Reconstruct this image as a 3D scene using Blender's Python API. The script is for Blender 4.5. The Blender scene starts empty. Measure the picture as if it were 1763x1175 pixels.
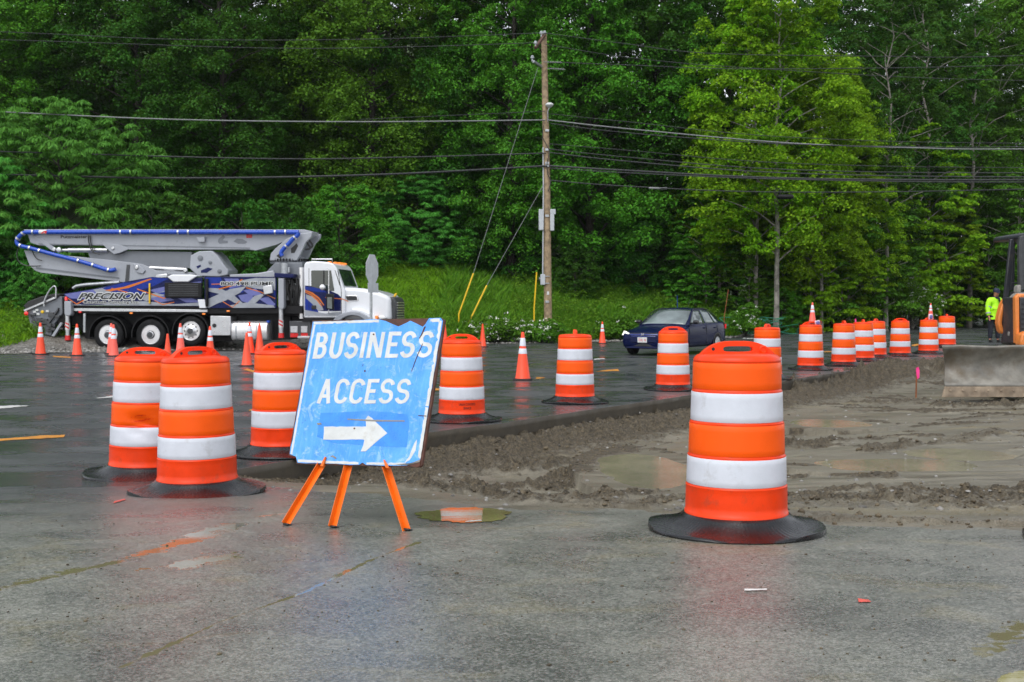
import bpy, bmesh, math, random
import numpy as np
from mathutils import Vector, Matrix

random.seed(7)
rng = np.random.default_rng(7)
S = bpy.context.scene
COL = S.collection
R = math.radians

# ------------------------------------------------------------------ camera
F = 2100.0                      # focal length in photograph pixels (1763 wide)
EYE = 1.48
HOR = 527.0
PITCH = math.atan((587.5 - HOR) / F)
cam_d = bpy.data.cameras.new('camera')
cam_d.sensor_width = 36.0
cam_d.lens = F / 1763 * 36.0
cam_d.clip_start = 0.1
cam_d.clip_end = 6000
cam_d.dof.use_dof = True
cam_d.dof.focus_distance = 8.5
cam_d.dof.aperture_fstop = 8.0
cam = bpy.data.objects.new('camera', cam_d)
COL.objects.link(cam)
cam.location = (0, 0, EYE)
cam.rotation_euler = (math.pi / 2 - PITCH, 0, 0)
S.camera = cam

# ------------------------------------------------------------------ sky, sun, exposure
SUN_EL, SUN_AZ = R(58), R(205)
w = bpy.data.worlds.new('World')
S.world = w
w.use_nodes = True
nt = w.node_tree
for n in list(nt.nodes):
    nt.nodes.remove(n)
sky = nt.nodes.new('ShaderNodeTexSky')
sky.sky_type = 'NISHITA'
sky.sun_disc = False
sky.sun_elevation = SUN_EL
sky.sun_rotation = SUN_AZ
sky.air_density = 1.0
sky.dust_density = 1.5
sky.ozone_density = 1.0
hs = nt.nodes.new('ShaderNodeHueSaturation')
hs.inputs['Saturation'].default_value = 0.22
bg = nt.nodes.new('ShaderNodeBackground')
bg.inputs['Strength'].default_value = 0.15
wo = nt.nodes.new('ShaderNodeOutputWorld')
nt.links.new(sky.outputs[0], hs.inputs['Color'])
nt.links.new(hs.outputs[0], bg.inputs['Color'])
nt.links.new(bg.outputs[0], wo.inputs[0])
sun_d = bpy.data.lights.new('sun', 'SUN')
sun_d.energy = 0.9
sun_d.angle = R(50)
sun_d.color = (1.0, 0.98, 0.95)
sun = bpy.data.objects.new('sun', sun_d)
COL.objects.link(sun)
# direction towards the sun: azimuth measured like the sky texture (rotation about z from +y, clockwise)
sv = Vector((math.sin(SUN_AZ) * math.cos(SUN_EL), math.cos(SUN_AZ) * math.cos(SUN_EL), math.sin(SUN_EL)))
sun.rotation_euler = sv.to_track_quat('Z', 'Y').to_euler()
sun.location = (0, -20, 40)
S.view_settings.view_transform = 'Standard'
S.view_settings.look = 'None'
S.view_settings.gamma = 1.0
S.view_settings.exposure = 0.72
S.cycles.max_bounces = 6
S.cycles.diffuse_bounces = 3
S.cycles.glossy_bounces = 3
S.cycles.transmission_bounces = 3
S.cycles.transparent_max_bounces = 4
S.cycles.caustics_reflective = False
S.cycles.caustics_refractive = False
S.cycles.use_denoising = True

# ------------------------------------------------------------------ picture <-> world
CP, SP = math.cos(PITCH), math.sin(PITCH)
CAM = Vector((0, 0, EYE))
def ray(px, py):
    cx, cy = (px - 881.5) / F, (587.5 - py) / F
    return Vector((cx, CP + cy * SP, -SP + cy * CP))
def at(px, py, d):                      # point on that ray at distance y = d
    r = ray(px, py)
    return CAM + r * (d / r.y)
def gnd(px, py, z=0.0):                 # point on that ray at height z
    r = ray(px, py)
    return CAM + r * ((z - EYE) / r.z)
class Frame:                            # a thing's own axes; P() drops a picture point on one of its planes
    def __init__(s, root, yaw=0.0, M=None):
        s.o = Vector(root)
        s.R = M if M is not None else Matrix.Rotation(yaw, 3, 'Z')
        s.Ri = s.R.inverted()
        s.c = s.Ri @ (CAM - s.o)
    def P(s, px, py, yl=0.0):
        d = s.Ri @ ray(px, py)
        t = (yl - s.c.y) / d.y
        p = s.c + d * t
        return (p.x, p.z)

# ------------------------------------------------------------------ noise for heightfields
def _hash(ix, iy, seed):
    n = (ix * 374761393 + iy * 668265263 + seed * 974711) & 0x7fffffff
    n = ((n ^ (n >> 13)) * 1274126177) & 0x7fffffff
    return ((n ^ (n >> 16)) & 0xffff) / 65535.0
def vnoise(x, y, seed=0):
    x = np.asarray(x, float); y = np.asarray(y, float)
    ix = np.floor(x).astype(np.int64); iy = np.floor(y).astype(np.int64)
    fx = x - ix; fy = y - iy
    fx = fx * fx * (3 - 2 * fx); fy = fy * fy * (3 - 2 * fy)
    a = _hash(ix, iy, seed); b = _hash(ix + 1, iy, seed)
    c = _hash(ix, iy + 1, seed); d = _hash(ix + 1, iy + 1, seed)
    return (a * (1 - fx) + b * fx) * (1 - fy) + (c * (1 - fx) + d * fx) * fy
def fbm(x, y, octv=4, seed=0):
    t = 0; a = 0.5; s = 0
    for i in range(octv):
        t = t + a * vnoise(np.asarray(x) * 2 ** i, np.asarray(y) * 2 ** i, seed + i * 17)
        s += a; a *= 0.5
    return t / s
def sst(a, b, x):
    t = np.clip((np.asarray(x, float) - a) / (b - a), 0, 1)
    return t * t * (3 - 2 * t)

# ------------------------------------------------------------------ materials
def newmat(name):
    m = bpy.data.materials.new(name)
    m.use_nodes = True
    n = m.node_tree
    b = n.nodes['Principled BSDF']
    return m, n, b
def N(n, t, **kw):
    x = n.nodes.new(t)
    for k, v in kw.items():
        setattr(x, k, v)
    return x
def mixc(n, fac, a, b, mode='MIX'):
    m = N(n, 'ShaderNodeMix', data_type='RGBA', blend_type=mode)
    for sock, val in ((m.inputs[0], fac), (m.inputs[6], a), (m.inputs[7], b)):
        if hasattr(val, 'is_output'):
            n.links.new(val, sock)
        elif isinstance(val, (int, float)):
            sock.default_value = val
        else:
            sock.default_value = (*val, 1) if len(val) == 3 else val
    return m.outputs[2]
def noise(n, vec, scale, detail=4, rough=.55, dist=0.0):
    t = N(n, 'ShaderNodeTexNoise')
    t.inputs['Scale'].default_value = scale
    t.inputs['Detail'].default_value = detail
    t.inputs['Roughness'].default_value = rough
    t.inputs['Distortion'].default_value = dist
    if vec is not None:
        n.links.new(vec, t.inputs['Vector'])
    return t.outputs['Fac']
def ramp(n, fac, lo, hi, a=0.0, b=1.0):
    m = N(n, 'ShaderNodeMapRange')
    n.links.new(fac, m.inputs[0])
    m.inputs[1].default_value = lo; m.inputs[2].default_value = hi
    m.inputs[3].default_value = a; m.inputs[4].default_value = b
    return m.outputs[0]
def math_(n, op, a, b=None):
    m = N(n, 'ShaderNodeMath', operation=op)
    for i, v in enumerate((a, b)):
        if v is None: continue
        if hasattr(v, 'is_output'): n.links.new(v, m.inputs[i])
        else: m.inputs[i].default_value = v
    return m.outputs[0]
def bumpn(n, h, strength, dist):
    b = N(n, 'ShaderNodeBump')
    b.inputs['Strength'].default_value = strength
    b.inputs['Distance'].default_value = dist
    n.links.new(h, b.inputs['Height'])
    return b.outputs[0]
def mat(name, col, rough=.5, metal=0., var=.12, vscale=5., bump=0., bscale=60., coat=0., spec=.5, dirt=0., dirtcol=(.08, .065, .045), dscale=3., emit=0.):
    m, n, b = newmat(name)
    tc = N(n, 'ShaderNodeTexCoord')
    oi = N(n, 'ShaderNodeObjectInfo')
    ad = N(n, 'ShaderNodeVectorMath', operation='ADD')
    cmb = N(n, 'ShaderNodeMath', operation='MULTIPLY')
    n.links.new(oi.outputs['Random'], cmb.inputs[0]); cmb.inputs[1].default_value = 37.0
    n.links.new(tc.outputs['Object'], ad.inputs[0]); n.links.new(cmb.outputs[0], ad.inputs[1])
    v = ad.outputs[0]
    f = noise(n, v, vscale, 5)
    dark = tuple(c * (1 - var * 1.4) for c in col); lite = tuple(min(1, c * (1 + var)) for c in col)
    c = mixc(n, ramp(n, f, .3, .7), dark, lite)
    rr = ramp(n, noise(n, v, vscale * 2.3, 3), .3, .7, max(0.02, rough * .8), min(1, rough * 1.2))
    if dirt:
        df = ramp(n, noise(n, v, dscale, 8, .7), .62 - dirt * .25, .80 - dirt * .2)
        c = mixc(n, math_(n, 'MULTIPLY', df, min(1, .4 + dirt)), c, dirtcol)
    n.links.new(c, b.inputs['Base Color'])
    n.links.new(rr, b.inputs['Roughness'])
    b.inputs['Metallic'].default_value = metal
    b.inputs['Specular IOR Level'].default_value = spec
    if coat:
        b.inputs['Coat Weight'].default_value = coat
        b.inputs['Coat Roughness'].default_value = .05
    if bump:
        n.links.new(bumpn(n, noise(n, v, bscale, 3), bump, .01), b.inputs['Normal'])
    if emit:
        b.inputs['Emission Color'].default_value = (*col, 1)
        b.inputs['Emission Strength'].default_value = emit
    return m

M = {}
M['sheet_orange'] = mat('orange_sheeting', (1.0, .105, .0), .42, var=.04, vscale=9, bump=.04, bscale=90, spec=.3)
M['plastic_orange'] = mat('orange_plastic', (.86, .050, .003), .36, spec=.3, var=.10, vscale=6, dirt=.22, dirtcol=(.30, .06, .03), dscale=9)
M['sheet_white'] = mat('white_sheeting', (.64, .67, .74), .38, var=.05, vscale=8, bump=.05, bscale=70, dirt=.13, dirtcol=(.30, .28, .25), dscale=7)
M['rubber'] = mat('rubber', (.009, .010, .012), .26, spec=.55, var=.35, vscale=8, dirt=.2, dirtcol=(.05, .05, .05), dscale=9)
M['cone_orange'] = mat('cone_orange', (.95, .075, .02), .35, var=.07, dirt=.06)
M['cone_orange_faded'] = mat('cone_orange_faded', (.93, .13, .09), .4, var=.07, dirt=.1)
M['black_rubber'] = mat('black_rubber', (.018, .018, .018), .45)
M['tyre'] = mat('tyre_rubber', (.010, .010, .011), .7, spec=.2, var=.3, bump=.1)
M['chrome'] = mat('chrome', (.74, .74, .76), .2, .7, var=.05)
M['alu'] = mat('aluminium', (.55, .56, .58), .32, .9, var=.08)
M['steel'] = mat('galvanised_steel', (.42, .44, .46), .42, .7, var=.15, vscale=12)
M['black'] = mat('black_paint', (.008, .008, .009), .5, spec=.25, var=.2)
M['darkgrey'] = mat('dark_grey_paint', (.05, .053, .058), .4, var=.2)
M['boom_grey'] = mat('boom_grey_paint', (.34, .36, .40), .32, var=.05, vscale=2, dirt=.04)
M['boom_grey2'] = mat('boom_dark_grey_paint', (.17, .185, .21), .36, var=.08, vscale=2)  # darker grey for the inner boom section, ribs, pedestal and hopper
M['pipe_blue'] = mat('blue_pipe_paint', (.012, .07, .46), .28, var=.06)
M['panel_navy'] = mat('navy_vinyl', (.007, .012, .075), .3, var=.08, coat=0, spec=.18)
M['panel_blue'] = mat('blue_vinyl', (.012, .034, .26), .3, var=.1, coat=0, spec=.18)
M['panel_lav'] = mat('lavender_vinyl', (.15, .165, .40), .3, var=.08, coat=0, spec=.18)
M['panel_silver'] = mat('silver_vinyl', (.32, .34, .38), .3, var=.1, coat=0, spec=.18)
M['panel_orange'] = mat('orange_vinyl', (.62, .17, .03), .3, var=.05, coat=0, spec=.18)
M['white_paint'] = mat('white_truck_paint', (.72, .74, .78), .22, var=.03, coat=.5)
M['white_plain'] = mat('white_lettering_paint', (.62, .64, .64), .5, var=.08, vscale=14, dirt=.28, dirtcol=(.45, .42, .36), dscale=9)
M['ink'] = mat('black_lettering', (.01, .01, .012), .4)
M['red'] = mat('red_paint', (.6, .012, .012), .3)
M['red_lens'] = mat('red_lens', (.7, .01, .01), .15, coat=1, emit=.25)
M['amber_lens'] = mat('amber_lens', (.85, .22, .01), .15, coat=1, emit=.25)
M['yellow'] = mat('yellow_plastic', (.80, .50, .01), .4, var=.08)
M['glass'] = mat('tinted_glass', (.02, .032, .030), .04, var=.2, vscale=1.5, coat=1)
M['glass_light'] = mat('car_glass', (.13, .165, .165), .05, var=.5, vscale=1.2, coat=1)  # pale mottled base paints reflected sky and trees into the panes
M['car_blue'] = mat('midnight_blue_paint', (.004, .008, .046), .16, var=.08, coat=0, spec=.14)
M['car_blue_bright'] = mat('blue_grille_paint', (.012, .03, .22), .2, coat=1.)
M['lamp_on'] = mat('headlamp_lens', (.95, .93, .82), .1, coat=0, emit=.5)
M['silver'] = mat('silver_trim', (.65, .66, .68), .25, .9)
M['dozer_orange'] = mat('dozer_orange_paint', (.72, .22, .045), .36, var=.14, vscale=6, dirt=.25, dirtcol=(.2, .14, .09))
M['dozer_black'] = mat('dozer_dark_paint', (.028, .030, .038), .4, var=.2, dirt=.3, dirtcol=(.09, .08, .065))
M['dozer_grey'] = mat('dozer_grey_panel', (.27, .26, .24), .5, var=.2, dirt=.3)
M['blade_steel'] = mat('worn_blade_steel', (.21, .20, .175), .5, .0, var=.35, vscale=3.2, bump=.15, bscale=22, dirt=.55, dirtcol=(.12, .09, .055), dscale=1.7)
M['edge_steel'] = mat('muddy_cutting_edge', (.30, .235, .17), .6, .1, var=.3, vscale=7, bump=.2, bscale=30, dirt=.5, dirtcol=(.17, .12, .075))
M['wood_pole'] = mat('pole_wood', (.33, .24, .145), .75, var=.35, vscale=6, bump=.3, bscale=40)
M['wood_dark'] = mat('dark_timber', (.10, .05, .032), .7, var=.3)
M['wire_dark'] = mat('dark_cable', (.030, .033, .034), .7)
M['wire_pale'] = mat('pale_cable', (.20, .21, .21), .6)
M['box_grey'] = mat('grey_enclosure', (.46, .49, .52), .5, .0, var=.08)
M['leg_orange'] = mat('orange_leg_paint', (.88, .16, .006), .36, var=.10, vscale=12, dirt=.15, dirtcol=(.25, .1, .03))
M['board_brown'] = mat('board_brown', (.085, .028, .016), .6, var=.35, vscale=14, bump=.2)
M['stake_wood'] = mat('stake_wood', (.28, .09, .03), .6, var=.2)
M['pink'] = mat('pink_ribbon', (.95, .05, .28), .4)
M['net_green'] = mat('green_twine', (.02, .22, .13), .5)
M['lime'] = mat('lime_fabric', (.44, .92, .012), .6, var=.08, vscale=14, bump=.3, bscale=14)
M['reflective'] = mat('reflective_tape', (.33, .35, .36), .4)
M['navy_cloth'] = mat('navy_cloth', (.010, .012, .022), .8, var=.3)
M['skin'] = mat('skin', (.42, .19, .12), .5, var=.1)
M['cap_blue'] = mat('navy_cap', (.012, .018, .05), .8)
M['bark'] = mat('grey_bark', (.27, .25, .215), .85, var=.4, vscale=5, bump=.5, bscale=25)
M['bark_dark'] = mat('dark_bark', (.035, .030, .024), .9, var=.4, vscale=5, bump=.5, bscale=25)
M['petal'] = mat('white_petals', (.78, .78, .72), .6)
M['stone_'] = mat('grey_stones', (.20, .19, .17), .7, var=.35, vscale=2.5, bump=.3)
def islandmat(name, a, b, rough):
    m, n, p = newmat(name)
    g = N(n, 'ShaderNodeNewGeometry')
    n.links.new(mixc(n, g.outputs['Random Per Island'], a, b), p.inputs['Base Color'])
    p.inputs['Roughness'].default_value = rough
    n.links.new(bumpn(n, noise(n, g.outputs['Position'], 60, 3), .5, .01), p.inputs['Normal'])
    return m
M['clod'] = islandmat('wet_soil_clods', (.040, .030, .015), (.150, .118, .070), .6)
M['stone'] = islandmat('grey_stones', (.10, .095, .085), (.34, .33, .31), .6)

def leafmat(name, a, b, trans=.28, rough=.6):
    m, n, p = newmat(name)
    ge = N(n, 'ShaderNodeNewGeometry')
    oi = N(n, 'ShaderNodeObjectInfo')
    c = mixc(n, ge.outputs['Random Per Island'], a, b)
    h = N(n, 'ShaderNodeHueSaturation')
    n.links.new(ramp(n, oi.outputs['Random'], 0, 1, .485, .512), h.inputs['Hue'])
    n.links.new(ramp(n, oi.outputs['Random'], 0, 1, .82, 1.2), h.inputs['Value'])
    n.links.new(c, h.inputs['Color'])
    n.links.new(h.outputs[0], p.inputs['Base Color'])
    p.inputs['Roughness'].default_value = rough
    p.inputs['Specular IOR Level'].default_value = .16
    tr = N(n, 'ShaderNodeBsdfTranslucent')
    n.links.new(mixc(n, .5, h.outputs[0], (.16, .26, .02)), tr.inputs['Color'])
    mx = N(n, 'ShaderNodeMixShader')
    mx.inputs[0].default_value = trans
    n.links.new(p.outputs[0], mx.inputs[1]); n.links.new(tr.outputs[0], mx.inputs[2])
    n.links.new(mx.outputs[0], n.nodes['Material Output'].inputs[0])
    return m
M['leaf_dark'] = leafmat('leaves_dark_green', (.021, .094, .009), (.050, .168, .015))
M['leaf_mid'] = leafmat('leaves_mid_green', (.048, .172, .011), (.105, .285, .018))
M['leaf_bright'] = leafmat('leaves_yellow_green', (.130, .320, .008), (.280, .500, .014), .42)
M['leaf_sumac'] = leafmat('leaves_blue_green', (.060, .235, .028), (.120, .380, .050), .34)
M['leaf_woods'] = leafmat('leaves_deep_woods', (.022, .074, .009), (.046, .130, .014), .25)
M['sign_back'] = mat('bare_aluminium_sheet', (.62, .65, .68), .45, spec=.4)
M['grass'] = leafmat('grass_blades', (.150, .370, .012), (.310, .550, .026), .45)
M['weed'] = leafmat('weed_leaves', (.075, .225, .012), (.180, .370, .026), .38)

# ------------------------------------------------------------------ mesh builder
class MB:
    def __init__(s):
        s.v = []; s.f = []
    def add(s, vs, fs):
        k = len(s.v)
        s.v.extend([tuple(p) for p in vs])
        s.f.extend([tuple(i + k for i in f) for f in fs])
        return s
    def box(s, c, size, rot=None):
        hx, hy, hz = size[0] / 2, size[1] / 2, size[2] / 2
        vs = [Vector((x, y, z)) for x in (-hx, hx) for y in (-hy, hy) for z in (-hz, hz)]
        if rot is not None:
            vs = [rot @ p for p in vs]
        c = Vector(c)
        return s.add([p + c for p in vs], [(0, 1, 3, 2), (4, 6, 7, 5), (0, 4, 5, 1), (2, 3, 7, 6), (0, 2, 6, 4), (1, 5, 7, 3)])
    def bar(s, p0, p1, a, b, up=(0, 0, 1)):     # rectangular bar a wide, b thick
        p0, p1 = Vector(p0), Vector(p1)
        d = (p1 - p0).normalized()
        u = Vector(up)
        x = d.cross(u)
        if x.length < 1e-4: x = d.cross(Vector((0, 1, 0)))
        x.normalize(); y = x.cross(d)
        vs = []
        for p in (p0, p1):
            for i, j in ((-1, -1), (1, -1), (1, 1), (-1, 1)):
                vs.append(p + x * (i * a / 2) + y * (j * b / 2))
        return s.add(vs, [(0, 3, 2, 1), (4, 5, 6, 7), (0, 1, 5, 4), (1, 2, 6, 5), (2, 3, 7, 6), (3, 0, 4, 7)])
    def tube(s, pts, r, n=8, cap=True):
        pts = [Vector(p) for p in pts]
        m = len(pts)
        rs = r if isinstance(r, (list, tuple)) else [r] * m
        prev = None; k0 = len(s.v); vs = []
        for i, p in enumerate(pts):
            d = (pts[min(i + 1, m - 1)] - pts[max(i - 1, 0)]).normalized()
            if prev is None:
                a = Vector((0, 0, 1)) if abs(d.z) < .9 else Vector((1, 0, 0))
                x = d.cross(a).normalized()
            else:
                x = (prev - d * prev.dot(d)).normalized()
            prev = x
            y = d.cross(x)
            for j in range(n):
                t = 2 * math.pi * j / n
                vs.append(p + (x * math.cos(t) + y * math.sin(t)) * rs[i])
        fs = []
        for i in range(m - 1):
            for j in range(n):
                j2 = (j + 1) % n
                fs.append((i * n + j, i * n + j2, (i + 1) * n + j2, (i + 1) * n + j))
        if cap:
            fs.append(tuple(range(n - 1, -1, -1))); fs.append(tuple((m - 1) * n + j for j in range(n)))
        return s.add(vs, fs)
    def cyl(s, p0, p1, r0, r1=None, n=16):
        return s.tube([p0, p1], [r0, r0 if r1 is None else r1], n)
    def lathe(s, prof, n=32, mtx=None, wob=None):
        vs = []; fs = []
        for i, (r, z) in enumerate(prof):
            for j in range(n):
                t = 2 * math.pi * j / n
                p = Vector((r * math.cos(t), r * math.sin(t), z))
                if wob: p = wob(p, t, i)
                vs.append(mtx @ p if mtx is not None else p)
        for i in range(len(prof) - 1):
            for j in range(n):
                j2 = (j + 1) % n
                fs.append((i * n + j, i * n + j2, (i + 1) * n + j2, (i + 1) * n + j))
        if prof[0][0] > 1e-6: fs.append(tuple(range(n - 1, -1, -1)))
        if prof[-1][0] > 1e-6: fs.append(tuple((len(prof) - 1) * n + j for j in range(n)))
        return s.add(vs, fs)
    def prism(s, poly, y0, y1):                 # polygon of (x, z), from y0 to y1
        n = len(poly)
        vs = [(p[0], y0, p[1]) for p in poly] + [(p[0], y1, p[1]) for p in poly]
        fs = [tuple(range(n)), tuple(range(2 * n - 1, n - 1, -1))]
        for i in range(n):
            j = (i + 1) % n
            fs.append((i, i + n, j + n, j))
        return s.add(vs, fs)
    def ring(s, outer, inner, y0, y1):          # same, with a hole; both loops hold the same number of points
        n = len(outer)
        vs = [(p[0], y, p[1]) for y in (y0, y1) for lp in (outer, inner) for p in lp]
        fs = []
        for i in range(n):
            j = (i + 1) % n
            fs += [(i, j, n + j, n + i), (2 * n + i, 3 * n + i, 3 * n + j, 2 * n + j),
                   (i, 2 * n + i, 2 * n + j, j), (n + i, n + j, 3 * n + j, 3 * n + i)]
        return s.add(vs, fs)
    def build(s, name, m, parent=None, smooth=True, bevel=0.0, seg=2, ang=35, sub=0, recalc=True):
        me = bpy.data.meshes.new(name)
        me.from_pydata(s.v, [], s.f)
        if recalc:
            bm = bmesh.new(); bm.from_mesh(me)
            bmesh.ops.remove_doubles(bm, verts=bm.verts, dist=1e-6)
            bmesh.ops.recalc_face_normals(bm, faces=bm.faces)
            bm.to_mesh(me); bm.free()
        if smooth:
            me.shade_smooth()
            me.set_sharp_from_angle(angle=R(ang))
        return link(name, me, m, parent, bevel, seg, sub)
def link(name, me, m, parent=None, bevel=0., seg=2, sub=0):
    if m is not None: me.materials.append(m)
    o = bpy.data.objects.new(name, me)
    COL.objects.link(o)
    if parent is not None: o.parent = parent
    if bevel:
        b = o.modifiers.new('bevel', 'BEVEL'); b.width = bevel; b.segments = seg
        b.limit_method = 'ANGLE'; b.angle_limit = R(30)
    if sub:
        b = o.modifiers.new('subdivision', 'SUBSURF'); b.levels = sub; b.render_levels = sub
    return o
def fastmesh(name, verts, quads, m, parent=None, smooth=False):
    me = bpy.data.meshes.new(name)
    verts = np.ascontiguousarray(verts, np.float32); quads = np.ascontiguousarray(quads, np.int32)
    k = quads.shape[1]
    me.vertices.add(len(verts)); me.vertices.foreach_set('co', verts.ravel())
    me.loops.add(quads.size); me.loops.foreach_set('vertex_index', quads.ravel())
    me.polygons.add(len(quads))
    me.polygons.foreach_set('loop_start', np.arange(0, quads.size, k, dtype=np.int32))
    me.update(calc_edges=True)
    if smooth: me.shade_smooth()
    if m is not None: me.materials.append(m)
    o = bpy.data.objects.new(name, me)
    COL.objects.link(o)
    if parent is not None: o.parent = parent
    return o
def thing(name, label, cat, loc=(0, 0, 0), yaw=0., group=None, rot=None):
    o = bpy.data.objects.new(name, None)
    o.empty_display_size = .2
    COL.objects.link(o)
    o.location = loc
    o.rotation_euler = rot if rot is not None else (0, 0, yaw)
    return tag(o, label, cat, group)
def tag(o, label=None, cat=None, group=None, kind=None):
    if label: o['label'] = label
    if cat: o['category'] = cat
    if group: o['group'] = group
    if kind: o['kind'] = kind
    return o
def copytree(o, parent=None):
    c = o.copy(); COL.objects.link(c)
    if parent is not None: c.parent = parent
    for ch in list(o.children): copytree(ch, c)
    return c
def text_mb(mb, txt, w, h, place, shear=0., off=0., ext=.002, res=3, track=1.0):   # built-in font, fitted to w x h; place(x, z, depth)
    cu = bpy.data.curves.new('lettering', 'FONT')
    cu.body = txt; cu.size = 1; cu.shear = shear; cu.offset = off; cu.extrude = 0; cu.resolution_u = res
    cu.space_character = track
    o = bpy.data.objects.new('lettering', cu); COL.objects.link(o)
    bpy.context.view_layer.update()
    me = bpy.data.meshes.new_from_object(o.evaluated_get(bpy.context.evaluated_depsgraph_get()))
    bpy.data.objects.remove(o); bpy.data.curves.remove(cu)
    vs = [v.co.copy() for v in me.vertices]
    x0 = min(v.x for v in vs); x1 = max(v.x for v in vs); y0 = min(v.y for v in vs); y1 = max(v.y for v in vs)
    fs = [tuple(p.vertices) for p in me.polygons]
    bpy.data.meshes.remove(me)
    mb.add([place((v.x - x0) / (x1 - x0) * w, (v.y - y0) / (y1 - y0) * h) for v in vs], fs)

# ================================================================== THE SETTING
EDGE = [(-2.75, 10.55), (-2.15, 11.7), (-1.02, 14.25), (-.17, 15.3), (.85, 17.0), (2.33, 19.25), (5.2, 23.9), (7.4, 27.4), (10.3, 32.1), (14, 36.8), (20, 43.0), (60, 60)]
DIRT = [(-2.75, 10.55), (-2.1, 9.9), (-.8, 9.1), (0, 8.3), (.85, 8.2), (1.68, 7.6), (3.05, 7.3), (8, 7.2), (60, 7.2)]
FAR = [(-80, 30), (-45, 33), (-20.6, 36.5), (-15.8, 37.4), (-10.7, 40.0), (-6.2, 41.6), (-3.7, 43.5), (-1.1, 47), (3.7, 50), (10, 54.5), (14, 60), (22, 76), (33, 92), (42, 102), (60, 120), (140, 190)]
def lut(tab, x):
    return np.interp(x, [p[0] for p in tab], [p[1] for p in tab])
def zpave(x, y):                                     # pavement height
    x = np.asarray(x, float); y = np.asarray(y, float)
    return .165 * sst(11, 6.5, y) + .22 * sst(37, 46, y) * sst(8, 14, x) * np.ones_like(x)
def zbank(x, y):
    x = np.asarray(x, float); y = np.asarray(y, float)
    D = (y - lut(FAR, x)) * (1 - .45 * sst(9, 16, x))
    rt = sst(13, 8, x) * (1 - .6 * sst(-6, -13, x))
    base = zpave(x, lut(FAR, x))
    return base - .04 + .9 * sst(1.3, 4.6, D) * (.35 + .65 * rt) + 1.75 * sst(3.5, 13, D) * (.35 + .65 * rt) + .16 * np.maximum(0, D - 12) + .26 * np.maximum(0, D - 19) + .12 * (fbm(x * .5, y * .5, 3, 5) - .5) * sst(.6, 3, D)

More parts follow.
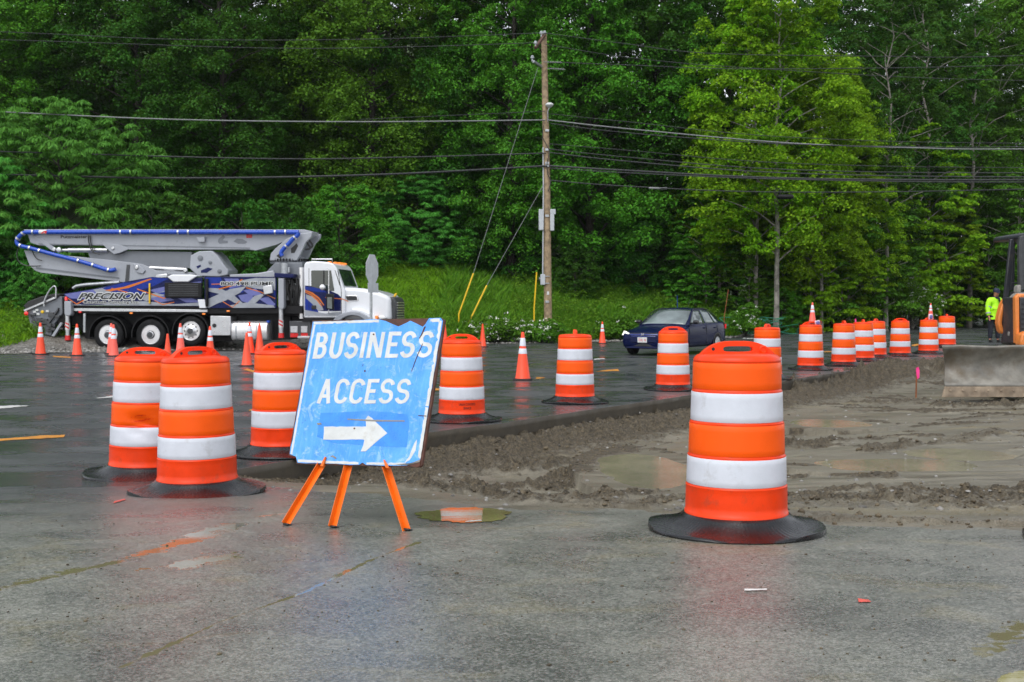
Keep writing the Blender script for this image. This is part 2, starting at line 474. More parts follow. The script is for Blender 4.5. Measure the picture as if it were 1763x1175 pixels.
# ---- pavement material: new dark asphalt on the road, older grey silt-filmed asphalt on the lot
def pavement_material():
    m, n, b = newmat('wet_asphalt')
    g = N(n, 'ShaderNodeNewGeometry')
    P = g.outputs['Position']
    sp = N(n, 'ShaderNodeSeparateXYZ'); n.links.new(P, sp.inputs[0])
    # how far towards the camera side: 0 road, 1 lot
    q = math_(n, 'SUBTRACT', sp.outputs['Y'], math_(n, 'MULTIPLY', sp.outputs['X'], .95))
    q = math_(n, 'ADD', q, math_(n, 'MULTIPLY', noise(n, P, .55, 4), 3.0))
    lot = ramp(n, q, 14.2, 10.6)
    # streaks along the lanes
    mp = N(n, 'ShaderNodeMapping'); n.links.new(P, mp.inputs[0])
    mp.inputs['Rotation'].default_value = (0, 0, R(-8)); mp.inputs['Scale'].default_value = (.8, 1.15, 1)
    st = noise(n, mp.outputs[0], .9, 6, .6, .6)
    mp2 = N(n, 'ShaderNodeMapping'); n.links.new(P, mp2.inputs[0])
    mp2.inputs['Rotation'].default_value = (0, 0, R(-12)); mp2.inputs['Scale'].default_value = (.9, 1.1, 1)
    st2 = noise(n, mp2.outputs[0], 1.6, 9, .72, .3)
    fine = noise(n, P, 170, 2, .5)
    vor = N(n, 'ShaderNodeTexVoronoi'); vor.inputs['Scale'].default_value = 110; n.links.new(P, vor.inputs['Vector'])
    agg = ramp(n, vor.outputs['Distance'], .1, .7)
    road_c = mixc(n, ramp(n, st, .35, .65), (.028, .033, .035), (.074, .080, .082))
    lot_c = mixc(n, ramp(n, st2, .36, .64), (.076, .085, .076), (.185, .190, .158))
    silt = ramp(n, noise(n, mp.outputs[0], 1.7, 7, .68, .8), .54, .72)
    lot_c = mixc(n, math_(n, 'MULTIPLY', silt, .72), lot_c, (.215, .185, .095))
    darkp = ramp(n, noise(n, mp2.outputs[0], .62, 5, .6), .56, .74)
    lot_c = mixc(n, math_(n, 'MULTIPLY', darkp, .6), lot_c, (.045, .046, .043))
    def seam(pts, wid):
        best = None
        P2 = [gnd(a_, b_, .13) for a_, b_ in pts]
        for A, B in zip(P2[:-1], P2[1:]):
            dx, dy = B.x - A.x, B.y - A.y; L2 = dx * dx + dy * dy
            ex = math_(n, 'SUBTRACT', sp.outputs['X'], A.x); ey = math_(n, 'SUBTRACT', sp.outputs['Y'], A.y)
            t = math_(n, 'ADD', math_(n, 'MULTIPLY', ex, dx / L2), math_(n, 'MULTIPLY', ey, dy / L2))
            cl_ = N(n, 'ShaderNodeClamp'); n.links.new(t, cl_.inputs[0]); t = cl_.outputs[0]
            fx = math_(n, 'SUBTRACT', ex, math_(n, 'MULTIPLY', t, dx)); fy = math_(n, 'SUBTRACT', ey, math_(n, 'MULTIPLY', t, dy))
            dd = math_(n, 'SQRT', math_(n, 'ADD', math_(n, 'MULTIPLY', fx, fx), math_(n, 'MULTIPLY', fy, fy)))
            best = dd if best is None else math_(n, 'MINIMUM', best, dd)
        return ramp(n, best, wid, 0.0)
    nz = noise(n, P, 3.2, 6, .65)
    nz2 = noise(n, P, 26, 4, .6)
    sm = math_(n, 'MAXIMUM', seam([(-60, 1040), (180, 985), (300, 948), (420, 908)], .20), seam([(210, 1165), (380, 1085), (520, 1035), (640, 975), (720, 945)], .055))
    sm = math_(n, 'MAXIMUM', sm, math_(n, 'MULTIPLY', seam([(250, 992), (300, 985), (360, 975), (420, 960)], .34), .80))
    sm = math_(n, 'MAXIMUM', sm, math_(n, 'MULTIPLY', seam([(330, 930), (405, 908)], .17), 1.25))
    sm = math_(n, 'MAXIMUM', sm, math_(n, 'MULTIPLY', seam([(445, 890), (505, 881)], .12), 1.1))
    sm = math_(n, 'MAXIMUM', sm, math_(n, 'MULTIPLY', seam([(1690, 1140), (1763, 1090)], .20), .8))
    film = ramp(n, math_(n, 'ADD', sm, math_(n, 'ADD', math_(n, 'MULTIPLY', math_(n, 'SUBTRACT', nz, .5), 2.3), math_(n, 'MULTIPLY', math_(n, 'SUBTRACT', nz2, .5), .7))), .72, .84)
    crackl = ramp(n, math_(n, 'ADD', sm, math_(n, 'MULTIPLY', math_(n, 'SUBTRACT', nz2, .5), .5)), .78, .95)
    lot_c = mixc(n, math_(n, 'MULTIPLY', crackl, .6), lot_c, (.16, .13, .075))
    lot_c = mixc(n, film, lot_c, (.17, .15, .085))
    c = mixc(n, lot, road_c, lot_c)
    nf = math_(n, 'SUBTRACT', 1.0, film)
    mid = noise(n, P, 48, 3, .6)
    for sc_, amt in ((70, .22), (130, .34)):
        vc = N(n, 'ShaderNodeTexVoronoi'); vc.inputs['Scale'].default_value = sc_; n.links.new(P, vc.inputs['Vector'])
        sx = N(n, 'ShaderNodeSeparateXYZ'); n.links.new(vc.outputs['Color'], sx.inputs[0])
        c = mixc(n, math_(n, 'MULTIPLY', ramp(n, sx.outputs['X'], .58, .95, 0, amt), nf), c, mixc(n, lot, (.15, .155, .16), (.42, .41, .38)))
        c = mixc(n, math_(n, 'MULTIPLY', ramp(n, sx.outputs['X'], .42, .05, 0, amt), nf), c, (.014, .015, .016))
    spk = N(n, 'ShaderNodeTexVoronoi'); spk.inputs['Scale'].default_value = 26; n.links.new(P, spk.inputs['Vector'])
    c = mixc(n, math_(n, 'MULTIPLY', ramp(n, spk.outputs['Distance'], .10, .04), ramp(n, spk.outputs['Color'], .68, .72)), c, (.42, .41, .38))
    # the cut face below the surface is compacted soil
    sn = N(n, 'ShaderNodeSeparateXYZ'); n.links.new(g.outputs['True Normal'], sn.inputs[0])
    face = ramp(n, math_(n, 'ABSOLUTE', sn.outputs['Z']), .65, .35)
    cutc = mixc(n, noise(n, P, 9, 6, .7), (.030, .026, .021), (.12, .10, .07))
    c = mixc(n, face, c, cutc)
    n.links.new(c, b.inputs['Base Color'])
    wet = ramp(n, noise(n, mp.outputs[0], .8, 5, .6, .6), .42, .58)
    r_road = ramp(n, wet, 0, 1, .50, .13)
    r_lot = ramp(n, ramp(n, st2, .35, .65), 0, 1, .20, .44)
    r = N(n, 'ShaderNodeMix', data_type='FLOAT')
    n.links.new(lot, r.inputs[0]); n.links.new(r_road, r.inputs[2]); n.links.new(r_lot, r.inputs[3])
    r2 = math_(n, 'ADD', math_(n, 'MULTIPLY', r.outputs[0], math_(n, 'SUBTRACT', 1.0, math_(n, 'MULTIPLY', film, .80))), math_(n, 'MULTIPLY', face, .4))
    n.links.new(r2, b.inputs['Roughness'])
    b.inputs['Specular IOR Level'].default_value = .55
    hh = math_(n, 'ADD', math_(n, 'MULTIPLY', fine, .9), math_(n, 'ADD', math_(n, 'MULTIPLY', agg, .5), math_(n, 'MULTIPLY', mid, .8)))
    n1 = N(n, 'ShaderNodeBump'); n1.inputs['Distance'].default_value = .004; n.links.new(math_(n, 'MULTIPLY', nf, .40), n1.inputs['Strength'])
    n.links.new(hh, n1.inputs['Height'])
    n2 = N(n, 'ShaderNodeBump'); n2.inputs['Distance'].default_value = .012; n.links.new(math_(n, 'MULTIPLY', nf, .05), n2.inputs['Strength'])
    n.links.new(st2, n2.inputs['Height']); n.links.new(n1.outputs[0], n2.inputs['Normal'])
    n.links.new(n2.outputs[0], b.inputs['Normal'])
    return m
M['pavement'] = pavement_material()

def colgrid(name, xs, ylo, yhi, rows, m, zf, wall=None):
    """sheet made of columns: for each x a run of points from ylo(x) to yhi(x); wall adds a vertical face under ylo"""
    xs = np.asarray(xs, float)
    nx = len(xs)
    rows = np.asarray(rows, float)
    Y = ylo[:, None] + (yhi - ylo)[:, None] * rows[None, :]
    X = np.repeat(xs[:, None], len(rows), 1)
    Z = zf(X, Y)
    if wall is not None:
        wy, wz = wall
        X = np.concatenate([X[:, :1], X[:, :1], X], 1)
        Y = np.concatenate([Y[:, :1] + wy[:, None] + .05, Y[:, :1] + wy[:, None], Y], 1)
        Z = np.concatenate([np.full((nx, 1), wz), Z[:, :1] - .075, Z], 1)
    ny = X.shape[1]
    v = np.stack([X, Y, Z], -1).reshape(-1, 3)
    i = np.arange(nx - 1)[:, None] * ny + np.arange(ny - 1)[None, :]
    q = np.stack([i, i + ny, i + ny + 1, i + 1], -1).reshape(-1, 4)
    return fastmesh(name, v, q, m)

# road: left block runs to the camera's left, right block ends in the saw-cut edge above the dirt
xs = np.linspace(-80, -2.75, 60)
rd = colgrid('road', xs, np.full(60, -10.), lut(FAR, xs), np.linspace(0, 1, 160) ** 1.0, M['pavement'], zpave)
tag(rd, kind='structure')
xs = np.concatenate([np.arange(-2.75, 16, .035), np.linspace(16.2, 60, 60)])
jag = .10 * (fbm(xs * 3.1, xs * 0 + 3, 4, 21) - .5) + .10 * np.round(fbm(xs * .8, xs * 0, 2, 9) * 3) / 3
lo = lut(EDGE, xs) - jag * sst(60, 12, xs)
rows = np.concatenate([[0, .0015, .006, .02, .05], np.linspace(.1, 1, 14)])
rb = colgrid('road_edge', xs, lo, lut(FAR, xs), rows, M['pavement'], zpave, wall=(np.full(len(xs), .01) + .03 * fbm(xs * 9, xs * 0, 3, 4), -.5))
tag(rb, kind='structure')
xs = np.concatenate([np.arange(-2.75, 6, .06), np.linspace(6.2, 40, 30)])
lot = colgrid('parking_lot', xs, np.full(len(xs), -10.), lut(DIRT, xs) + .02, np.linspace(0, 1, 90), M['pavement'], zpave)
tag(lot, kind='structure')

# ---- dirt
def seg_dist(X, Y, pts):
    best = np.full(X.shape, 1e9)
    for (ax, ay), (bx, by) in zip(pts[:-1], pts[1:]):
        dx, dy = bx - ax, by - ay
        t = np.clip(((X - ax) * dx + (Y - ay) * dy) / (dx * dx + dy * dy + 1e-9), 0, 1)
        best = np.minimum(best, np.hypot(X - ax - t * dx, Y - ay - t * dy))
    return best
def pxline(pts, z=-.08):
    return [tuple(gnd(a, b, z)[:2]) for a, b in pts]
RUTS = [  # picture polyline, half width (m), height (m)
    (pxline([(725, 832), (800, 828), (900, 830)], .03), .26, .065),
    (pxline([(830, 805), (930, 800), (1000, 780), (1090, 752)], -.02), .40, .060),
    (pxline([(880, 775), (990, 762), (1060, 755)], -.08), .24, .05),
    (pxline([(935, 838), (1010, 845), (1050, 856)], .03), .20, .05),
    (pxline([(895, 870), (1000, 876), (1100, 878), (1190, 868)], .08), .16, .035),
    (pxline([(1090, 765), (1190, 772)], -.1), .15, .05),
    (pxline([(1100, 838), (1195, 800)], -.05), .22, .06),
    (pxline([(1340, 755), (1430, 745)], -.1), .25, .05),
    (pxline([(1500, 772), (1570, 762)], -.1), .2, .04),
    (pxline([(1640, 760), (1710, 745)], -.12), .3, .03),
    (pxline([(1300, 872), (1450, 868), (1560, 866), (1763, 862), (1950, 860)], .02), 1.25, .040),
    (pxline([(1350, 895), (1480, 905), (1620, 908), (1800, 912)], .12), .22, .018),
    (pxline([(1625, 697), (1700, 698), (1800, 698)], -.25), .3, .06),
    (pxline([(1490, 690), (1580, 685)], -.25), .5, .04),
    (pxline([(980, 712), (1060, 695), (1180, 680), (1340, 668), (1480, 650)], -.2), .5, .09),
]
POOLS = [  # centre px, half sizes px, level
    ((1112, 810), (80, 28), -.105), ((1535, 801), (135, 12), -.125), ((1655, 783), (90, 10), -.135), ((1610, 652), (45, 8), -.285),
    ((1430, 730), (70, 7), -.17)]
def pool_geo(pc, ph, z):
    c = gnd(pc[0], pc[1], z); l = gnd(pc[0] - ph[0], pc[1], z); t = gnd(pc[0], pc[1] - ph[1], z); bt = gnd(pc[0], pc[1] + ph[1], z)
    return c.x, (t.y + bt.y) / 2, c.x - l.x, (t.y - bt.y) / 2
def zdirt(X, Y):
    s = Y - lut(DIRT, X)
    wl = (lut(EDGE, X) - Y) * .53
    zp = zpave(X, np.minimum(Y, 20))
    z = zp + .006 + (-.115 - zp) * sst(.05, 2.2 + 2.4 * sst(.8, 2.0, X), s)
    z = z - .20 * sst(6.0, 1.2, wl) * sst(0.5, 4, s) - .16 * sst(15, 24, Y)* sst(1.2,5,wl)
    z = z + .10 * sst(.9, 0, wl + .3 * (fbm(X * 2.3, Y * 2.3, 3, 3) - .5)) * sst(-.2, 1.5, s)
    z = z - .14 * sst(-1.2, -1.9, X) * sst(.25, .9, s)
    n1 = fbm(X * 1.1, Y * 1.1, 3, 11) - .5
    n2 = fbm(X * 7, Y * 7, 4, 12)
    n3 = fbm(X * 22, Y * 22, 3, 13)
    z = z + .05 * n1 * sst(.2, 1.5, s)
    clod = np.zeros_like(X)
    for pts, hw, h in RUTS:
        d = seg_dist(X, Y, pts) + hw * .9 * (fbm(X * 3.3, Y * 3.3, 3, 31) - .5) * 1.6
        k = sst(hw * 1.25, hw * .25, d)
        if hw > 1: k = k * sst(-.1, 1.9, s + .5 * (fbm(X * 2.2, Y * 2.2, 3, 33) - .5))
        clod = np.maximum(clod, k * (h / .085))
        z = z + k * h * (.10 + 2.8 * n2 * n2 + 1.7 * (n3 - .42))
    crumble = sst(1.9, .2, wl + .5 * (n2 - .5)) * sst(-.1, .6, s)
    clod = np.maximum(clod, crumble * .8)
    z = z + crumble * (.18 * (n2 - .42) + .12 * (n3 - .5)) * sst(-2.6, -1.2, X)
    spots = sst(.60, .72, fbm(X * 1.7, Y * 2.6, 4, 41)) * sst(.2, 1.2, s)
    clod = np.maximum(clod, spots * .6)
    z = z + spots * .035 * (n2 * 1.5 + n3 - .8)
    z = z + .008 * (n3 - .5) * sst(0, .3, s)
    for (mx, my, r, h) in ((9.5, 28.9, 1.3, .34), (10.7, 30.4, 1.4, .42), (12.6, 32.6, 1.6, .36), (15.2, 38.5, 2.2, .25)):
        k = np.exp(-((X - mx) ** 2 + (Y - my) ** 2) / (r * r)); z = z + h * k * (.75 + .6 * n2); clod = np.maximum(clod, k * .9)
    for pc, ph, lv in POOLS:
        cx, cy, rx, ry = pool_geo(pc, ph, lv)
        q = np.sqrt(((X - cx) / rx) ** 2 + ((Y - cy) / ry) ** 2) + .5 * (fbm(X * 1.6, Y * 1.6, 4, 51) - .5)
        k = sst(1.25, .85, q)
        z = z * (1 - k) + (lv - .02 + .012 * (n2 - .5)) * k
        z = np.where((q > .8) & (q < 1.6), np.maximum(z, lv + .008 * (q - 1.0) / .6), z)
        clod = clod * (1 - k)
    # ragged skirt over the lot
    over = sst(.0, -.55, s)
    z = np.where(s < 0, zp + .012 * (fbm(X * 5, Y * 5, 4, 61) - .35) * 2 * (1 - over) - .02 * over, z)
    return z, np.clip(clod, 0, 1)
nr, nc = 820, 800
yy = 6.6 * (54 / 6.6) ** (np.linspace(0, 1, nr))
uu = np.linspace(-.30, .66, nc)
Yg = np.repeat(yy[:, None], nc, 1); Xg = Yg * uu[None, :]
ZG, CL = zdirt(Xg, Yg)
keep = (Yg > lut(DIRT, Xg) - .7) & (Yg < lut(EDGE, Xg) + .35) & (Xg > -2.9)
ii = np.arange(nr - 1)[:, None] * nc + np.arange(nc - 1)[None, :]
kq = keep[:-1, :-1] & keep[1:, :-1] & keep[:-1, 1:] & keep[1:, 1:]
quads = np.stack([ii, ii + 1, ii + nc + 1, ii + nc], -1)[kq]
used = np.unique(quads); remap = np.full(nr * nc, -1, np.int64); remap[used] = np.arange(len(used))
dv = np.stack([Xg, Yg, ZG], -1).reshape(-1, 3)[used]
def dirt_material():
    m, n, b = newmat('wet_dirt')
    g = N(n, 'ShaderNodeNewGeometry'); P = g.outputs['Position']
    at_ = N(n, 'ShaderNodeAttribute', attribute_name='churned')
    mp = N(n, 'ShaderNodeMapping'); n.links.new(P, mp.inputs[0])
    mp.inputs['Rotation'].default_value = (0, 0, R(-14)); mp.inputs['Scale'].default_value = (.55, 2.4, 1)
    st = noise(n, mp.outputs[0], 1.6, 7, .66, .6)
    f = noise(n, P, 60, 3, .6)
    c = mixc(n, ramp(n, st, .34, .66), (.088, .075, .048), (.205, .186, .140))
    ys = ramp(n, noise(n, mp.outputs[0], .8, 5, .6, .5), .56, .70)
    c = mixc(n, math_(n, 'MULTIPLY', ys, .55), c, (.17, .135, .055))
    cl = mixc(n, ramp(n, noise(n, P, 14, 6, .7), .35, .65), (.034, .026, .013), (.125, .098, .058))
    cl = mixc(n, math_(n, 'MULTIPLY', ramp(n, noise(n, P, 42, 4, .65), .52, .36), .8), cl, (.016, .012, .007))  # fine dark noise paints small shadows between the churned clods
    cl = mixc(n, math_(n, 'MULTIPLY', ramp(n, noise(n, P, 33, 4, .65), .56, .70), .6), cl, (.21, .18, .125))
    k = ramp(n, math_(n, 'ADD', at_.outputs['Fac'], math_(n, 'MULTIPLY', math_(n, 'SUBTRACT', noise(n, P, 11, 5, .7), .5), .9)), .22, .5)
    c = mixc(n, k, c, cl)
    c = mixc(n, ramp(n, f, .55, .85, 0, .4), c, (.33, .31, .27))
    n.links.new(c, b.inputs['Base Color'])
    rs = ramp(n, st, .3, .7, .30, .55)
    r = N(n, 'ShaderNodeMix', data_type='FLOAT')
    n.links.new(k, r.inputs[0]); n.links.new(rs, r.inputs[2]); r.inputs[3].default_value = .72
    n.links.new(r.outputs[0], b.inputs['Roughness'])
    b.inputs['Specular IOR Level'].default_value = .5
    n1 = N(n, 'ShaderNodeBump'); n1.inputs['Distance'].default_value = .035; n1.inputs['Strength'].default_value = .8
    n.links.new(math_(n, 'ADD', math_(n, 'MULTIPLY', f, .35), math_(n, 'MULTIPLY', noise(n, P, 24, 5, .7), k)), n1.inputs['Height'])
    n2 = N(n, 'ShaderNodeBump'); n2.inputs['Distance'].default_value = .03; n2.inputs['Strength'].default_value = .25
    n.links.new(st, n2.inputs['Height']); n.links.new(n1.outputs[0], n2.inputs['Normal'])
    n.links.new(n2.outputs[0], b.inputs['Normal'])
    return m
M['dirt'] = dirt_material()
dirt = fastmesh('dirt_ground', dv, remap[quads], M['dirt'], smooth=True)
a = dirt.data.attributes.new('churned', 'FLOAT', 'POINT')
a.data.foreach_set('value', np.ascontiguousarray(CL.reshape(-1)[used], np.float32))
tag(dirt, kind='structure')
def dz(x, y):
    return float(zdirt(np.array([[x]]), np.array([[y]]))[0][0, 0])

# ---- standing water
def water_material(name, col, rough):
    m, n, b = newmat(name)
    g = N(n, 'ShaderNodeNewGeometry')
    c = mixc(n, ramp(n, noise(n, g.outputs['Position'], 1.4, 4), .35, .65), tuple(v * .75 for v in col), tuple(v * 1.2 for v in col))
    n.links.new(c, b.inputs['Base Color'])
    b.inputs['Roughness'].default_value = rough
    b.inputs['IOR'].default_value = 1.33
    b.inputs['Specular IOR Level'].default_value = .75
    mp = N(n, 'ShaderNodeMapping'); n.links.new(g.outputs['Position'], mp.inputs[0]); mp.inputs['Scale'].default_value = (1, 3.2, 1)
    n.links.new(bumpn(n, noise(n, mp.outputs[0], 9, 4), .30 if rough > .04 else .012, .02), b.inputs['Normal'])
    return m
M['silty_water'] = water_material('silty_water', (.27, .245, .165), .08)
M['rain_water'] = water_material('rain_water', (.26, .235, .10), .02)
def sheet(name, pts, m, zf, kind='structure'):      # flat patch with a given outline (world xy)
    bm = bmesh.new()
    vs = [bm.verts.new((x, y, zf(x, y))) for x, y in pts]
    bm.faces.new(vs)
    bmesh.ops.triangulate(bm, faces=bm.faces)
    bmesh.ops.recalc_face_normals(bm, faces=bm.faces)
    me = bpy.data.meshes.new(name); bm.to_mesh(me); bm.free()
    for p in me.polygons:
        if p.normal.z < 0: me.flip_normals(); break
    o = link(name, me, m)
    if kind: tag(o, kind=kind)
    return o
for k, (pc, ph, lv) in enumerate(POOLS):
    cx, cy, rx, ry = pool_geo(pc, ph, lv)
    pts = [(cx + 1.35 * rx * math.cos(t), cy + 1.35 * ry * math.sin(t)) for t in np.linspace(0, 2 * math.pi, 72, endpoint=False)]
    sheet('puddle', pts, M['silty_water'], lambda x, y: lv)
def zp1(x, y, e=.004): return float(zpave(x, y)) + e
def blob(pc, ph, skew=0., seed=0, n=150, wob=.18):      # wobbly ellipse in the picture, dropped on the lot
    out = []
    for t in np.linspace(0, 2 * math.pi, n, endpoint=False):
        r = 1 + 2 * (wob * 1.5 * (float(fbm(np.array(math.cos(t) * 1.3 + seed), np.array(math.sin(t) * 1.3), 2, 71)) - .5) + .16 * (float(fbm(np.array(math.cos(t) * 7 + seed), np.array(math.sin(t) * 7), 3, 72)) - .5))
        px = pc[0] + ph[0] * r * math.cos(t); py = pc[1] + ph[1] * r * math.sin(t) + skew * ph[0] * r * math.cos(t)
        p = gnd(px, py, .1)
        p = gnd(px, py, zp1(p.x, p.y))
        out.append((p.x, p.y))
    return out
for pc, ph, sk, sd in [((802, 888), (86, 14), -.01, 1), ((1752, 1168), (34, 12), -.1, 11)]:
    sheet('puddle', blob(pc, ph, sk, sd * 3.7), M['rain_water'], lambda x, y: zp1(x, y))

# ---- gravel shoulder, grass bank, wooded slope
def soil_material():
    m, n, b = newmat('bank_soil')
    g = N(n, 'ShaderNodeNewGeometry'); P = g.outputs['Position']
    c = mixc(n, noise(n, P, 1.2, 6), (.020, .045, .012), (.050, .085, .020))
    n.links.new(c, b.inputs['Base Color']); b.inputs['Roughness'].default_value = .9
    return m
M['soil'] = soil_material()
def gravel_material():
    m, n, b = newmat('gravel')
    g = N(n, 'ShaderNodeNewGeometry'); P = g.outputs['Position']
    v = N(n, 'ShaderNodeTexVoronoi'); v.inputs['Scale'].default_value = 14; n.links.new(P, v.inputs['Vector'])
    c = mixc(n, v.outputs['Color'], (.06, .057, .05), (.27, .26, .24))
    c = mixc(n, ramp(n, noise(n, P, 1.3, 5), .45, .65, 0, .6), c, (.09, .075, .05))
    n.links.new(c, b.inputs['Base Color']); b.inputs['Roughness'].default_value = .7
    n.links.new(bumpn(n, v.outputs['Distance'], .8, .05), b.inputs['Normal'])
    return m
M['gravel'] = gravel_material()
xs = np.concatenate([np.linspace(-80, -24, 20), np.arange(-23, 30, .3), np.linspace(31, 130, 40)])
e = lut(FAR, xs) + .25 * (fbm(xs * .9, xs * 0, 3, 3) - .5)
gs = colgrid('gravel_shoulder', xs, e - .15, e + 2.6 + 2.4 * sst(-2.5, -4.5, xs) * sst(-19, -16, xs), np.linspace(0, 1, 20), M['gravel'], lambda X, Y: zbank(X, Y) + .055 + .05 * (fbm(X * 3, Y * 3, 3, 8) - .5))
tag(gs, kind='structure')
rows = np.concatenate([np.linspace(0, .12, 22), np.linspace(.13, 1, 24)])
bk = colgrid('ground', xs, lut(FAR, xs) - .6, lut(FAR, xs) + 80, rows, M['soil'], lambda X, Y: np.where(Y < lut(FAR, X) + .1, -.05 + 0 * X, zbank(X, Y)))
tag(bk, kind='structure')
bm = MB().add([(-205, -40, -1.2), (205, -40, -1.2), (205, 300, -1.2), (-205, 300, -1.2)], [(0, 1, 2, 3)]).build('terrain', M['soil'], smooth=False)
tag(bm, kind='structure')
def zb(x, y): return float(zbank(np.array(x), np.array(y)))

# ---- road paint
M['paint_yellow'] = mat('worn_yellow_road_paint', (.62, .26, .03), .5, var=.2, vscale=8, dirt=.3, dirtcol=(.07, .06, .05), dscale=6)
M['paint_white'] = mat('worn_white_road_paint', (.62, .62, .60), .5, var=.15, vscale=8, dirt=.2, dirtcol=(.1, .1, .1), dscale=6)
M['paint_pink'] = mat('pink_marking_paint', (.75, .10, .07), .5, var=.2, dirt=.3, dirtcol=(.1, .09, .08), dscale=12)
def mark(pts, m):
    out = []
    for i in range(len(pts)):
        (ax, ay), (bx, by) = pts[i], pts[(i + 1) % len(pts)]
        k = 8
        for j in range(k):
            px = ax + (bx - ax) * j / k + random.uniform(-.6, .6); py = ay + (by - ay) * j / k + random.uniform(-.35, .35)
            p = gnd(px, py, 0); p = gnd(px, py, zp1(p.x, p.y, .005)); out.append((p.x, p.y))
    sheet('road_marking', out, m, lambda x, y: zp1(x, y, .005))
mark([(-40, 762), (0, 759), (110, 753), (112, 749), (70, 750), (0, 756), (-40, 758)], M['paint_yellow'])
mark([(-20, 704), (0, 704), (50, 699), (22, 698), (-20, 701)], M['paint_white'])
mark([(165, 686), (200, 684), (200, 682), (190, 682)], M['paint_white'])
mark([(0, 609), (24, 608.5), (24, 607), (0, 607)], M['paint_yellow'])
mark([(24, 607.5), (60, 606.5), (60, 605.5), (24, 606)], M['paint_white'])
mark([(90, 614.5), (122, 616.5), (122, 614.5), (92, 613)], M['paint_yellow'])
mark([(420, 637), (440, 642), (444, 640), (426, 635)], M['paint_yellow'])
mark([(922, 653), (938, 651), (938, 650), (924, 650)], M['paint_yellow'])
mark([(1026, 640), (1066, 639), (1064, 636), (1046, 637)], M['paint_yellow'])
mark([(740, 673), (756, 672), (756, 669), (742, 669)], M['paint_yellow'])
mark([(428, 708), (442, 707), (442, 705), (430, 705)], M['paint_yellow'])
mark([(1417, 606.5), (1432, 606), (1432, 604.5), (1420, 605)], M['paint_yellow'])
mark([(1278, 582), (1298, 581.2), (1298, 580.2), (1280, 580.6)], M['paint_white'])
mark([(1022, 619.5), (1042, 618.5), (1040, 617), (1024, 618)], M['paint_white'])
mark([(1522, 565), (1536, 564.4), (1536, 563.4), (1524, 564)], M['paint_white'])
mark([(1570, 590.5), (1582, 590), (1582, 589), (1571, 589.6)], M['paint_yellow'])
mark([(1281, 1017), (1321, 1016), (1320, 1013.5), (1282, 1014)], M['paint_white'])
mark([(1478, 1037), (1500, 1036), (1496, 1033), (1477, 1030)], M['paint_pink'])
mark([(195, 873), (216, 866), (215, 864), (197, 869)], M['paint_pink'])
mark([(800, 907), (830, 905), (828, 903), (806, 905)], M['paint_white'])

# ---- clods and stones lying about: nobody could count them
def pebbles(name, pos, size, m, flat=.65):
    bm = bmesh.new(); bmesh.ops.create_icosphere(bm, subdivisions=1, radius=1)
    bv = np.array([v.co[:] for v in bm.verts]); bf = np.array([[v.index for v in f.verts] for f in bm.faces]); bm.free()
    k = len(pos); nv = len(bv)
    sc = size[:, None, None] * rng.uniform(.6, 1.3, (k, 1, 3)) * np.array([1, 1, flat])
    v = bv[None] * (1 + rng.uniform(-.28, .28, (k, nv, 1))) * sc
    th = rng.uniform(0, 6.28, k); c, s_ = np.cos(th)[:, None], np.sin(th)[:, None]
    x = v[:, :, 0] * c - v[:, :, 1] * s_; y = v[:, :, 0] * s_ + v[:, :, 1] * c
    v = np.stack([x, y, v[:, :, 2]], -1) + pos[:, None, :]
    f = bf[None] + (np.arange(k) * nv)[:, None, None]
    o = fastmesh(name, v.reshape(-1, 3), f.reshape(-1, 3), m)
    return tag(o, kind='stuff')
sel = rng.choice(len(used), 90000, replace=False)
cw = CL.reshape(-1)[used][sel]
ok = rng.random(len(sel)) < cw ** 1.3 * .62
ps = dv[sel][ok]
sz = .004 + .016 * rng.random(len(ps)) ** 2.5; sz = sz * np.where(rng.random(len(ps)) < .03, 2.5, 1)
pebbles('dirt_clods', ps + np.array([0, 0, .2]) * sz[:, None], sz, M['clod'])
sel = rng.choice(len(used), 900, replace=False)
ps = dv[sel]; ps = ps[ps[:, 1] > 8]
pebbles('dirt_stones', ps, rng.uniform(.008, .028, len(ps)), M['stone'])
px_ = rng.uniform(-100, 1800, 420); py_ = rng.uniform(880, 1170, 420)
ps = []
for a_, b_ in zip(px_, py_):
    p = gnd(a_, b_, .12)
    if p.y < lut(DIRT, p.x) - .1: ps.append((p.x, p.y, float(zpave(p.x, p.y)) + .002))
ps = np.array(ps)
pebbles('loose_grit', ps, rng.uniform(.002, .006, len(ps)) * np.where(rng.random(len(ps)) < .1, 2.2, 1), M['clod'])
ps = np.array([(x, float(lut(FAR, x)) + d_, 0) for x, d_ in zip(rng.uniform(-24, 26, 3000), rng.uniform(-.1, 2.2, 3000))])
ps[:, 2] = zbank(ps[:, 0], ps[:, 1]) + .06
pebbles('shoulder_stones', ps, rng.uniform(.02, .075, len(ps)), M['stone'])

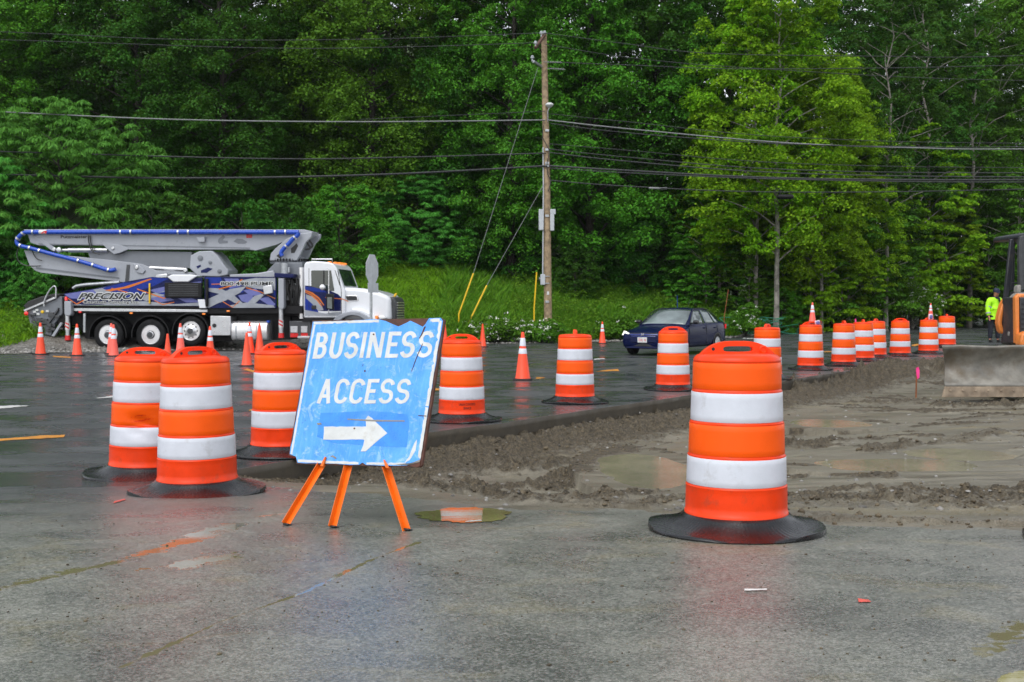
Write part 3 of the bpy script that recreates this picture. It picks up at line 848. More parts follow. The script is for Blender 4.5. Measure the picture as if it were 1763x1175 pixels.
# ---- grass on the bank
def blades(name, n, m, hlo, hhi, wd, yofs=(1.9, 17), xr=(-24, 15)):
    x = rng.uniform(*xr, n)
    D = yofs[0] + (yofs[1] - yofs[0]) * rng.random(n) ** 1.25
    D = D + 2.1 * sst(-2.5, -4.5, x) * sst(-17.5, -15.5, x) * sst(5, 2, D)
    D = D + 1.0 * (fbm(x * .6, x * 0, 3, 77) - .5)
    y = lut(FAR, x) + D
    z = zbank(x, y)
    patch = fbm(x * .55, y * .55, 4, 88)
    keep = rng.random(n) < .35 + 1.0 * patch
    x, y, z, patch = x[keep], y[keep], z[keep], patch[keep]; n = len(x)
    h = rng.uniform(hlo, hhi, n) * (.45 + 1.1 * patch); th = rng.uniform(0, 6.28, n)
    dx, dy = np.cos(th) * wd * rng.uniform(.6, 1.4, n), np.sin(th) * wd
    lx, ly = rng.normal(0, .38, n) * h, rng.normal(0, .38, n) * h
    v = np.stack([np.stack([x - dx, y - dy, z - .02], -1), np.stack([x + dx, y + dy, z - .02], -1), np.stack([x + dx * .6 + lx * .45, y + dy * .6 + ly * .45, z + h * .6], -1), np.stack([x + lx, y + ly, z + h], -1)], 1)
    return fastmesh(name, v.reshape(-1, 3), np.arange(n * 4).reshape(-1, 4), m)
tag(blades('grass', 190000, M['grass'], .10, .34, .016), kind='stuff')
tag(blades('tall_grass', 60000, M['weed'], .22, .62, .022, xr=(-3, 15)), kind='stuff')

# ================================================================== VEGETATION
def leaf_quads(centres, rx, rz, nl, L, W, droop=.35, radial=0., jit=.55):
    """leaves in shallow domes round each centre; returns (verts, quads)"""
    k = len(centres)
    idx = np.repeat(np.arange(k), nl)
    n = len(idx)
    th = rng.uniform(0, 6.2832, n); rr = np.sqrt(rng.random(n))
    Rx = rx[idx]; Rz = rz[idx]
    off = np.stack([np.cos(th) * rr * Rx, np.sin(th) * rr * Rx, (1 - rr ** 2) * Rz - droop * rr * Rz + rng.normal(0, .28, n) * Rz], -1)
    p = centres[idx] + off
    out = np.stack([np.cos(th) * rr, np.sin(th) * rr, np.full(n, .9)], -1)
    nrm = out + rng.normal(0, jit, (n, 3)); nrm /= np.linalg.norm(nrm, axis=1, keepdims=True)
    a = rng.normal(0, 1, (n, 3))
    if radial:
        a = a * (1 - radial) + radial * np.stack([np.cos(th), np.sin(th), np.full(n, -.35)], -1) * 1.5
    a -= nrm * (a * nrm).sum(1, keepdims=True); a /= np.linalg.norm(a, axis=1, keepdims=True) + 1e-9
    b = np.cross(nrm, a)
    l = (L * rng.uniform(.6, 1.3, n))[:, None]; w_ = (W * rng.uniform(.6, 1.3, n))[:, None]
    dn = nrm * (l * .18)
    v = np.stack([p - a * l * .5, p + b * w_ * .5 + dn * .5, p + a * l * .5 - dn, p - b * w_ * .5 + dn * .5], 1)
    return v.reshape(-1, 3), np.arange(n * 4).reshape(-1, 4)
def limb(mb, p0, p1, r0, r1, sag=.12, n=5, sides=6):
    p0, p1 = Vector(p0), Vector(p1)
    L = (p1 - p0).length
    pts = []
    for i in range(n + 1):
        t = i / n
        q = p0.lerp(p1, t) + Vector((random.uniform(-1, 1), random.uniform(-1, 1), 0)) * L * .035 * (0 < i < n)
        q.z += math.sin(math.pi * t) * L * sag
        pts.append(q)
    mb.tube(pts, [r0 + (r1 - r0) * i / n for i in range(n + 1)], sides)
    return pts
def tree_meshes(H, z0, Rm, nb, prof='round', ncl=14, nl=55, L=.17, W=.13, br=(1.3, 2.4), trunk_r=.22, radial=0., bare=0, seed=1, lean=0., flat=.55):
    """returns (trunk mesh, crown mesh): boughs spread through the crown's volume, each bough a cluster of leaf sprays"""
    random.seed(seed)
    global rng
    rng = np.random.default_rng(seed)
    tm = MB()
    top = Vector((lean * H, 0, H * .93))
    tp = []
    for i in range(11):
        t = i / 10
        tp.append(Vector((lean * H * t + random.uniform(-1, 1) * .02 * H * t, random.uniform(-1, 1) * .015 * H * t, -.3 + t * (H * .93 + .3))))
    tm.tube(tp, [trunk_r * (1.25 if i == 0 else 1 - .88 * i / 10) for i in range(11)], 9)
    cs = []; rx = []; rz = []
    for k in range(nb):
        f = (k + random.random()) / nb
        z = z0 + (H - z0) * f
        if prof == 'round': rad = Rm * math.sqrt(max(.02, 1 - (2 * f - .85) ** 2 / 1.35))
        elif prof == 'cone': rad = Rm * (1.05 - f) ** .8
        else: rad = Rm * (.5 + .5 * math.sin(math.pi * min(1, f * 1.02)))
        th = k * 2.39996 + random.uniform(-.5, .5)
        q = rad * (.35 + .65 * math.sqrt(random.random()))
        c = Vector((lean * z + q * math.cos(th), q * math.sin(th), z))
        b = random.uniform(*br) * (1 - .35 * f)
        t = min(.97, max(.05, (z - .25 * q - .4) / (H * .93)))
        i = t * 10; i0 = min(9, int(i))
        s = tp[i0].lerp(tp[i0 + 1], i - i0)
        limb(tm, s, c, max(.02, trunk_r * .34 * (1 - .7 * f)), .012, .06)
        for j in range(ncl):
            d = Vector((random.gauss(0, 1), random.gauss(0, 1), random.gauss(0, .80)))
            d = d.normalized() * b * (.45 + .6 * random.random())
            cs.append(c + d); r = b * random.uniform(.26, .46); rx.append(r); rz.append(r * flat)
    for k in range(bare):
        i0 = random.randint(2, 8)
        s = tp[i0]; th = random.uniform(0, 6.28); l = random.uniform(1.2, 3.2)
        limb(tm, s, s + Vector((math.cos(th) * l, math.sin(th) * l, l * random.uniform(.4, 1.3))), trunk_r * .2, .008, 0, 5, 5)
    v, q = leaf_quads(np.array([c[:] for c in cs]), np.array(rx), np.array(rz), nl, L, W, radial=radial)
    return tm, v, q
class TreeKind:
    def __init__(s, name, leaf, bark, **kw):
        s.name = name
        tm, v, q = tree_meshes(**kw)
        s.trunk = tm.build('trunk', M[bark], None)
        s.crown = fastmesh('crown', v, q, None)
        s.crown.data.materials.append(M[leaf])
        s.used = False
    def put(s, label, x, y, z, yaw, sc=1., leaf=None, bark=None, cat='tree', group=None, name=None, szx=1.):
        r = thing(name or s.name, label, cat, (x, y, z), yaw, group)
        r.scale = (sc * szx, sc * szx, sc)
        parts = [s.trunk, s.crown]
        if s.used:
            parts = []
            for o in (s.trunk, s.crown):
                c = o.copy(); COL.objects.link(c); parts.append(c)
        s.used = True
        for c in parts: c.parent = r
        for c, m in ((parts[0], bark), (parts[1], leaf)):
            if m:
                c.material_slots[0].link = 'OBJECT'; c.material_slots[0].material = M[m]
        return r
K_big = TreeKind('maple_tree', 'leaf_mid', 'bark_dark', H=20, z0=2.0, Rm=4.6, nb=60, ncl=16, nl=120, L=.135, W=.105, br=(1.3, 2.4), trunk_r=.24, seed=11)
K_big2 = TreeKind('broadleaf_tree', 'leaf_dark', 'bark_dark', H=21, z0=1.2, Rm=4.2, nb=62, ncl=15, nl=120, L=.135, W=.10, prof='col', br=(1.2, 2.3), trunk_r=.26, seed=12)
K_tall = TreeKind('young_maple_tree', 'leaf_bright', 'bark', H=17, z0=4.2, Rm=3.2, nb=34, ncl=17, nl=92, L=.14, W=.115, prof='round', br=(.9, 2.0), trunk_r=.125, seed=23, flat=.50, lean=.01)
K_thin = TreeKind('slender_tree', 'leaf_mid', 'bark', H=19, z0=6.5, Rm=2.9, nb=30, ncl=11, nl=85, L=.15, W=.115, prof='round', br=(.9, 1.7), trunk_r=.13, bare=10, seed=14, lean=.02)
K_bush = TreeKind('leafy_shrub', 'leaf_mid', 'bark_dark', H=4.2, z0=.3, Rm=2.1, nb=24, ncl=11, nl=95, L=.13, W=.09, br=(.6, 1.15), trunk_r=.07, seed=15)
K_sumac = TreeKind('sumac_shrub', 'leaf_sumac', 'bark_dark', H=8, z0=.3, Rm=4.6, nb=76, ncl=11, nl=110, L=.25, W=.065, br=(1.0, 1.6), trunk_r=.12, radial=.75, seed=16, flat=.3)
K_young = TreeKind('sapling_tree', 'leaf_mid', 'bark', H=7.5, z0=.6, Rm=2.3, nb=30, ncl=11, nl=80, L=.14, W=.115, br=(.7, 1.35), trunk_r=.06, seed=17, flat=.28)

random.seed(5)
G1 = 'trees along the front of the wooded slope'
def plant(kind, px, d, label, sc=1., yaw=None, dz_=0., **kw):
    x = (px - 881.5) / F * d
    return kind.put(label, x, d, zb(x, d) - .1 + dz_, random.uniform(0, 6.28) if yaw is None else yaw, sc, **kw)
for kind, px, d, sc, label, kw in [
    (K_big, -90, 60, 1.0, 'big yellowish green maple cut off by the left picture edge, behind the rounded sumac', dict(leaf='leaf_mid')),
    (K_big2, 95, 64, 1.05, 'dark broadleaf tree rising behind the rounded sumac above the rear end of the pump truck', {}),
    (K_big, 240, 62, 1.0, 'dark maple above the left half of the grey boom', dict(leaf='leaf_dark')),
    (K_big2, 385, 61, .97, 'dark green tree with hanging sprays above the middle of the grey boom', dict(leaf='leaf_dark')),
    (K_big, 520, 66, .93, 'large maple above the truck cab, sky showing round its upper trunk', dict(leaf='leaf_mid')),
    (K_big2, 640, 61, 1.08, 'tall greyish green tree above the narrow stop sign', dict(leaf='leaf_mid')),
    (K_big, 770, 63, 1.02, 'dark spreading maple left of the upper guy wire', dict(leaf='leaf_dark')),
    (K_big2, 880, 60, .93, 'fresh green tree directly behind the top of the utility pole', dict(leaf='leaf_mid')),
    (K_big, 1015, 61, 1.06, 'tall green maple just right of the utility pole', dict(leaf='leaf_mid')),
    (K_big2, 1130, 63, 1.12, 'dark tree between the utility pole and the bright young maple', dict(leaf='leaf_dark')),
    (K_tall, 1335, 56, 1.06, 'bright yellow green young maple with a pale trunk reaching the top of the picture', dict(yaw=.4)),
    (K_tall, 1302, 57.5, .93, 'bright young maple with a bare lower trunk, left of the tallest bright maple', dict(yaw=2.2)),
    (K_tall, 1238, 60, .62, 'short bright maple at the left edge of the bright group, above the blue car', dict(yaw=5.2)),
    (K_tall, 1462, 61, .70, 'bright maple at the right edge of the bright group, beside the dead trunk', dict(yaw=2.9)),
    (K_tall, 1415, 58, .76, 'shorter yellowish young maple leaning out right of the tallest bright maple', dict(yaw=4.0)),
    (K_thin, 1525, 62, .95, 'slender dead looking tree with a pale bare trunk right of the bright maples', dict(leaf='leaf_dark', yaw=1.0)),
    (K_thin, 1600, 70, 1.12, 'thin leaning tree with bare grey branches above the row of far barrels', dict(leaf='leaf_dark', yaw=3.1)),
    (K_thin, 1668, 72, 1.15, 'slender grey trunk left of the bulldozer cab', dict(leaf='leaf_mid', yaw=5.0)),
    (K_big, 1470, 74, 1.08, 'dark maple filling the gap behind the bright young maples', dict(leaf='leaf_dark')),
    (K_big2, 1590, 82, 1.1, 'deep green broadleaf tree behind the thin bare branched trees', dict(leaf='leaf_dark')),
    (K_big, 1700, 84, 1.1, 'dark green maple above the worker in the lime jacket', dict(leaf='leaf_mid')),
    (K_big2, 1800, 78, 1.05, 'dark tree above the bulldozer at the right picture edge', dict(leaf='leaf_dark')),
    (K_big, 1250, 66, 1.05, 'shaded maple behind the left side of the bright young maples', dict(leaf='leaf_dark')),
]:
    plant(kind, px, d, label, sc, group=G1, **kw)
G2 = 'shrubs and saplings at the foot of the wood'
for kind, px, d, sc, label, kw in [
    (K_sumac, 105, 50.5, .98, 'big rounded bluish green sumac behind the rear of the pump truck', dict(yaw=.3)),
    (K_sumac, -45, 48, .72, 'lower sumac at the left picture edge beside the big rounded sumac', dict(yaw=2.0)),
    (K_sumac, 720, 59, .55, 'sumac clump between the stop sign and the upper guy wire', dict(yaw=1.0, szx=1.0)),
    (K_sumac, 615, 59.5, .50, 'sumac clump above the hood of the white truck cab', dict(yaw=4.0)),
    (K_bush, 800, 61, 1.2, 'dark leafy shrub behind the lower guy wire', dict(leaf='leaf_dark', cat='shrub')),
    (K_bush, 990, 57.5, .60, 'low round green shrub right of the foot of the utility pole', dict(cat='shrub')),
    (K_bush, 880, 60, .75, 'shaded shrub left of the foot of the utility pole', dict(leaf='leaf_dark', cat='shrub')),
    (K_bush, 1110, 61, 1.0, 'shrub at the wood edge above the dark blue car', dict(leaf='leaf_dark', cat='shrub')),
    (K_young, 1215, 59, .8, 'sapling at the left foot of the bright young maples', dict(leaf='leaf_mid')),
    (K_young, 1290, 58, .62, 'low sapling between the two pale maple trunks', dict(leaf='leaf_mid')),
    (K_young, 1395, 59, .95, 'leafy sapling right of the tall pale trunk', dict(leaf='leaf_bright')),
    (K_young, 1450, 61, .95, 'sapling behind the middle barrels of the far row', dict(leaf='leaf_bright')),
    (K_young, 1480, 63, 1.25, 'tall leafy sapling beside the pale dead trunk', dict(leaf='leaf_mid')),
    (K_young, 1365, 60.5, 1.3, 'tall sapling filling in under the bright maple crown', dict(leaf='leaf_mid')),
    (K_young, 1570, 68, 1.5, 'tall bright sapling above the white flowering rose at the road bend', dict(leaf='leaf_bright')),
    (K_young, 1500, 66, 1.05, 'shaded sapling left of the white flowering rose at the road bend', dict(leaf='leaf_dark')),
    (K_young, 1625, 70, 1.0, 'green sapling right of the white flowering rose at the road bend', dict(leaf='leaf_bright')),
    (K_young, 1700, 75, 1.1, 'sapling behind the worker in the lime jacket', dict(leaf='leaf_dark')),
    (K_young, 1755, 70, 1.2, 'yellowish sapling beside the bulldozer cab', dict(leaf='leaf_mid')),
    (K_bush, 1345, 57.5, .5, 'low shrub at the foot of the tall pale trunk', dict(leaf='leaf_mid', cat='shrub')),
    (K_bush, 1420, 63, .6, 'low shrub above the barrel with the cone on it, left of the far row', dict(leaf='leaf_dark', cat='shrub')),
    (K_bush, 1660, 84, .9, 'dark low shrub where the road bends out of sight', dict(leaf='leaf_dark', cat='shrub')),
    (K_bush, 60, 46, .42, 'small leafy plant behind the rear hopper of the pump truck', dict(leaf='leaf_sumac', cat='shrub')),
    (K_bush, 420, 50, .95, 'shaded shrub behind the turret of the pump truck', dict(leaf='leaf_dark', cat='shrub')),
    (K_bush, 265, 49, 1.0, 'shaded shrub behind the grey boom', dict(leaf='leaf_dark', cat='shrub')),
    (K_bush, 340, 49.5, .9, 'shaded shrub behind the boom knuckle of the pump truck', dict(leaf='leaf_dark', cat='shrub')),
    (K_bush, 500, 52, .95, 'shaded shrub behind the boom turret, left of the truck cab', dict(leaf='leaf_dark', cat='shrub')),
    (K_bush, 585, 54, .95, 'green shrub behind the roof lamps of the truck cab', dict(leaf='leaf_mid', cat='shrub')),
    (K_bush, 1010, 63, 1.15, 'dark shrub at the wood edge right of the pole', dict(leaf='leaf_dark', cat='shrub')),
    (K_bush, 1190, 63, 1.1, 'dark shrub behind the roof of the blue car', dict(leaf='leaf_dark', cat='shrub')),
]:
    kw = dict(kw); kw.setdefault('cat', 'shrub' if kind in (K_sumac, K_bush) else 'tree')
    plant(kind, px, d, label, sc, group=G2, **kw)

# white flowering wild roses (arching canes, foliage, blossoms)
def rose(label, px, d, h, r, nf, seed):
    global rng
    rng = np.random.default_rng(seed); random.seed(seed)
    x = (px - 881.5) / F * d
    t = thing('flowering_shrub', label, 'shrub', (x, d, zb(x, d) - .05), 0, 'white flowering shrubs by the road')
    mb = MB(); cs = []
    for k in range(26):
        th = random.uniform(0, 6.28); q = r * math.sqrt(random.random())
        e_ = Vector((q * math.cos(th), q * math.sin(th) * .7, h * (1 - .55 * (q / r) ** 2) * random.uniform(.55, 1)))
        limb(mb, (0, 0, 0), e_, .014, .005, .1, 4, 5)
        for j in range(4): cs.append(e_ * random.uniform(.55, 1.05))
    mb.build('stem', M['bark_dark'], t)
    cs = np.array([c[:] for c in cs])
    v, q = leaf_quads(cs, np.full(len(cs), r * .30), np.full(len(cs), r * .16), 70, .11, .075)
    fastmesh('foliage', v, q, M['leaf_mid'], t)
    sel_ = cs[cs[:, 2] > h * .3]
    c2 = sel_[rng.integers(0, len(sel_), nf // 5)]
    c2 = c2 + rng.normal(0, .12, c2.shape) * r + np.array([0, -.22 * r, .06])
    v, q = leaf_quads(c2, np.full(len(c2), .10), np.full(len(c2), .05), 9, .055, .05)
    fastmesh('blossom', v, q, M['petal'], t)
rose('white flowering shrub behind the barrel just right of the blue sign', 848, 48.6, 1.25, 1.5, 420, 31)
rose('lower white flowering shrub between the single cone and the edge on barrel', 935, 48.9, .95, 1.1, 320, 32)
rose('small flowering shrub left of the pale maple trunks', 1283, 55, 1.7, .85, 170, 33)
rose('tall white flowering shrub above the far barrels by the road bend', 1560, 64, 3.6, 1.8, 420, 34)
rose('thin flowering weeds above the front of the blue car', 1075, 52.5, 1.3, 1.5, 50, 35)

# broad leaved weeds among the grass
rng = np.random.default_rng(91)
n = 6500
x = rng.uniform(-24, 16, n); D = 1.7 + 13 * rng.random(n) ** 1.6 + 2.1 * sst(-2.5, -4.5, x) * sst(-17.5, -15.5, x)
y = lut(FAR, x) + D * np.where(x > 9, 1.35, 1)
keep = rng.random(n) < .15 + 1.1 * fbm(x * .5, y * .5, 3, 99) * np.where(x > 0, 1.3, .55)
x, y = x[keep], y[keep]
hgt = rng.uniform(.12, .60, len(x)) * np.where(x > 0, 1.25, .7)
cs = np.stack([x, y, zbank(x, y) + hgt], -1)
cs = np.concatenate([cs, cs - np.stack([0 * x, 0 * x, hgt * .5], -1)])
v, q = leaf_quads(cs, np.full(len(cs), .20), np.full(len(cs), .16), 20, .12, .055, jit=.7)
tag(fastmesh('weeds', v, q, M['weed']), kind='stuff')

# the deep wood behind the front trees: one mass
rng = np.random.default_rng(92); random.seed(92)
allv = []; allq = []; base = 0
wm = MB()
cs = []; rx = []
for k in range(64):
    px = -220 + 2250 * (k + random.random()) / 64
    d = random.uniform(70, 88) + 22 * max(0, (px - 1350) / 400)
    x = (px - 881.5) / F * d
    z = zb(x, d)
    H = random.uniform(19, 25) * (1.0 if not (440 < px < 600) else .8)
    wm.tube([(x, d, z - .3), (x + random.uniform(-.4, .4), d, z + H * .5), (x + random.uniform(-.8, .8), d, z + H * .9)], [.2, .13, .04], 7)
    for j in range(105):
        f = random.random()
        th = random.uniform(0, 6.28); q = 4.3 * math.sqrt(random.random()) * math.sqrt(max(.05, 1 - (2 * f - .9) ** 2 / 1.4))
        cs.append((x + q * math.cos(th), d + q * math.sin(th), z + .6 + (H - .6) * f)); rx.append(random.uniform(.7, 1.35))
v, q = leaf_quads(np.array(cs), np.array(rx), np.array(rx) * .4, 60, .26, .20)
wv = np.array(wm.v); 
tag(fastmesh('woods', v, q, M['leaf_woods']), kind='stuff')
tag(wm.build('woods_trunks', M['bark_dark']), kind='stuff')

# ================================================================== TRAFFIC DRUMS
random.seed(3)
def dens(pr, step=.03):
    out = [pr[0]]
    for (r0, z0), (r1, z1) in zip(pr[:-1], pr[1:]):
        k = max(1, int(abs(z1 - z0) / step))
        out += [(r0 + (r1 - r0) * j / k, z0 + (z1 - z0) * j / k) for j in range(1, k + 1)]
    return out
def make_barrel(text=None):
    t = thing('traffic_barrel', 'barrel', 'traffic barrel')
    prof = [(.290, .052), (.304, .056), (.306, .072), (.303, .092), (.2985, .096), (.2965, .245), (.297, .247), (.2925, .252), (.2905, .255), (.2865, .425), (.287, .428), (.281, .434),
            (.279, .436), (.2745, .622), (.275, .626), (.2695, .632), (.268, .634), (.2635, .812), (.264, .815), (.259, .822), (.2575, .824), (.254, .988), (.256, .992), (.256, .998), (.250, 1.012), (.232, 1.028), (.15, 1.038), (0, 1.040)]
    # real drum: five stacked steps, each a touch narrower
    UP = lambda z: .08 + (z - .052) * .98
    prof = dens([(r, UP(z)) for r, z in prof])
    MB().lathe(prof, 56).build('drum_body', M['plastic_orange'], t, ang=50)
    def band(name, z0, z1, r0, r1, m):
        z0, z1 = UP(z0), UP(z1)
        MB().lathe(dens([(r0 + .0012, z0), (r0 + .0026, z0 + .002), (r1 + .0026, z1 - .002), (r1 + .0012, z1)]), 56).build(name, M[m], t, ang=50)
    band('white_band', .258, .421, .2904, .2866, 'sheet_white')
    band('orange_band', .439, .618, .2789, .2746, 'sheet_orange')
    band('white_band', .637, .808, .2679, .2636, 'sheet_white')
    band('orange_band', .827, .984, .2574, .2541, 'sheet_orange')
    # handle: an upright loop across the lid
    n = 48
    out = []; inn = []
    for k in range(n):
        a = 2 * math.pi * k / n
        c, s = math.cos(a), math.sin(a)
        ox = .236 * math.copysign(abs(c) ** .62, c); oz = 1.012 + (.098 * math.copysign(abs(s) ** .72, s) if s > 0 else .01 * s)
        if s > 0: ox *= 1 - .30 * (oz - 1.012) / .098
        out.append((ox, UP(oz)))
        ix = .088 * math.copysign(abs(c) ** .45, c) ; iz = 1.062 + .017 * math.copysign(abs(s) ** .6, s)
        inn.append((ix, UP(iz)))
    h = MB().ring(out, inn, -.026, .026).build('handle', M['plastic_orange'], t, bevel=.010, seg=3, ang=50)
    k_ = MB()
    k_.lathe([(.026, 0), (.026, .008), (.018, .011), (.014, .006), (0, .006)], 20, Matrix.Translation((.150, -.024, UP(1.058))) @ Matrix.Rotation(R(90), 4, 'X')).build('light_socket', M['plastic_orange'], h)
    k_ = MB()
    k_.cyl((-.148, -.0275, UP(1.062)), (-.148, -.020, UP(1.062)), .010, n=14).build('bolt_hole', M['ink'], h)
    def wob(p, a, i):
        if i >= 1:
            rad = math.hypot(p.x, p.y)
            k = max(0, (rad - .33) / .19)
            p.z += k * (.012 * math.sin(2 * a + 2.2) + .007 * math.sin(5 * a)) if i < 8 else 0
            if i < 7: p.z += .0016 * math.cos(96 * a) * min(1, (rad - .31) / .03) * (1 if i < 6 else .4)
            p.z = max(p.z, .001)
        return p
    bp = [(.30, .104), (.312, .103), (.328, .086), (.358, .066), (.405, .046), (.455, .034), (.500, .030), (.516, .026), (.520, .014), (.514, .003), (.30, .002)]
    MB().lathe(bp, 288, None, wob).build('rubber_base', M['rubber'], t, ang=60)
    if text:
        mb = MB()
        for line, wdt, z in text:
            def pl(x, zz, z=z, wdt=wdt):
                a = R(-62) + (x - wdt / 2) / .297
                return (.3005 * math.cos(a), .3005 * math.sin(a), UP(z) + zz)
            text_mb(mb, line, wdt, .030, pl, off=.01)
        mb.build('stencil_lettering', M['ink'], t, smooth=False)
    return t
DR = make_barrel()
DRT = make_barrel([('URBAN CONCRETE', .215, .190), ('SERVICE', .10, .140)])
GB = 'orange and white traffic barrels'
#   px centre, drum height px, handle yaw, kind, label
BAR = [
    (1269, 319, 4, 0, 'nearest traffic barrel, standing alone on the lot right of the blue sign'),
    (338, 246, 52, 0, 'front one of the two overlapping barrels left of the blue sign'),
    (247, 217, 8, 0, 'dented rear one of the two overlapping barrels left of the blue sign'),
    (483, 189, 42, 0, 'barrel half hidden behind the left edge of the blue sign'),
    (795, 146, -12, 1, 'stencilled barrel just right of the blue sign'),
    (990, 123, 86, 0, 'barrel with its handle seen edge on, right of the single large cone'),
    (1159, 107, -6, 0, 'barrel standing in front of the dark blue car'),
    (1321, 93, 66, 0, 'barrel mostly hidden behind the nearest big barrel'),
    (1396, 81, 30, 1, 'barrel carrying a small cone, left of the group of three close barrels'),
    (1453, 76, 84, 0, 'nearest of the three close barrels, left one'),
    (1486, 70.5, 80, 0, 'middle one of the three close barrels'),
    (1508, 66, 62, 0, 'farthest of the three close barrels, right one'),
    (1550, 64, 14, 0, 'barrel alone between the three close barrels and the far pair'),
    (1599, 61, 40, 0, 'barrel of the far pair carrying a small cone, left of the bulldozer blade'),
    (1630, 56, 75, 0, 'farthest barrel, partly hidden by the bulldozer blade'),
    (2020, 355, 20, 0, 'barrel cut off by the right picture edge, only its black base showing'),
]
BPOS = {}
seen = [False, False]
for i, (px, hp, yw, kd, lab) in enumerate(BAR):
    d = F * 1.094 / hp
    x = (px - 881.5) / F * d
    if i == 15: x, d = 3.42, 6.80
    src = (DR, DRT)[kd]
    o = src if not seen[kd] else copytree(src)
    seen[kd] = True
    o['label'] = lab; o['group'] = GB
    z = float(zpave(x, d)) + .002
    o.location = (x, d, z)
    o.rotation_euler = (0, 0, R(yw))
    if kd and i == 4: o.rotation_euler = (R(.4), 0, R(-12))
    if kd and i == 8: o.rotation_euler = (0, 0, R(20))
    if i in (1,): o.rotation_euler = (R(0), R(-.6), R(yw))
    if i in (2,): o.rotation_euler = (R(.5), R(.8), R(yw))
    BPOS[i] = (x, d, z)
# the dent in the rear barrel
dented = [o for o in COL.objects if o.get('label', '').startswith('dented')][0]
for c in dented.children:
    if c.name.startswith(('drum_body', 'orange_band', 'white_band')):
        c.data = c.data.copy()
        for v in c.data.vertices:
            p = v.co
            a = math.atan2(p.y, p.x) - R(-88)
            q = (a / .42) ** 2 + ((p.z - .47) / .10) ** 2
            if abs(a) < 1.5:
                k = 1 - .14 * math.exp(-q * 1.2) * (1 + .4 * math.sin(9 * p.z * 6 + 6 * a))
                p.x *= k; p.y *= k

# ================================================================== CONES
def make_cone(stripes, m='cone_orange'):
    t = thing('traffic_cone', 'cone', 'traffic cone')
    MB().lathe([(.150, .03), (.146, .045), (.138, .06), (.030, .885), (.027, .905), (.018, .912), (0, .912)], 28).build('cone_body', M[m], t, ang=50)
    b = []
    for k in range(40):
        a = 2 * math.pi * k / 40; c, s = math.cos(a), math.sin(a)
        b.append((.19 * math.copysign(abs(c) ** .35, c), .19 * math.copysign(abs(s) ** .35, s)))
    mb = MB()
    vs = [(x, y, .0) for x, y in b] + [(x, y, .026) for x, y in b] + [(x * .85, y * .85, .036) for x, y in b]
    n = 40; fs = [tuple(range(n - 1, -1, -1)), tuple(2 * n + j for j in range(n))]
    for l in range(2):
        for j in range(n): fs.append((l * n + j, l * n + (j + 1) % n, (l + 1) * n + (j + 1) % n, (l + 1) * n + j))
    mb.add(vs, fs).build('cone_base', M['black_rubber'], t)
    def rr(z): return .138 + (.030 - .138) * (z - .06) / .825
    for z0, z1 in stripes:
        MB().lathe([(rr(z0) + .001, z0), (rr(z0) + .003, z0 + .002), (rr(z1) + .003, z1 - .002), (rr(z1) + .001, z1)], 28).build('collar', M['sheet_white'], t, ang=50)
    return t
C_st = make_cone([(.50, .60), (.645, .80)])
C_pl = make_cone([])
C_fd = make_cone([(.50, .60), (.645, .80)], 'cone_orange_faded')
GC = 'orange traffic cones'
CON = [  # px, foot y, height px, kind, label
    (70, 611, 55, 0, 'leftmost traffic cone, in front of the rear hopper of the pump truck'),
    (133, 613, 55, 0, 'cone in front of the rear outrigger leg of the pump truck'),
    (196, 614, 55, 2, 'faded cone in front of the first rear wheel'),
    (192, 610, 53, 2, 'cone hidden just behind the faded cone at the first rear wheel'),
    (289, 631, 56, 1, 'plain cone peeking over the handle of the rear overlapping barrel'),
    (311, 613, 56, 2, 'faded cone between the second and third rear wheels'),
    (362, 618, 56, 0, 'striped cone in front of the diamond plate box'),
    (430, 610, 55, 0, 'striped cone standing behind a plain one by the fuel tank'),
    (425, 631, 58, 1, 'plain cone without stripes left of the barrel behind the sign'),
    (447, 610, 53, 1, 'plain cone mostly hidden behind the striped cone by the fuel tank'),
    (831, 598, 40, 1, 'small plain cone behind the stencilled barrel, at the gravel edge'),
    (900, 655, 83, 0, 'largest striped cone, alone on the road between two barrels'),
    (1037, 592, 38, 0, 'small striped cone at the gravel edge left of the blue car'),
    (766, 598, 40, 1, 'small plain cone hidden behind the handle of the stencilled barrel'),
]
seenc = [False] * 3
for px, fy, hp, kd, lab in CON:
    p = gnd(px, fy, 0)
    src = (C_st, C_pl, C_fd)[kd]
    o = src if not seenc[kd] else copytree(src)
    seenc[kd] = True
    sc = min(1.12, max(.8, hp / F * p.y / .912))
    o.scale = (sc,) * 3
    o['label'] = lab; o['group'] = GC
    o.location = (p.x, p.y, float(zpave(p.x, p.y)) + .002)
    o.rotation_euler = (0, 0, random.uniform(-.5, .5))
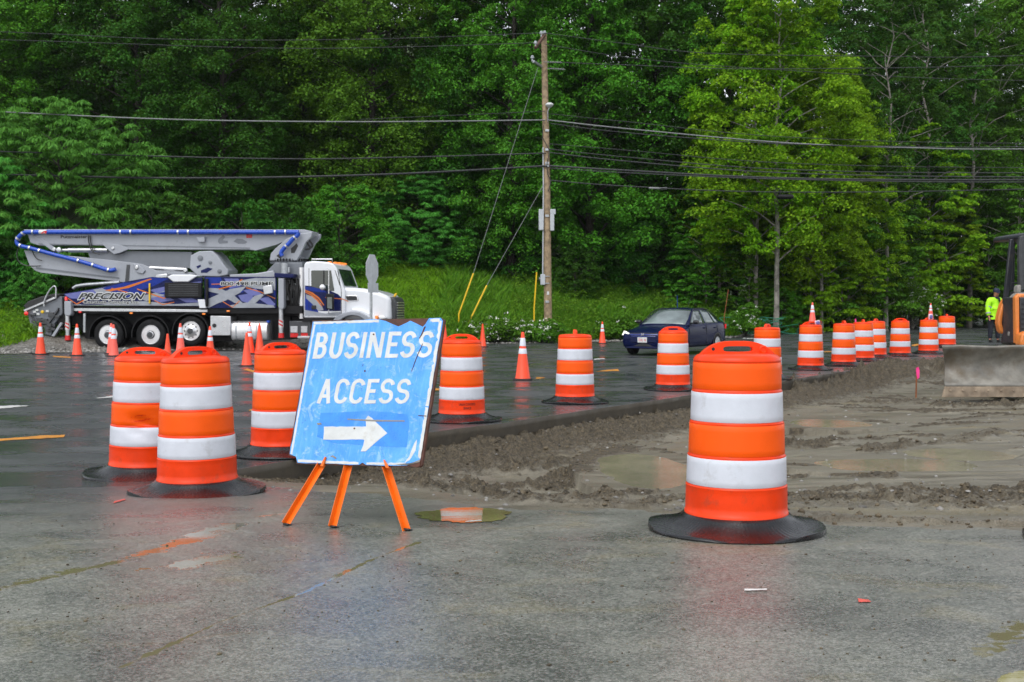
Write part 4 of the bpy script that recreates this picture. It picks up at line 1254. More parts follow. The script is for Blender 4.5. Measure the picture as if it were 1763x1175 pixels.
# cones perched on two barrel lids, each with a small flashing lamp hung on it
M['lamp_pink'] = mat('lamp_case', (.75, .55, .62), .3)
def make_lamp():
    t = thing('warning_lamp', 'lamp', 'warning lamp')
    MB().box((0, 0, .06), (.11, .05, .12)).build('lamp_case', M['lamp_pink'], t, bevel=.015)
    MB().lathe([(.045, 0), (.045, .015), (.03, .028), (0, .03)], 18, Matrix.Translation((0, -.025, .06)) @ Matrix.Rotation(R(90), 4, 'X')).build('lens', M['panel_lav'], t)
    MB().tube([(-.03, 0, .118), (-.03, 0, .15), (.03, 0, .15), (.03, 0, .118)], .006, 6).build('bracket', M['red'], t)
    return t
lamp = make_lamp()
for j, (i, top, lab1, lab2) in enumerate([(8, 534, 'small cone standing on the lid of the barrel left of the three close barrels', 'small pale lamp lying on the barrel lid left of the three close barrels'),
                            (13, 527, 'small cone standing on the lid of the left barrel of the far pair', 'small pale lamp hung at the cone on the far pair of barrels')]):
    x, y, z = BPOS[i]
    o = copytree(C_fd); o.scale = (.62, .62, .56)
    o.location = (x + .06 + .03 * j, y + .10, z + 1.047); o.rotation_euler = (0, 0, .4)
    o['label'] = lab1; o['group'] = 'small cones on barrel lids'
    l = lamp if j == 0 else copytree(lamp)
    l['label'] = lab2; l['group'] = 'lamps on barrel lids'
    if j == 0:
        l.location = (x + .07, y - .10, z + 1.075); l.rotation_euler = (R(12), R(80), R(15))
    else:
        l.location = (x + .03, y - .07, z + 1.045); l.rotation_euler = (0, 0, R(10)); l.scale = (1.2, 1.2, 1.5)

# ================================================================== BUSINESS ACCESS SIGN
SY = R(33); SL = R(17)
ux = Vector((math.cos(SY), -math.sin(SY), 0))
bk_ = Vector((math.sin(SY), math.cos(SY), 0))
vz = (bk_ * math.sin(SL) + Vector((0, 0, 1)) * math.cos(SL)).normalized()
wn = vz.cross(ux).normalized()              # local y: away from the viewer
if wn.y < 0: wn = -wn
SM = Matrix((ux, wn, vz)).transposed()
SO = at(610, 801, 7.35)
SF = Frame(SO, M=SM)
sign = thing('sandwich_sign', 'blue BUSINESS ACCESS sign with a white arrow on three orange legs', 'sign', SO)
sign.rotation_euler = SM.to_euler()
def SP_(pts, yl=0.): return [SF.P(a, b, yl) for a, b in pts]
def jagged(pts, amp, step=9):
    out = []
    for i in range(len(pts)):
        (ax, ay), (bx, by) = pts[i], pts[(i + 1) % len(pts)]
        k = max(1, int(math.hypot(bx - ax, by - ay) / step))
        for j in range(k):
            out.append((ax + (bx - ax) * j / k + random.uniform(-amp, amp), ay + (by - ay) * j / k + random.uniform(-amp, amp)))
    return out
random.seed(21)
M['sign_blue'], n, b = newmat('weathered_blue_sheeting')
tc = N(n, 'ShaderNodeTexCoord'); P = tc.outputs['Object']
mp = N(n, 'ShaderNodeMapping'); n.links.new(P, mp.inputs[0]); mp.inputs['Scale'].default_value = (3.5, 1, .6)
c = mixc(n, ramp(n, noise(n, P, 5, 6, .65), .36, .66), (.055, .285, .82), (.105, .40, .92))
c = mixc(n, ramp(n, noise(n, mp.outputs[0], 14, 5, .7), .50, .72, 0, .55), c, (.20, .50, .92))
c = mixc(n, ramp(n, noise(n, P, 9, 9, .8, .8), .53, .68, 0, .75), c, (.50, .68, .88))
c = mixc(n, ramp(n, noise(n, P, 24, 9, .8, 1.5), .585, .66, 0, .75), c, (.04, .08, .14))
n.links.new(c, b.inputs['Base Color']); b.inputs['Roughness'].default_value = .36
M['sign_blue2'] = mat('newer_blue_patch', (.042, .265, .82), .3, var=.12, vscale=12, dirt=.25, dirtcol=(.3, .45, .7))
outline = [(537, 552), (552, 551), (764, 547), (768, 552), (727, 800), (722, 806), (508, 799), (507, 787), (494, 784)]
MB().prism(SP_([(537, 552), (760, 547.5), (765, 551), (726, 800), (722, 804.5), (510, 799), (509, 788), (496, 784)]), .004, .019).build('back_board', M['board_brown'], sign, smooth=False)
face = jagged([(539, 554), (600, 553), (652, 550), (664, 553), (686, 563), (700, 556), (707, 552), (718, 557), (728, 563), (733, 558), (739, 549), (758, 548), (762, 553), (745, 655), (723, 794), (707, 797), (700, 802), (630, 801), (624, 797), (618, 801), (512, 797), (510, 786), (499, 782)], .7, 12)
fb = MB().prism(SP_(face, .001), 0.0005, .004).build('sign_face', M['sign_blue'], sign, smooth=False)
# white border, chipped
def strip(pts, wpx, nx, ny, lay, chip=.5):
    """a chipped band along a picture polyline; nx, ny point from the rim to the inside"""
    up = []; dn = []
    for (ax, ay), (bx, by) in zip(pts[:-1], pts[1:]):
        L = math.hypot(bx - ax, by - ay); k = max(2, int(L / 4))
        for j in range(k + 1):
            t = j / k
            x, y = ax + (bx - ax) * t, ay + (by - ay) * t
            a_ = random.uniform(-.3, .3); q = wpx * (random.uniform(.85, 1.05) if random.random() < .8 else random.uniform(1 - chip, 1.0))
            up.append((x + nx * a_, y + ny * a_)); dn.append((x + nx * q, y + ny * q))
    return SP_(up + dn[::-1], lay)
bd = MB()
bd.prism(strip([(540, 554.5), (652, 550.8)], 4.5, .05, 1, -.0006), -.0006, .0004)
bd.prism(strip([(741, 549.4), (757, 548.6)], 6.5, -.05, 1, -.0006), -.0006, .0004)
bd.prism(strip([(761, 553), (745, 655), (738, 700)], 5.5, -1, -.15, -.0006, .7), -.0006, .0004)
bd.prism(strip([(737.5, 702), (724, 790)], 5.5, -1, -.15, -.0006, .7), -.0006, .0004)
bd.prism(strip([(540, 559), (520, 668), (500, 782)], 3.4, 1, .2, -.0006, .35), -.0006, .0004)
bd.prism(strip([(513, 796), (617, 800)], 4.5, .02, -1, -.0006, .5), -.0006, .0004)
bd.prism(strip([(631, 800.2), (698, 801)], 4.0, .02, -1, -.0006, .6), -.0006, .0004)
bd.prism(SP_(jagged([(713, 764), (718, 757), (716, 776), (706, 792), (696, 799), (704, 786)], .6, 6), -.0006), -.0006, .0004)
bd.build('border', M['white_plain'], fb, smooth=False)
MB().prism(SP_(jagged([(552, 711), (640, 708), (700, 713), (704, 724), (700, 770), (640, 768), (570, 762), (545, 752)], .8, 14), -.0006), -.0006, .0004).build('patch', M['sign_blue2'], fb, smooth=False)
arrow = jagged([(558, 735), (630, 734.5), (629, 722), (634, 716), (640, 720), (667, 746), (640, 768), (630, 777), (621, 778), (625, 768), (627, 757), (556.5, 757.5)], .45, 7)
MB().prism(SP_(arrow, -.0018), -.0018, -.0007).build('arrow', M['white_plain'], fb, smooth=False)
# letters drawn as strokes: (x 0..1, y 0..1 up)
def arc(cx, cy, rx, ry, a0, a1, k=9): return [(cx + rx * math.cos(R(a0 + (a1 - a0) * i / k)), cy + ry * math.sin(R(a0 + (a1 - a0) * i / k))) for i in range(k + 1)]
GL = {
    'B': [[(.12, .0), (.12, 1)], [(.19, .93), (.52, .93)] + arc(.52, .74, .33, .19, 90, -90) + [(.19, .55)], [(.19, .07), (.58, .07)] + arc(.58, .29, .33, .22, -90, 90) + [(.19, .51)]],
    'U': [[(.1, 1), (.1, .32)] + arc(.5, .32, .4, .26, 180, 360, 14) + [(.9, .32), (.9, 1)]],
    'S': [arc(.5, .715, .40, .225, 12, 240, 12) + arc(.5, .285, .42, .225, 62, -165, 12)],
    'I': [[(.5, 0), (.5, 1)]],
    'N': [[(.1, 0), (.1, 1)], [(.16, .97), (.84, .03)], [(.9, 0), (.9, 1)]],
    'E': [[(.12, 0), (.12, 1)], [(.19, .93), (.9, .93)], [(.19, .51), (.74, .51)], [(.19, .07), (.92, .07)]],
    'A': [[(.05, 0), (.48, 1)], [(.95, 0), (.52, 1)], [(.24, .30), (.76, .30)]],
    'C': [arc(.53, .70, .43, .24, 12, 180, 10) + arc(.53, .30, .43, .24, 180, 348, 10)],
}
def letter(mb, ch, quad, th):
    """quad: picture corners bl, br, tr, tl"""
    bl, br, tr, tl = quad
    wpx = math.hypot(br[0] - bl[0], br[1] - bl[1]); hpx = math.hypot(tl[0] - bl[0], tl[1] - bl[1])
    def mp_(u, v):
        x = (bl[0] * (1 - u) + br[0] * u) * (1 - v) + (tl[0] * (1 - u) + tr[0] * u) * v
        y = (bl[1] * (1 - u) + br[1] * u) * (1 - v) + (tl[1] * (1 - u) + tr[1] * u) * v
        return x, y
    for si, st in enumerate(GL[ch]):
        P_ = [Vector((u * wpx, v * hpx)) for u, v in st]
        P_ = [p for i, p in enumerate(P_) if i == 0 or (p - P_[i - 1]).length > .05]
        L_ = []; R_ = []
        for i, p in enumerate(P_):
            a_ = (P_[i] - P_[i - 1]).normalized() if i else None
            c_ = (P_[i + 1] - P_[i]).normalized() if i < len(P_) - 1 else None
            t_ = ((a_ or c_) + (c_ or a_)).normalized()
            nn = Vector((-t_.y, t_.x)); k = 1 / max(.55, nn.dot(Vector((-(c_ or a_).y, (c_ or a_).x))))
            e1 = random.uniform(-.25, .25); e2 = random.uniform(-.25, .25)
            L_.append(p + nn * (th / 2 * k + e1)); R_.append(p - nn * (th / 2 * k + e2))
        lay = -.0008 - .0003 * si
        cv = [SF.P(*mp_(q.x / wpx, q.y / hpx), lay) for q in L_ + R_]
        m_ = len(L_)
        mb.add([(x, lay, z) for x, z in cv], [(i, i + 1, m_ + i + 1, m_ + i) for i in range(m_ - 1)])
lt = MB()
for ch, x0, x1 in [('B', 540, 562), ('U', 567, 590), ('S', 593, 616), ('I', 617, 631), ('N', 632, 659), ('E', 664, 690), ('S', 689, 714), ('S', 718, 744)]:
    yb_ = 617.5 - (x0 - 540) * .012; yt = 573 - (x0 - 540) * .012
    letter(lt, ch, ((x0 - 1, yb_ + .5), (x1 - 4, yb_ - .3), (x1 + 4, yt), (x0 + 7, yt)), 6.9)
lt.build('lettering', M['white_plain'], fb, smooth=False); lt = MB()
for ch, x0, x1 in [('A', 548, 570), ('C', 575, 598), ('C', 601, 625), ('E', 628, 652), ('S', 652, 677), ('S', 680, 705)]:
    yb_ = 695; yt = 653
    letter(lt, ch, ((x0 - 1, yb_), (x1 - 4, yb_), (x1 + 4, yt), (x0 + 7, yt)), 6.3)
lt.build('lettering', M['white_plain'], fb, smooth=False)
for pl in [[(598, 721), (640, 723), (696, 724), (697, 726), (640, 726), (598, 723)], [(545, 729), (552, 728), (554, 731), (547, 732)], [(568, 786), (573, 784), (579, 788), (578, 791), (574, 788)], [(682, 803 - 3), (700, 801), (724, 791), (722, 796), (706, 800)]]:
    MB().prism(SP_(pl, -.0022), -.0022, -.0008).build('scrape', M['stone'], fb, smooth=False)
cr_ = MB()
cr_.prism(SP_([(727, 592), (718, 612), (712, 628), (708, 640), (708.6, 640), (713, 628), (719.2, 612), (728, 592)], -.0026), -.0026, -.0014)
cr_.prism(SP_([(730, 563), (725, 576), (721, 583), (722.5, 583), (727, 576), (733, 562)], -.0026), -.0026, -.0014)
cr_.prism(SP_([(720, 715), (734, 716), (734, 717.2), (720, 716.2)], -.0026), -.0026, -.0014)
cr_.prism(SP_([(702, 803), (724, 793), (723, 802), (718, 805)], -.0006), -.0006, .0004)
for cx, cy in ((643, 576), (628, 639), (610, 738)):
    cr_.prism(SP_([(cx + 1.5 * math.cos(t), cy + 1.5 * math.sin(t)) for t in np.linspace(0, 6.28, 12, endpoint=False)], -.0026), -.0026, -.0014)
cr_.build('crack', M['board_brown'], fb, smooth=False)
# legs: angle section, from the back of the board down to the lot
def toS(p):
    q = SM.inverted() @ (Vector(p) - SO); return q
def angle_leg(top, foot):
    a, b_ = toS(top), toS(foot)
    d_ = (b_ - a).normalized(); x_ = d_.cross(Vector((0, 1, 0))).normalized(); y_ = x_.cross(d_)
    mb = MB()
    for off1, sx, sy in ((Vector((0, 0, 0)), .036, .004), (x_ * -.0165 + y_ * -.0195, .004, .036)):
        vs = []
        for p in (a, b_):
            for i, j in ((-1, -1), (1, -1), (1, 1), (-1, 1)):
                vs.append(p + off1 + x_ * (i * sx / 2) + y_ * (j * sy / 2))
        mb.add(vs, [(0, 3, 2, 1), (4, 5, 6, 7), (0, 1, 5, 4), (1, 2, 6, 5), (2, 3, 7, 6), (3, 0, 4, 7)])
    o = mb.build('leg', M['leg_orange'], sign, smooth=False, bevel=.0015)
    MB().box(b_ + d_ * -.006, (.042, .042, .012)).build('foot_cap', M['black_rubber'], o, bevel=.003)
    return o
def footp(px, py, yy_=None):
    p = gnd(px, py, .12)
    for _ in range(4): p = gnd(px, py, float(zpave(p.x, p.y)))
    return p
def wp(px, py, yl):
    x, z = SF.P(px, py, yl); return SO + SM @ Vector((x, yl, z))
for (tx, ty, yl), (fx, fy) in [((559, 797, .042), (494, 905)), ((604, 798, .045), (575, 909)), ((666, 799, .042), (703, 914))]:
    angle_leg(wp(tx, ty, yl), footp(fx, fy))
tips = MB()
for a_, b_ in (((560, 787), (554, 803)), ((661, 792), (667, 806))):
    A = SF.P(*a_, -.012); B = SF.P(*b_, -.012)
    tips.prism([(A[0] - .004, A[1]), (A[0] + .004, A[1]), (B[0] + .012, B[1]), (B[0] - .012, B[1])], -.014, -.004)
tips.build('bracket', M['leg_orange'], sign, smooth=False)

# small stake with a pink ribbon in the dirt
def stake(label, foot, h, lean, rib=True):
    t = thing('survey_stake', label, 'stake', foot, 0, 'survey stakes')
    MB().bar((0, 0, -.05), (lean, 0, h), .022, .022).build('post', M['stake_wood'], t, smooth=False)
    mb = MB()
    mb.add([(lean - .02, -.016, h - .02), (lean + .03, -.016, h + .01), (lean + .05, -.02, h - .06), (lean + .045, -.03, h - .20), (lean + .01, -.02, h - .24), (lean - .012, -.016, h - .12)], [(0, 1, 2, 3, 4, 5)])
    o = mb.build('ribbon', M['pink'], t, smooth=False)
    s = o.modifiers.new('solid', 'SOLIDIFY'); s.thickness = .008
p = gnd(1577, 679, -.25)
stake('wooden stake with a pink ribbon in the dirt left of the bulldozer blade', (p.x, p.y, dz(p.x, p.y)), .60, .01)
p = at(1473, 560, 52)
stake('thin stake with a pink ribbon at the verge behind the close barrels', (p.x, p.y, zb(p.x, p.y)), .75, -.02)

# ================================================================== CONCRETE PUMP TRUCK
random.seed(41)
TY = R(-6.0)
TO = gnd(360, 604.0, 0.0); TO.z = .0
TF = Frame(TO, TY)
truck = thing('pump_truck', 'grey concrete pump truck with folded boom, blue pipes and a white cab', 'truck', TO, TY)
def TP(pts, yl=0.): return [TF.P(a, b, yl) for a, b in pts]
def tprism(name, pts, y0, y1, m, parent=None, bevel=0., ref=None, **kw):
    return MB().prism(TP(pts, y0 if ref is None else ref), y0, y1).build(name, M[m], parent or truck, bevel=bevel, **kw)
def t3(px, py, yl):
    x, z = TF.P(px, py, yl); return Vector((x, yl, z))
# chassis
tprism('chassis', [(112, 538), (520, 538), (520, 560), (112, 560)], .75, 1.75, 'black', bevel=.01)
tprism('chassis', [(512, 548), (676, 548), (676, 566), (512, 566)], .75, 1.75, 'black', bevel=.01)
tprism('underbody_shade_block', [(125, 540), (500, 540), (500, 585), (390, 588), (150, 588)], .62, 2.0, 'black')  # black block reaching low, paints the deep shade under the truck
# wheels
def wheel(px, py, yl, r=.52, side=1, lift=0, w_=.30, steer=False):
    c = t3(px, py, 0.15); c.z = r if not lift else c.z
    c = Vector((c.x, yl, c.z))
    mt = Matrix.Translation(c) @ Matrix.Rotation(R(90) * side, 4, 'X')
    wh = MB().lathe([(.14, w_ * .5), (.14, -w_ * .2), (.0, -w_ * .2)], 20, mt).build('wheel', M['black'], truck)
    MB().lathe([(.31, w_ / 2 - .02), (r - .09, w_ / 2), (r - .02, w_ / 2 - .03), (r, w_ / 2 - .07), (r, -w_ / 2 + .07), (r - .02, -w_ / 2 + .03), (r - .09, -w_ / 2), (.31, -w_ / 2 + .02), (.31, w_ / 2 - .02)], 40, mt).build('tyre', M['tyre'], wh, ang=60)
    rim = MB().lathe([(.325, w_ / 2 - .01), (.312, w_ / 2 + .004), (.295, w_ / 2 - .012), (.285, w_ / 2 - .06), (.255, w_ / 2 - .075 if not steer else w_ / 2 - .03), (.18, w_ / 2 - .085 if not steer else w_ / 2 + .0), (.13, w_ / 2 - .06 if not steer else w_ / 2 + .03), (.115, w_ / 2 + .05), (.07, w_ / 2 + .06), (0, w_ / 2 + .062)], 36, mt).build('rim', M['chrome'], wh, ang=50)
    hm = MB()
    for k in range(10):
        a = 2 * math.pi * k / 10
        zz = w_ / 2 - .074 if not steer else w_ / 2 - .018
        for rr, sz in ((.222, .026),):
            q = Matrix.Translation((rr * math.cos(a), rr * math.sin(a), zz))
            hm.lathe([(sz, -.004), (sz, .010), (0, .010)], 10, mt @ q)
    hm.build('rim_hole', M['ink'], wh)
    MB().lathe([(.10, w_ / 2 + .055), (.10, w_ / 2 + .066), (.05, w_ / 2 + .072), (0, w_ / 2 + .072)], 20, mt).build('hub_cap', M['darkgrey'], wh)
for px in (189, 262):
    wheel(px, 577, .16, .52, 1); wheel(px, 577, .50, .52, -1)
    wheel(px, 577, 2.34, .52, -1)
wheel(331, 570, .16, .50, 1, 1, steer=True); wheel(331, 570, 2.34, .50, -1, 1)
wheel(607, 576, .16, .52, 1, steer=True); wheel(607, 576, 2.34, .52, -1, steer=True)
for px, py, ro in ((189, 577, .66), (262, 577, .66), (331, 572, .64)):
    c = t3(px, py, .15)
    mb = MB(); o_ = []; i_ = []
    for k in range(21):
        a = R(-8 + 196 * k / 20)
        o_.append((c.x + ro * math.cos(a), c.z + ro * math.sin(a))); i_.append((c.x + (ro - .035) * math.cos(a), c.z + (ro - .035) * math.sin(a)))
    mb.prism(o_ + i_[::-1], -.02, .62).build('mudguard', M['black'], truck, ang=50)
# deck, light rail
tprism('deck', [(112, 527), (520, 527), (520, 540), (112, 540)], .12, 2.4, 'black')
tprism('light_rail', [(126, 531), (357, 533.5), (357, 538), (126, 536)], .04, .12, 'alu', bevel=.008)
lm = MB()
for px, py in ((138, 537.5),): lm.box(t3(px, py, .05), (.09, .06, .06))
lm.build('marker_lamp', M['red_lens'], truck, bevel=.01)
for px, py in ((226, 539.5), (351, 541), (393, 536)): MB().box(t3(px, py, .05), (.10, .06, .05)).build('marker_lamp', M['amber_lens'], truck, bevel=.01)
# side panels with the wave graphics
pan = tprism('side_panel', [(109, 506), (128, 503), (160, 498), (206, 487), (262, 477), (275, 478), (300, 479), (348, 478), (348, 528), (120, 526)], .06, .14, 'panel_navy', bevel=.012)
pan2 = tprism('side_panel', [(352, 477), (476, 477), (476, 531), (352, 531)], .06, .14, 'panel_navy', bevel=.012)
LAY = [.0588]
def decal(pts, m, parent):
    y = LAY[0]; LAY[0] -= .0004
    tprism('decal', pts, y, y + .0003, m, parent, smooth=False)
D1 = pan
for pts, m in [
    ([(111, 507), (160, 499), (186, 511), (150, 516), (121, 514)], 'panel_lav'),
    ([(160, 499), (200, 492), (232, 505), (200, 514), (176, 512)], 'panel_silver'),
    ([(176, 497), (212, 487), (236, 487), (218, 502), (196, 504)], 'panel_blue'),
    ([(214, 490), (262, 478), (290, 480), (262, 494), (226, 504)], 'panel_blue'),
    ([(190, 504), (230, 500), (256, 505), (230, 515), (200, 512)], 'panel_blue'),
    ([(236, 512), (300, 496), (346, 489), (346, 493), (300, 503), (252, 519)], 'panel_silver'),
    ([(256, 500), (300, 490), (346, 485), (346, 489), (300, 497), (270, 505)], 'panel_lav'),
    ([(254, 514), (284, 509), (300, 517), (276, 521)], 'panel_lav'),
    ([(270, 505), (320, 498), (346, 505), (320, 512), (288, 509)], 'panel_blue'),
    ([(306, 514), (330, 513), (346, 521), (320, 521)], 'panel_lav'),
    ([(122, 525), (150, 524), (190, 520), (250, 519), (300, 524), (345, 521), (345, 527), (122, 526)], 'panel_silver'),
    ([(120, 513), (136, 520), (158, 522), (180, 525), (140, 525)], 'panel_navy'),
    ([(112, 510), (132, 523), (152, 512), (152, 514), (132, 525), (113, 512)], 'panel_orange'),
    ([(180, 500), (214, 494), (258, 480), (262, 481), (222, 496), (190, 502)], 'panel_orange'),
    ([(192, 496), (216, 502), (248, 511), (247, 512.5), (214, 503.5), (191, 497)], 'panel_orange'),
    ([(236, 497), (282, 513), (300, 506), (300, 508), (282, 515), (236, 499)], 'panel_orange'),
    ([(266, 517), (280, 524), (300, 520), (300, 521.3), (280, 525.5), (265, 518)], 'panel_orange'),
    ([(300, 492), (346, 487), (346, 488), (300, 493.3)], 'panel_orange')]:
    decal(pts, m, pan)
for pts, m in [
    ([(354, 478), (380, 478), (386, 494), (370, 497), (354, 495)], 'panel_blue'),
    ([(386, 480), (410, 480), (420, 492), (396, 498)], 'panel_lav'),
    ([(400, 485), (440, 479), (474, 479), (474, 500), (446, 498), (424, 494)], 'panel_silver'),
    ([(354, 496), (380, 497), (402, 508), (420, 524), (404, 522), (376, 506), (354, 501)], 'panel_silver'),
    ([(392, 498), (412, 493), (420, 503), (402, 508)], 'panel_blue'),
    ([(418, 500), (440, 497), (452, 508), (432, 510)], 'panel_lav'),
    ([(410, 509), (428, 506), (440, 514), (428, 522), (416, 519)], 'panel_lav'),
    ([(446, 515), (462, 511), (474, 524), (470, 530), (460, 524)], 'panel_lav'),
    ([(452, 496), (466, 494), (474, 502), (474, 510), (460, 504)], 'panel_blue'),
    ([(354, 517), (396, 498), (424, 493), (414, 504), (388, 518), (374, 523), (360, 530), (354, 530)], 'panel_silver'),
    ([(426, 522), (438, 510), (452, 506), (454, 509), (438, 524)], 'panel_silver'),
    ([(380, 522), (398, 518), (408, 530), (396, 530)], 'panel_navy'),
    ([(396, 526), (424, 521), (470, 526), (474, 530), (400, 530.5)], 'panel_silver'),
    ([(364, 489), (380, 488.5), (380, 490), (364, 490.5)], 'panel_orange'),
    ([(376, 497.5), (402, 490), (416, 481), (418, 482), (404, 492), (377, 499)], 'panel_orange'),
    ([(424, 495), (448, 502), (474, 514), (474, 515.3), (448, 503.5), (423, 496.3)], 'panel_orange'),
    ([(384, 519), (400, 529), (412, 518), (413, 519), (400, 530.3), (383, 520)], 'panel_orange')]:
    decal(pts, m, pan2)
def tword(txt, x0, y0, x1, y1, yl, m, name, parent, shear=0., off=0.):
    """lettering between picture corners (x0, y0 top left) and (x1, y1 bottom right)"""
    A = TF.P(x0, y1, yl); B = TF.P(x1, y0, yl)
    mb = MB()
    text_mb(mb, txt, B[0] - A[0], B[1] - A[1], lambda x, z: (A[0] + x, yl, A[1] + z), shear=shear, off=off)
    return mb.build(name, M[m], parent, smooth=False)
tword('PRECISION', 132.5, 503.3, 252.0, 517.4, .041, 'white_plain', 'lettering_outline', pan, .42, .085)
tword('PRECISION', 134.3, 504.8, 250.3, 515.9, .039, 'ink', 'lettering', pan, .42, .030)
tword('Concrete Pumping Inc.', 142.4, 517.3, 240.6, 524.7, .041, 'white_plain', 'lettering_outline', pan, 0, .07)
tword('Concrete Pumping Inc.', 143.3, 518.0, 239.7, 524.0, .039, 'ink', 'lettering', pan, 0, .012)
tword('800.498.PUMP', 378.6, 484.2, 471.2, 493.0, .041, 'white_plain', 'lettering_outline', pan2, 0, .085)
tword('800.498.PUMP', 379.7, 485.2, 470.1, 492.0, .039, 'ink', 'lettering', pan2, 0, .02)
# things on the deck
tprism('radiator_grille', [(283, 487), (347, 487), (347, 513), (283, 513)], -.05, .05, 'black', bevel=.02)
sl = MB()
for k in range(7):
    A = TF.P(290, 490 + k * 3, -.056); B = TF.P(341, 491 + k * 3, -.056)
    sl.prism([(A[0], A[1]), (B[0], A[1]), (B[0], B[1]), (A[0], B[1])], -.056, -.049)
sl.build('louvre', M['darkgrey'], truck, smooth=False)
tprism('cover_box', [(287, 477), (296, 473), (328, 473), (340, 475), (324, 486), (298, 486)], -.02, .5, 'white_paint', bevel=.03)
tprism('exhaust_stack', [(353, 480), (358, 480), (358, 528), (353, 528)], -.06, .02, 'black', bevel=.03)
tprism('sight_glass', [(255.8, 488), (258.4, 488), (258.4, 523), (255.8, 523)], -.0, .05, 'yellow', bevel=.01)
tprism('deck_box', [(268, 473), (288, 471), (288, 479), (266, 480)], .4, 1.4, 'alu', bevel=.03)
tprism('control_box', [(340, 516), (352, 516), (355, 531), (343, 531)], -.03, .06, 'white_paint', bevel=.015)
tprism('valve_block', [(452, 493), (468, 491), (470, 505), (454, 508)], -.08, .06, 'alu', bevel=.02)
tprism('hydraulic_tank', [(395, 473), (440, 471), (470, 466), (476, 478), (395, 478)], .5, 1.9, 'boom_grey', bevel=.03)
MB().tube([t3(126, 497, .5), t3(132, 493, .5), t3(150, 490.5, .5), t3(206, 486.5, .5)], .06, 10).build('delivery_pipe', M['steel'], truck)
# outrigger legs
for (px, y0, y1, w_, nm) in ((116.5, 519, 544, 12, 0), (484, 480, 533, 10, 1)):
    lg = tprism('outrigger', [(px - w_ / 2, y0), (px + w_ / 2 - 1, y0), (px + w_ / 2, y1 - 4), (px + w_ / 2 - 2, y1), (px - w_ / 2 + 2, y1), (px - w_ / 2, y1 - 4)], -.10, .16, 'boom_grey', bevel=.02)
    yb_ = 586 if nm == 0 else 582
    A = t3(px, y1 - 2, .03); B = t3(px, yb_, .03); A.x = B.x = (A.x + B.x) / 2
    MB().cyl(B, A, .078, n=18).build('outrigger_ram', M['alu'], lg)
    MB().cyl(B - Vector((0, 0, .0)), B + Vector((0, 0, .16)), .098, .088, n=18).build('outrigger_foot', M['red'], lg)
    zz = t3(px, 568 if nm == 0 else 564, .03).z; wz = .24
    MB().lathe([(.081, zz), (.081, zz + wz)], 20, Matrix.Translation((B.x, .03, 0))).build('warning_tape', M['white_plain'], lg)
    mb = MB()
    for kk in range(2):
        vs = []
        for j in range(9):
            a = R(-150 + 120 * j / 8); zo = zz + .02 + kk * .12 + .09 * (1 - j / 8)
            vs += [(B.x + .0835 * math.cos(a), .03 + .0835 * math.sin(a), zo), (B.x + .0835 * math.cos(a), .03 + .0835 * math.sin(a), min(zz + wz, zo + .055))]
        mb.add(vs, [(2 * j, 2 * j + 2, 2 * j + 3, 2 * j + 1) for j in range(8)])
    mb.build('warning_stripe', M['red'], lg)
    if nm == 0:
        MB().lathe([(.05, 0), (.05, .1), (.03, .13), (0, .14)], 14, Matrix.Translation(t3(114, 518, .03))).build('beacon', M['red_lens'], lg)
# boxes and tank under the deck
bx_ = tprism('tool_box', [(362, 544), (397, 545), (397, 578), (362, 578)], .0, .6, 'alu', bevel=.015)
dp = MB()
for i in range(12):
    for j in range(11):
        c = t3(365 + i * 2.7, 548 + j * 2.7, -.001)
        dp.box(c, (.022, .004, .008), Matrix.Rotation(R(45 if (i + j) % 2 else -45), 3, 'Y'))
dp.build('tread_pattern', M['steel'], bx_, smooth=False)
MB().lathe([(.07, 0), (.07, .012), (0, .016)], 16, Matrix.Translation(t3(369, 561, -.002)) @ Matrix.Rotation(R(90), 4, 'X')).build('latch', M['ink'], bx_)
A = t3(402.5, 570, .4); B = t3(466, 570, .4)
ft = MB(); ot = []
for k in range(32):
    a = 2 * math.pi * k / 32; c, s = math.cos(a), math.sin(a)
    ot.append((.36 * math.copysign(abs(c) ** .6, c), .335 * math.copysign(abs(s) ** .6, s)))
n = 32; vs = []
for x, q in ((A.x, .9), (A.x + .03, 1), (B.x - .03, 1), (B.x, .9)):
    vs += [(x, .42 + y * q, A.z + z * q) for y, z in ot]
fs = [tuple(range(n)), tuple(3 * n + j for j in range(n))]
for l in range(3):
    for j in range(n): fs.append((l * n + j, l * n + (j + 1) % n, (l + 1) * n + (j + 1) % n, (l + 1) * n + j))
tank = ft.add(vs, fs).build('fuel_tank', M['chrome'], truck, ang=40)
for px in (412, 447):
    x = t3(px, 570, .4).x
    MB().add([(x + dx, .42 + y * 1.012, A.z + z * 1.012) for dx in (-.025, .025) for y, z in ot], [(j, (j + 1) % n, n + (j + 1) % n, n + j) for j in range(n)]).build('strap', M['steel'], tank)
MB().cyl(t3(462, 552, .2), t3(462, 556, .2), .06, n=14).build('filler_cap', M['pipe_blue'], tank)
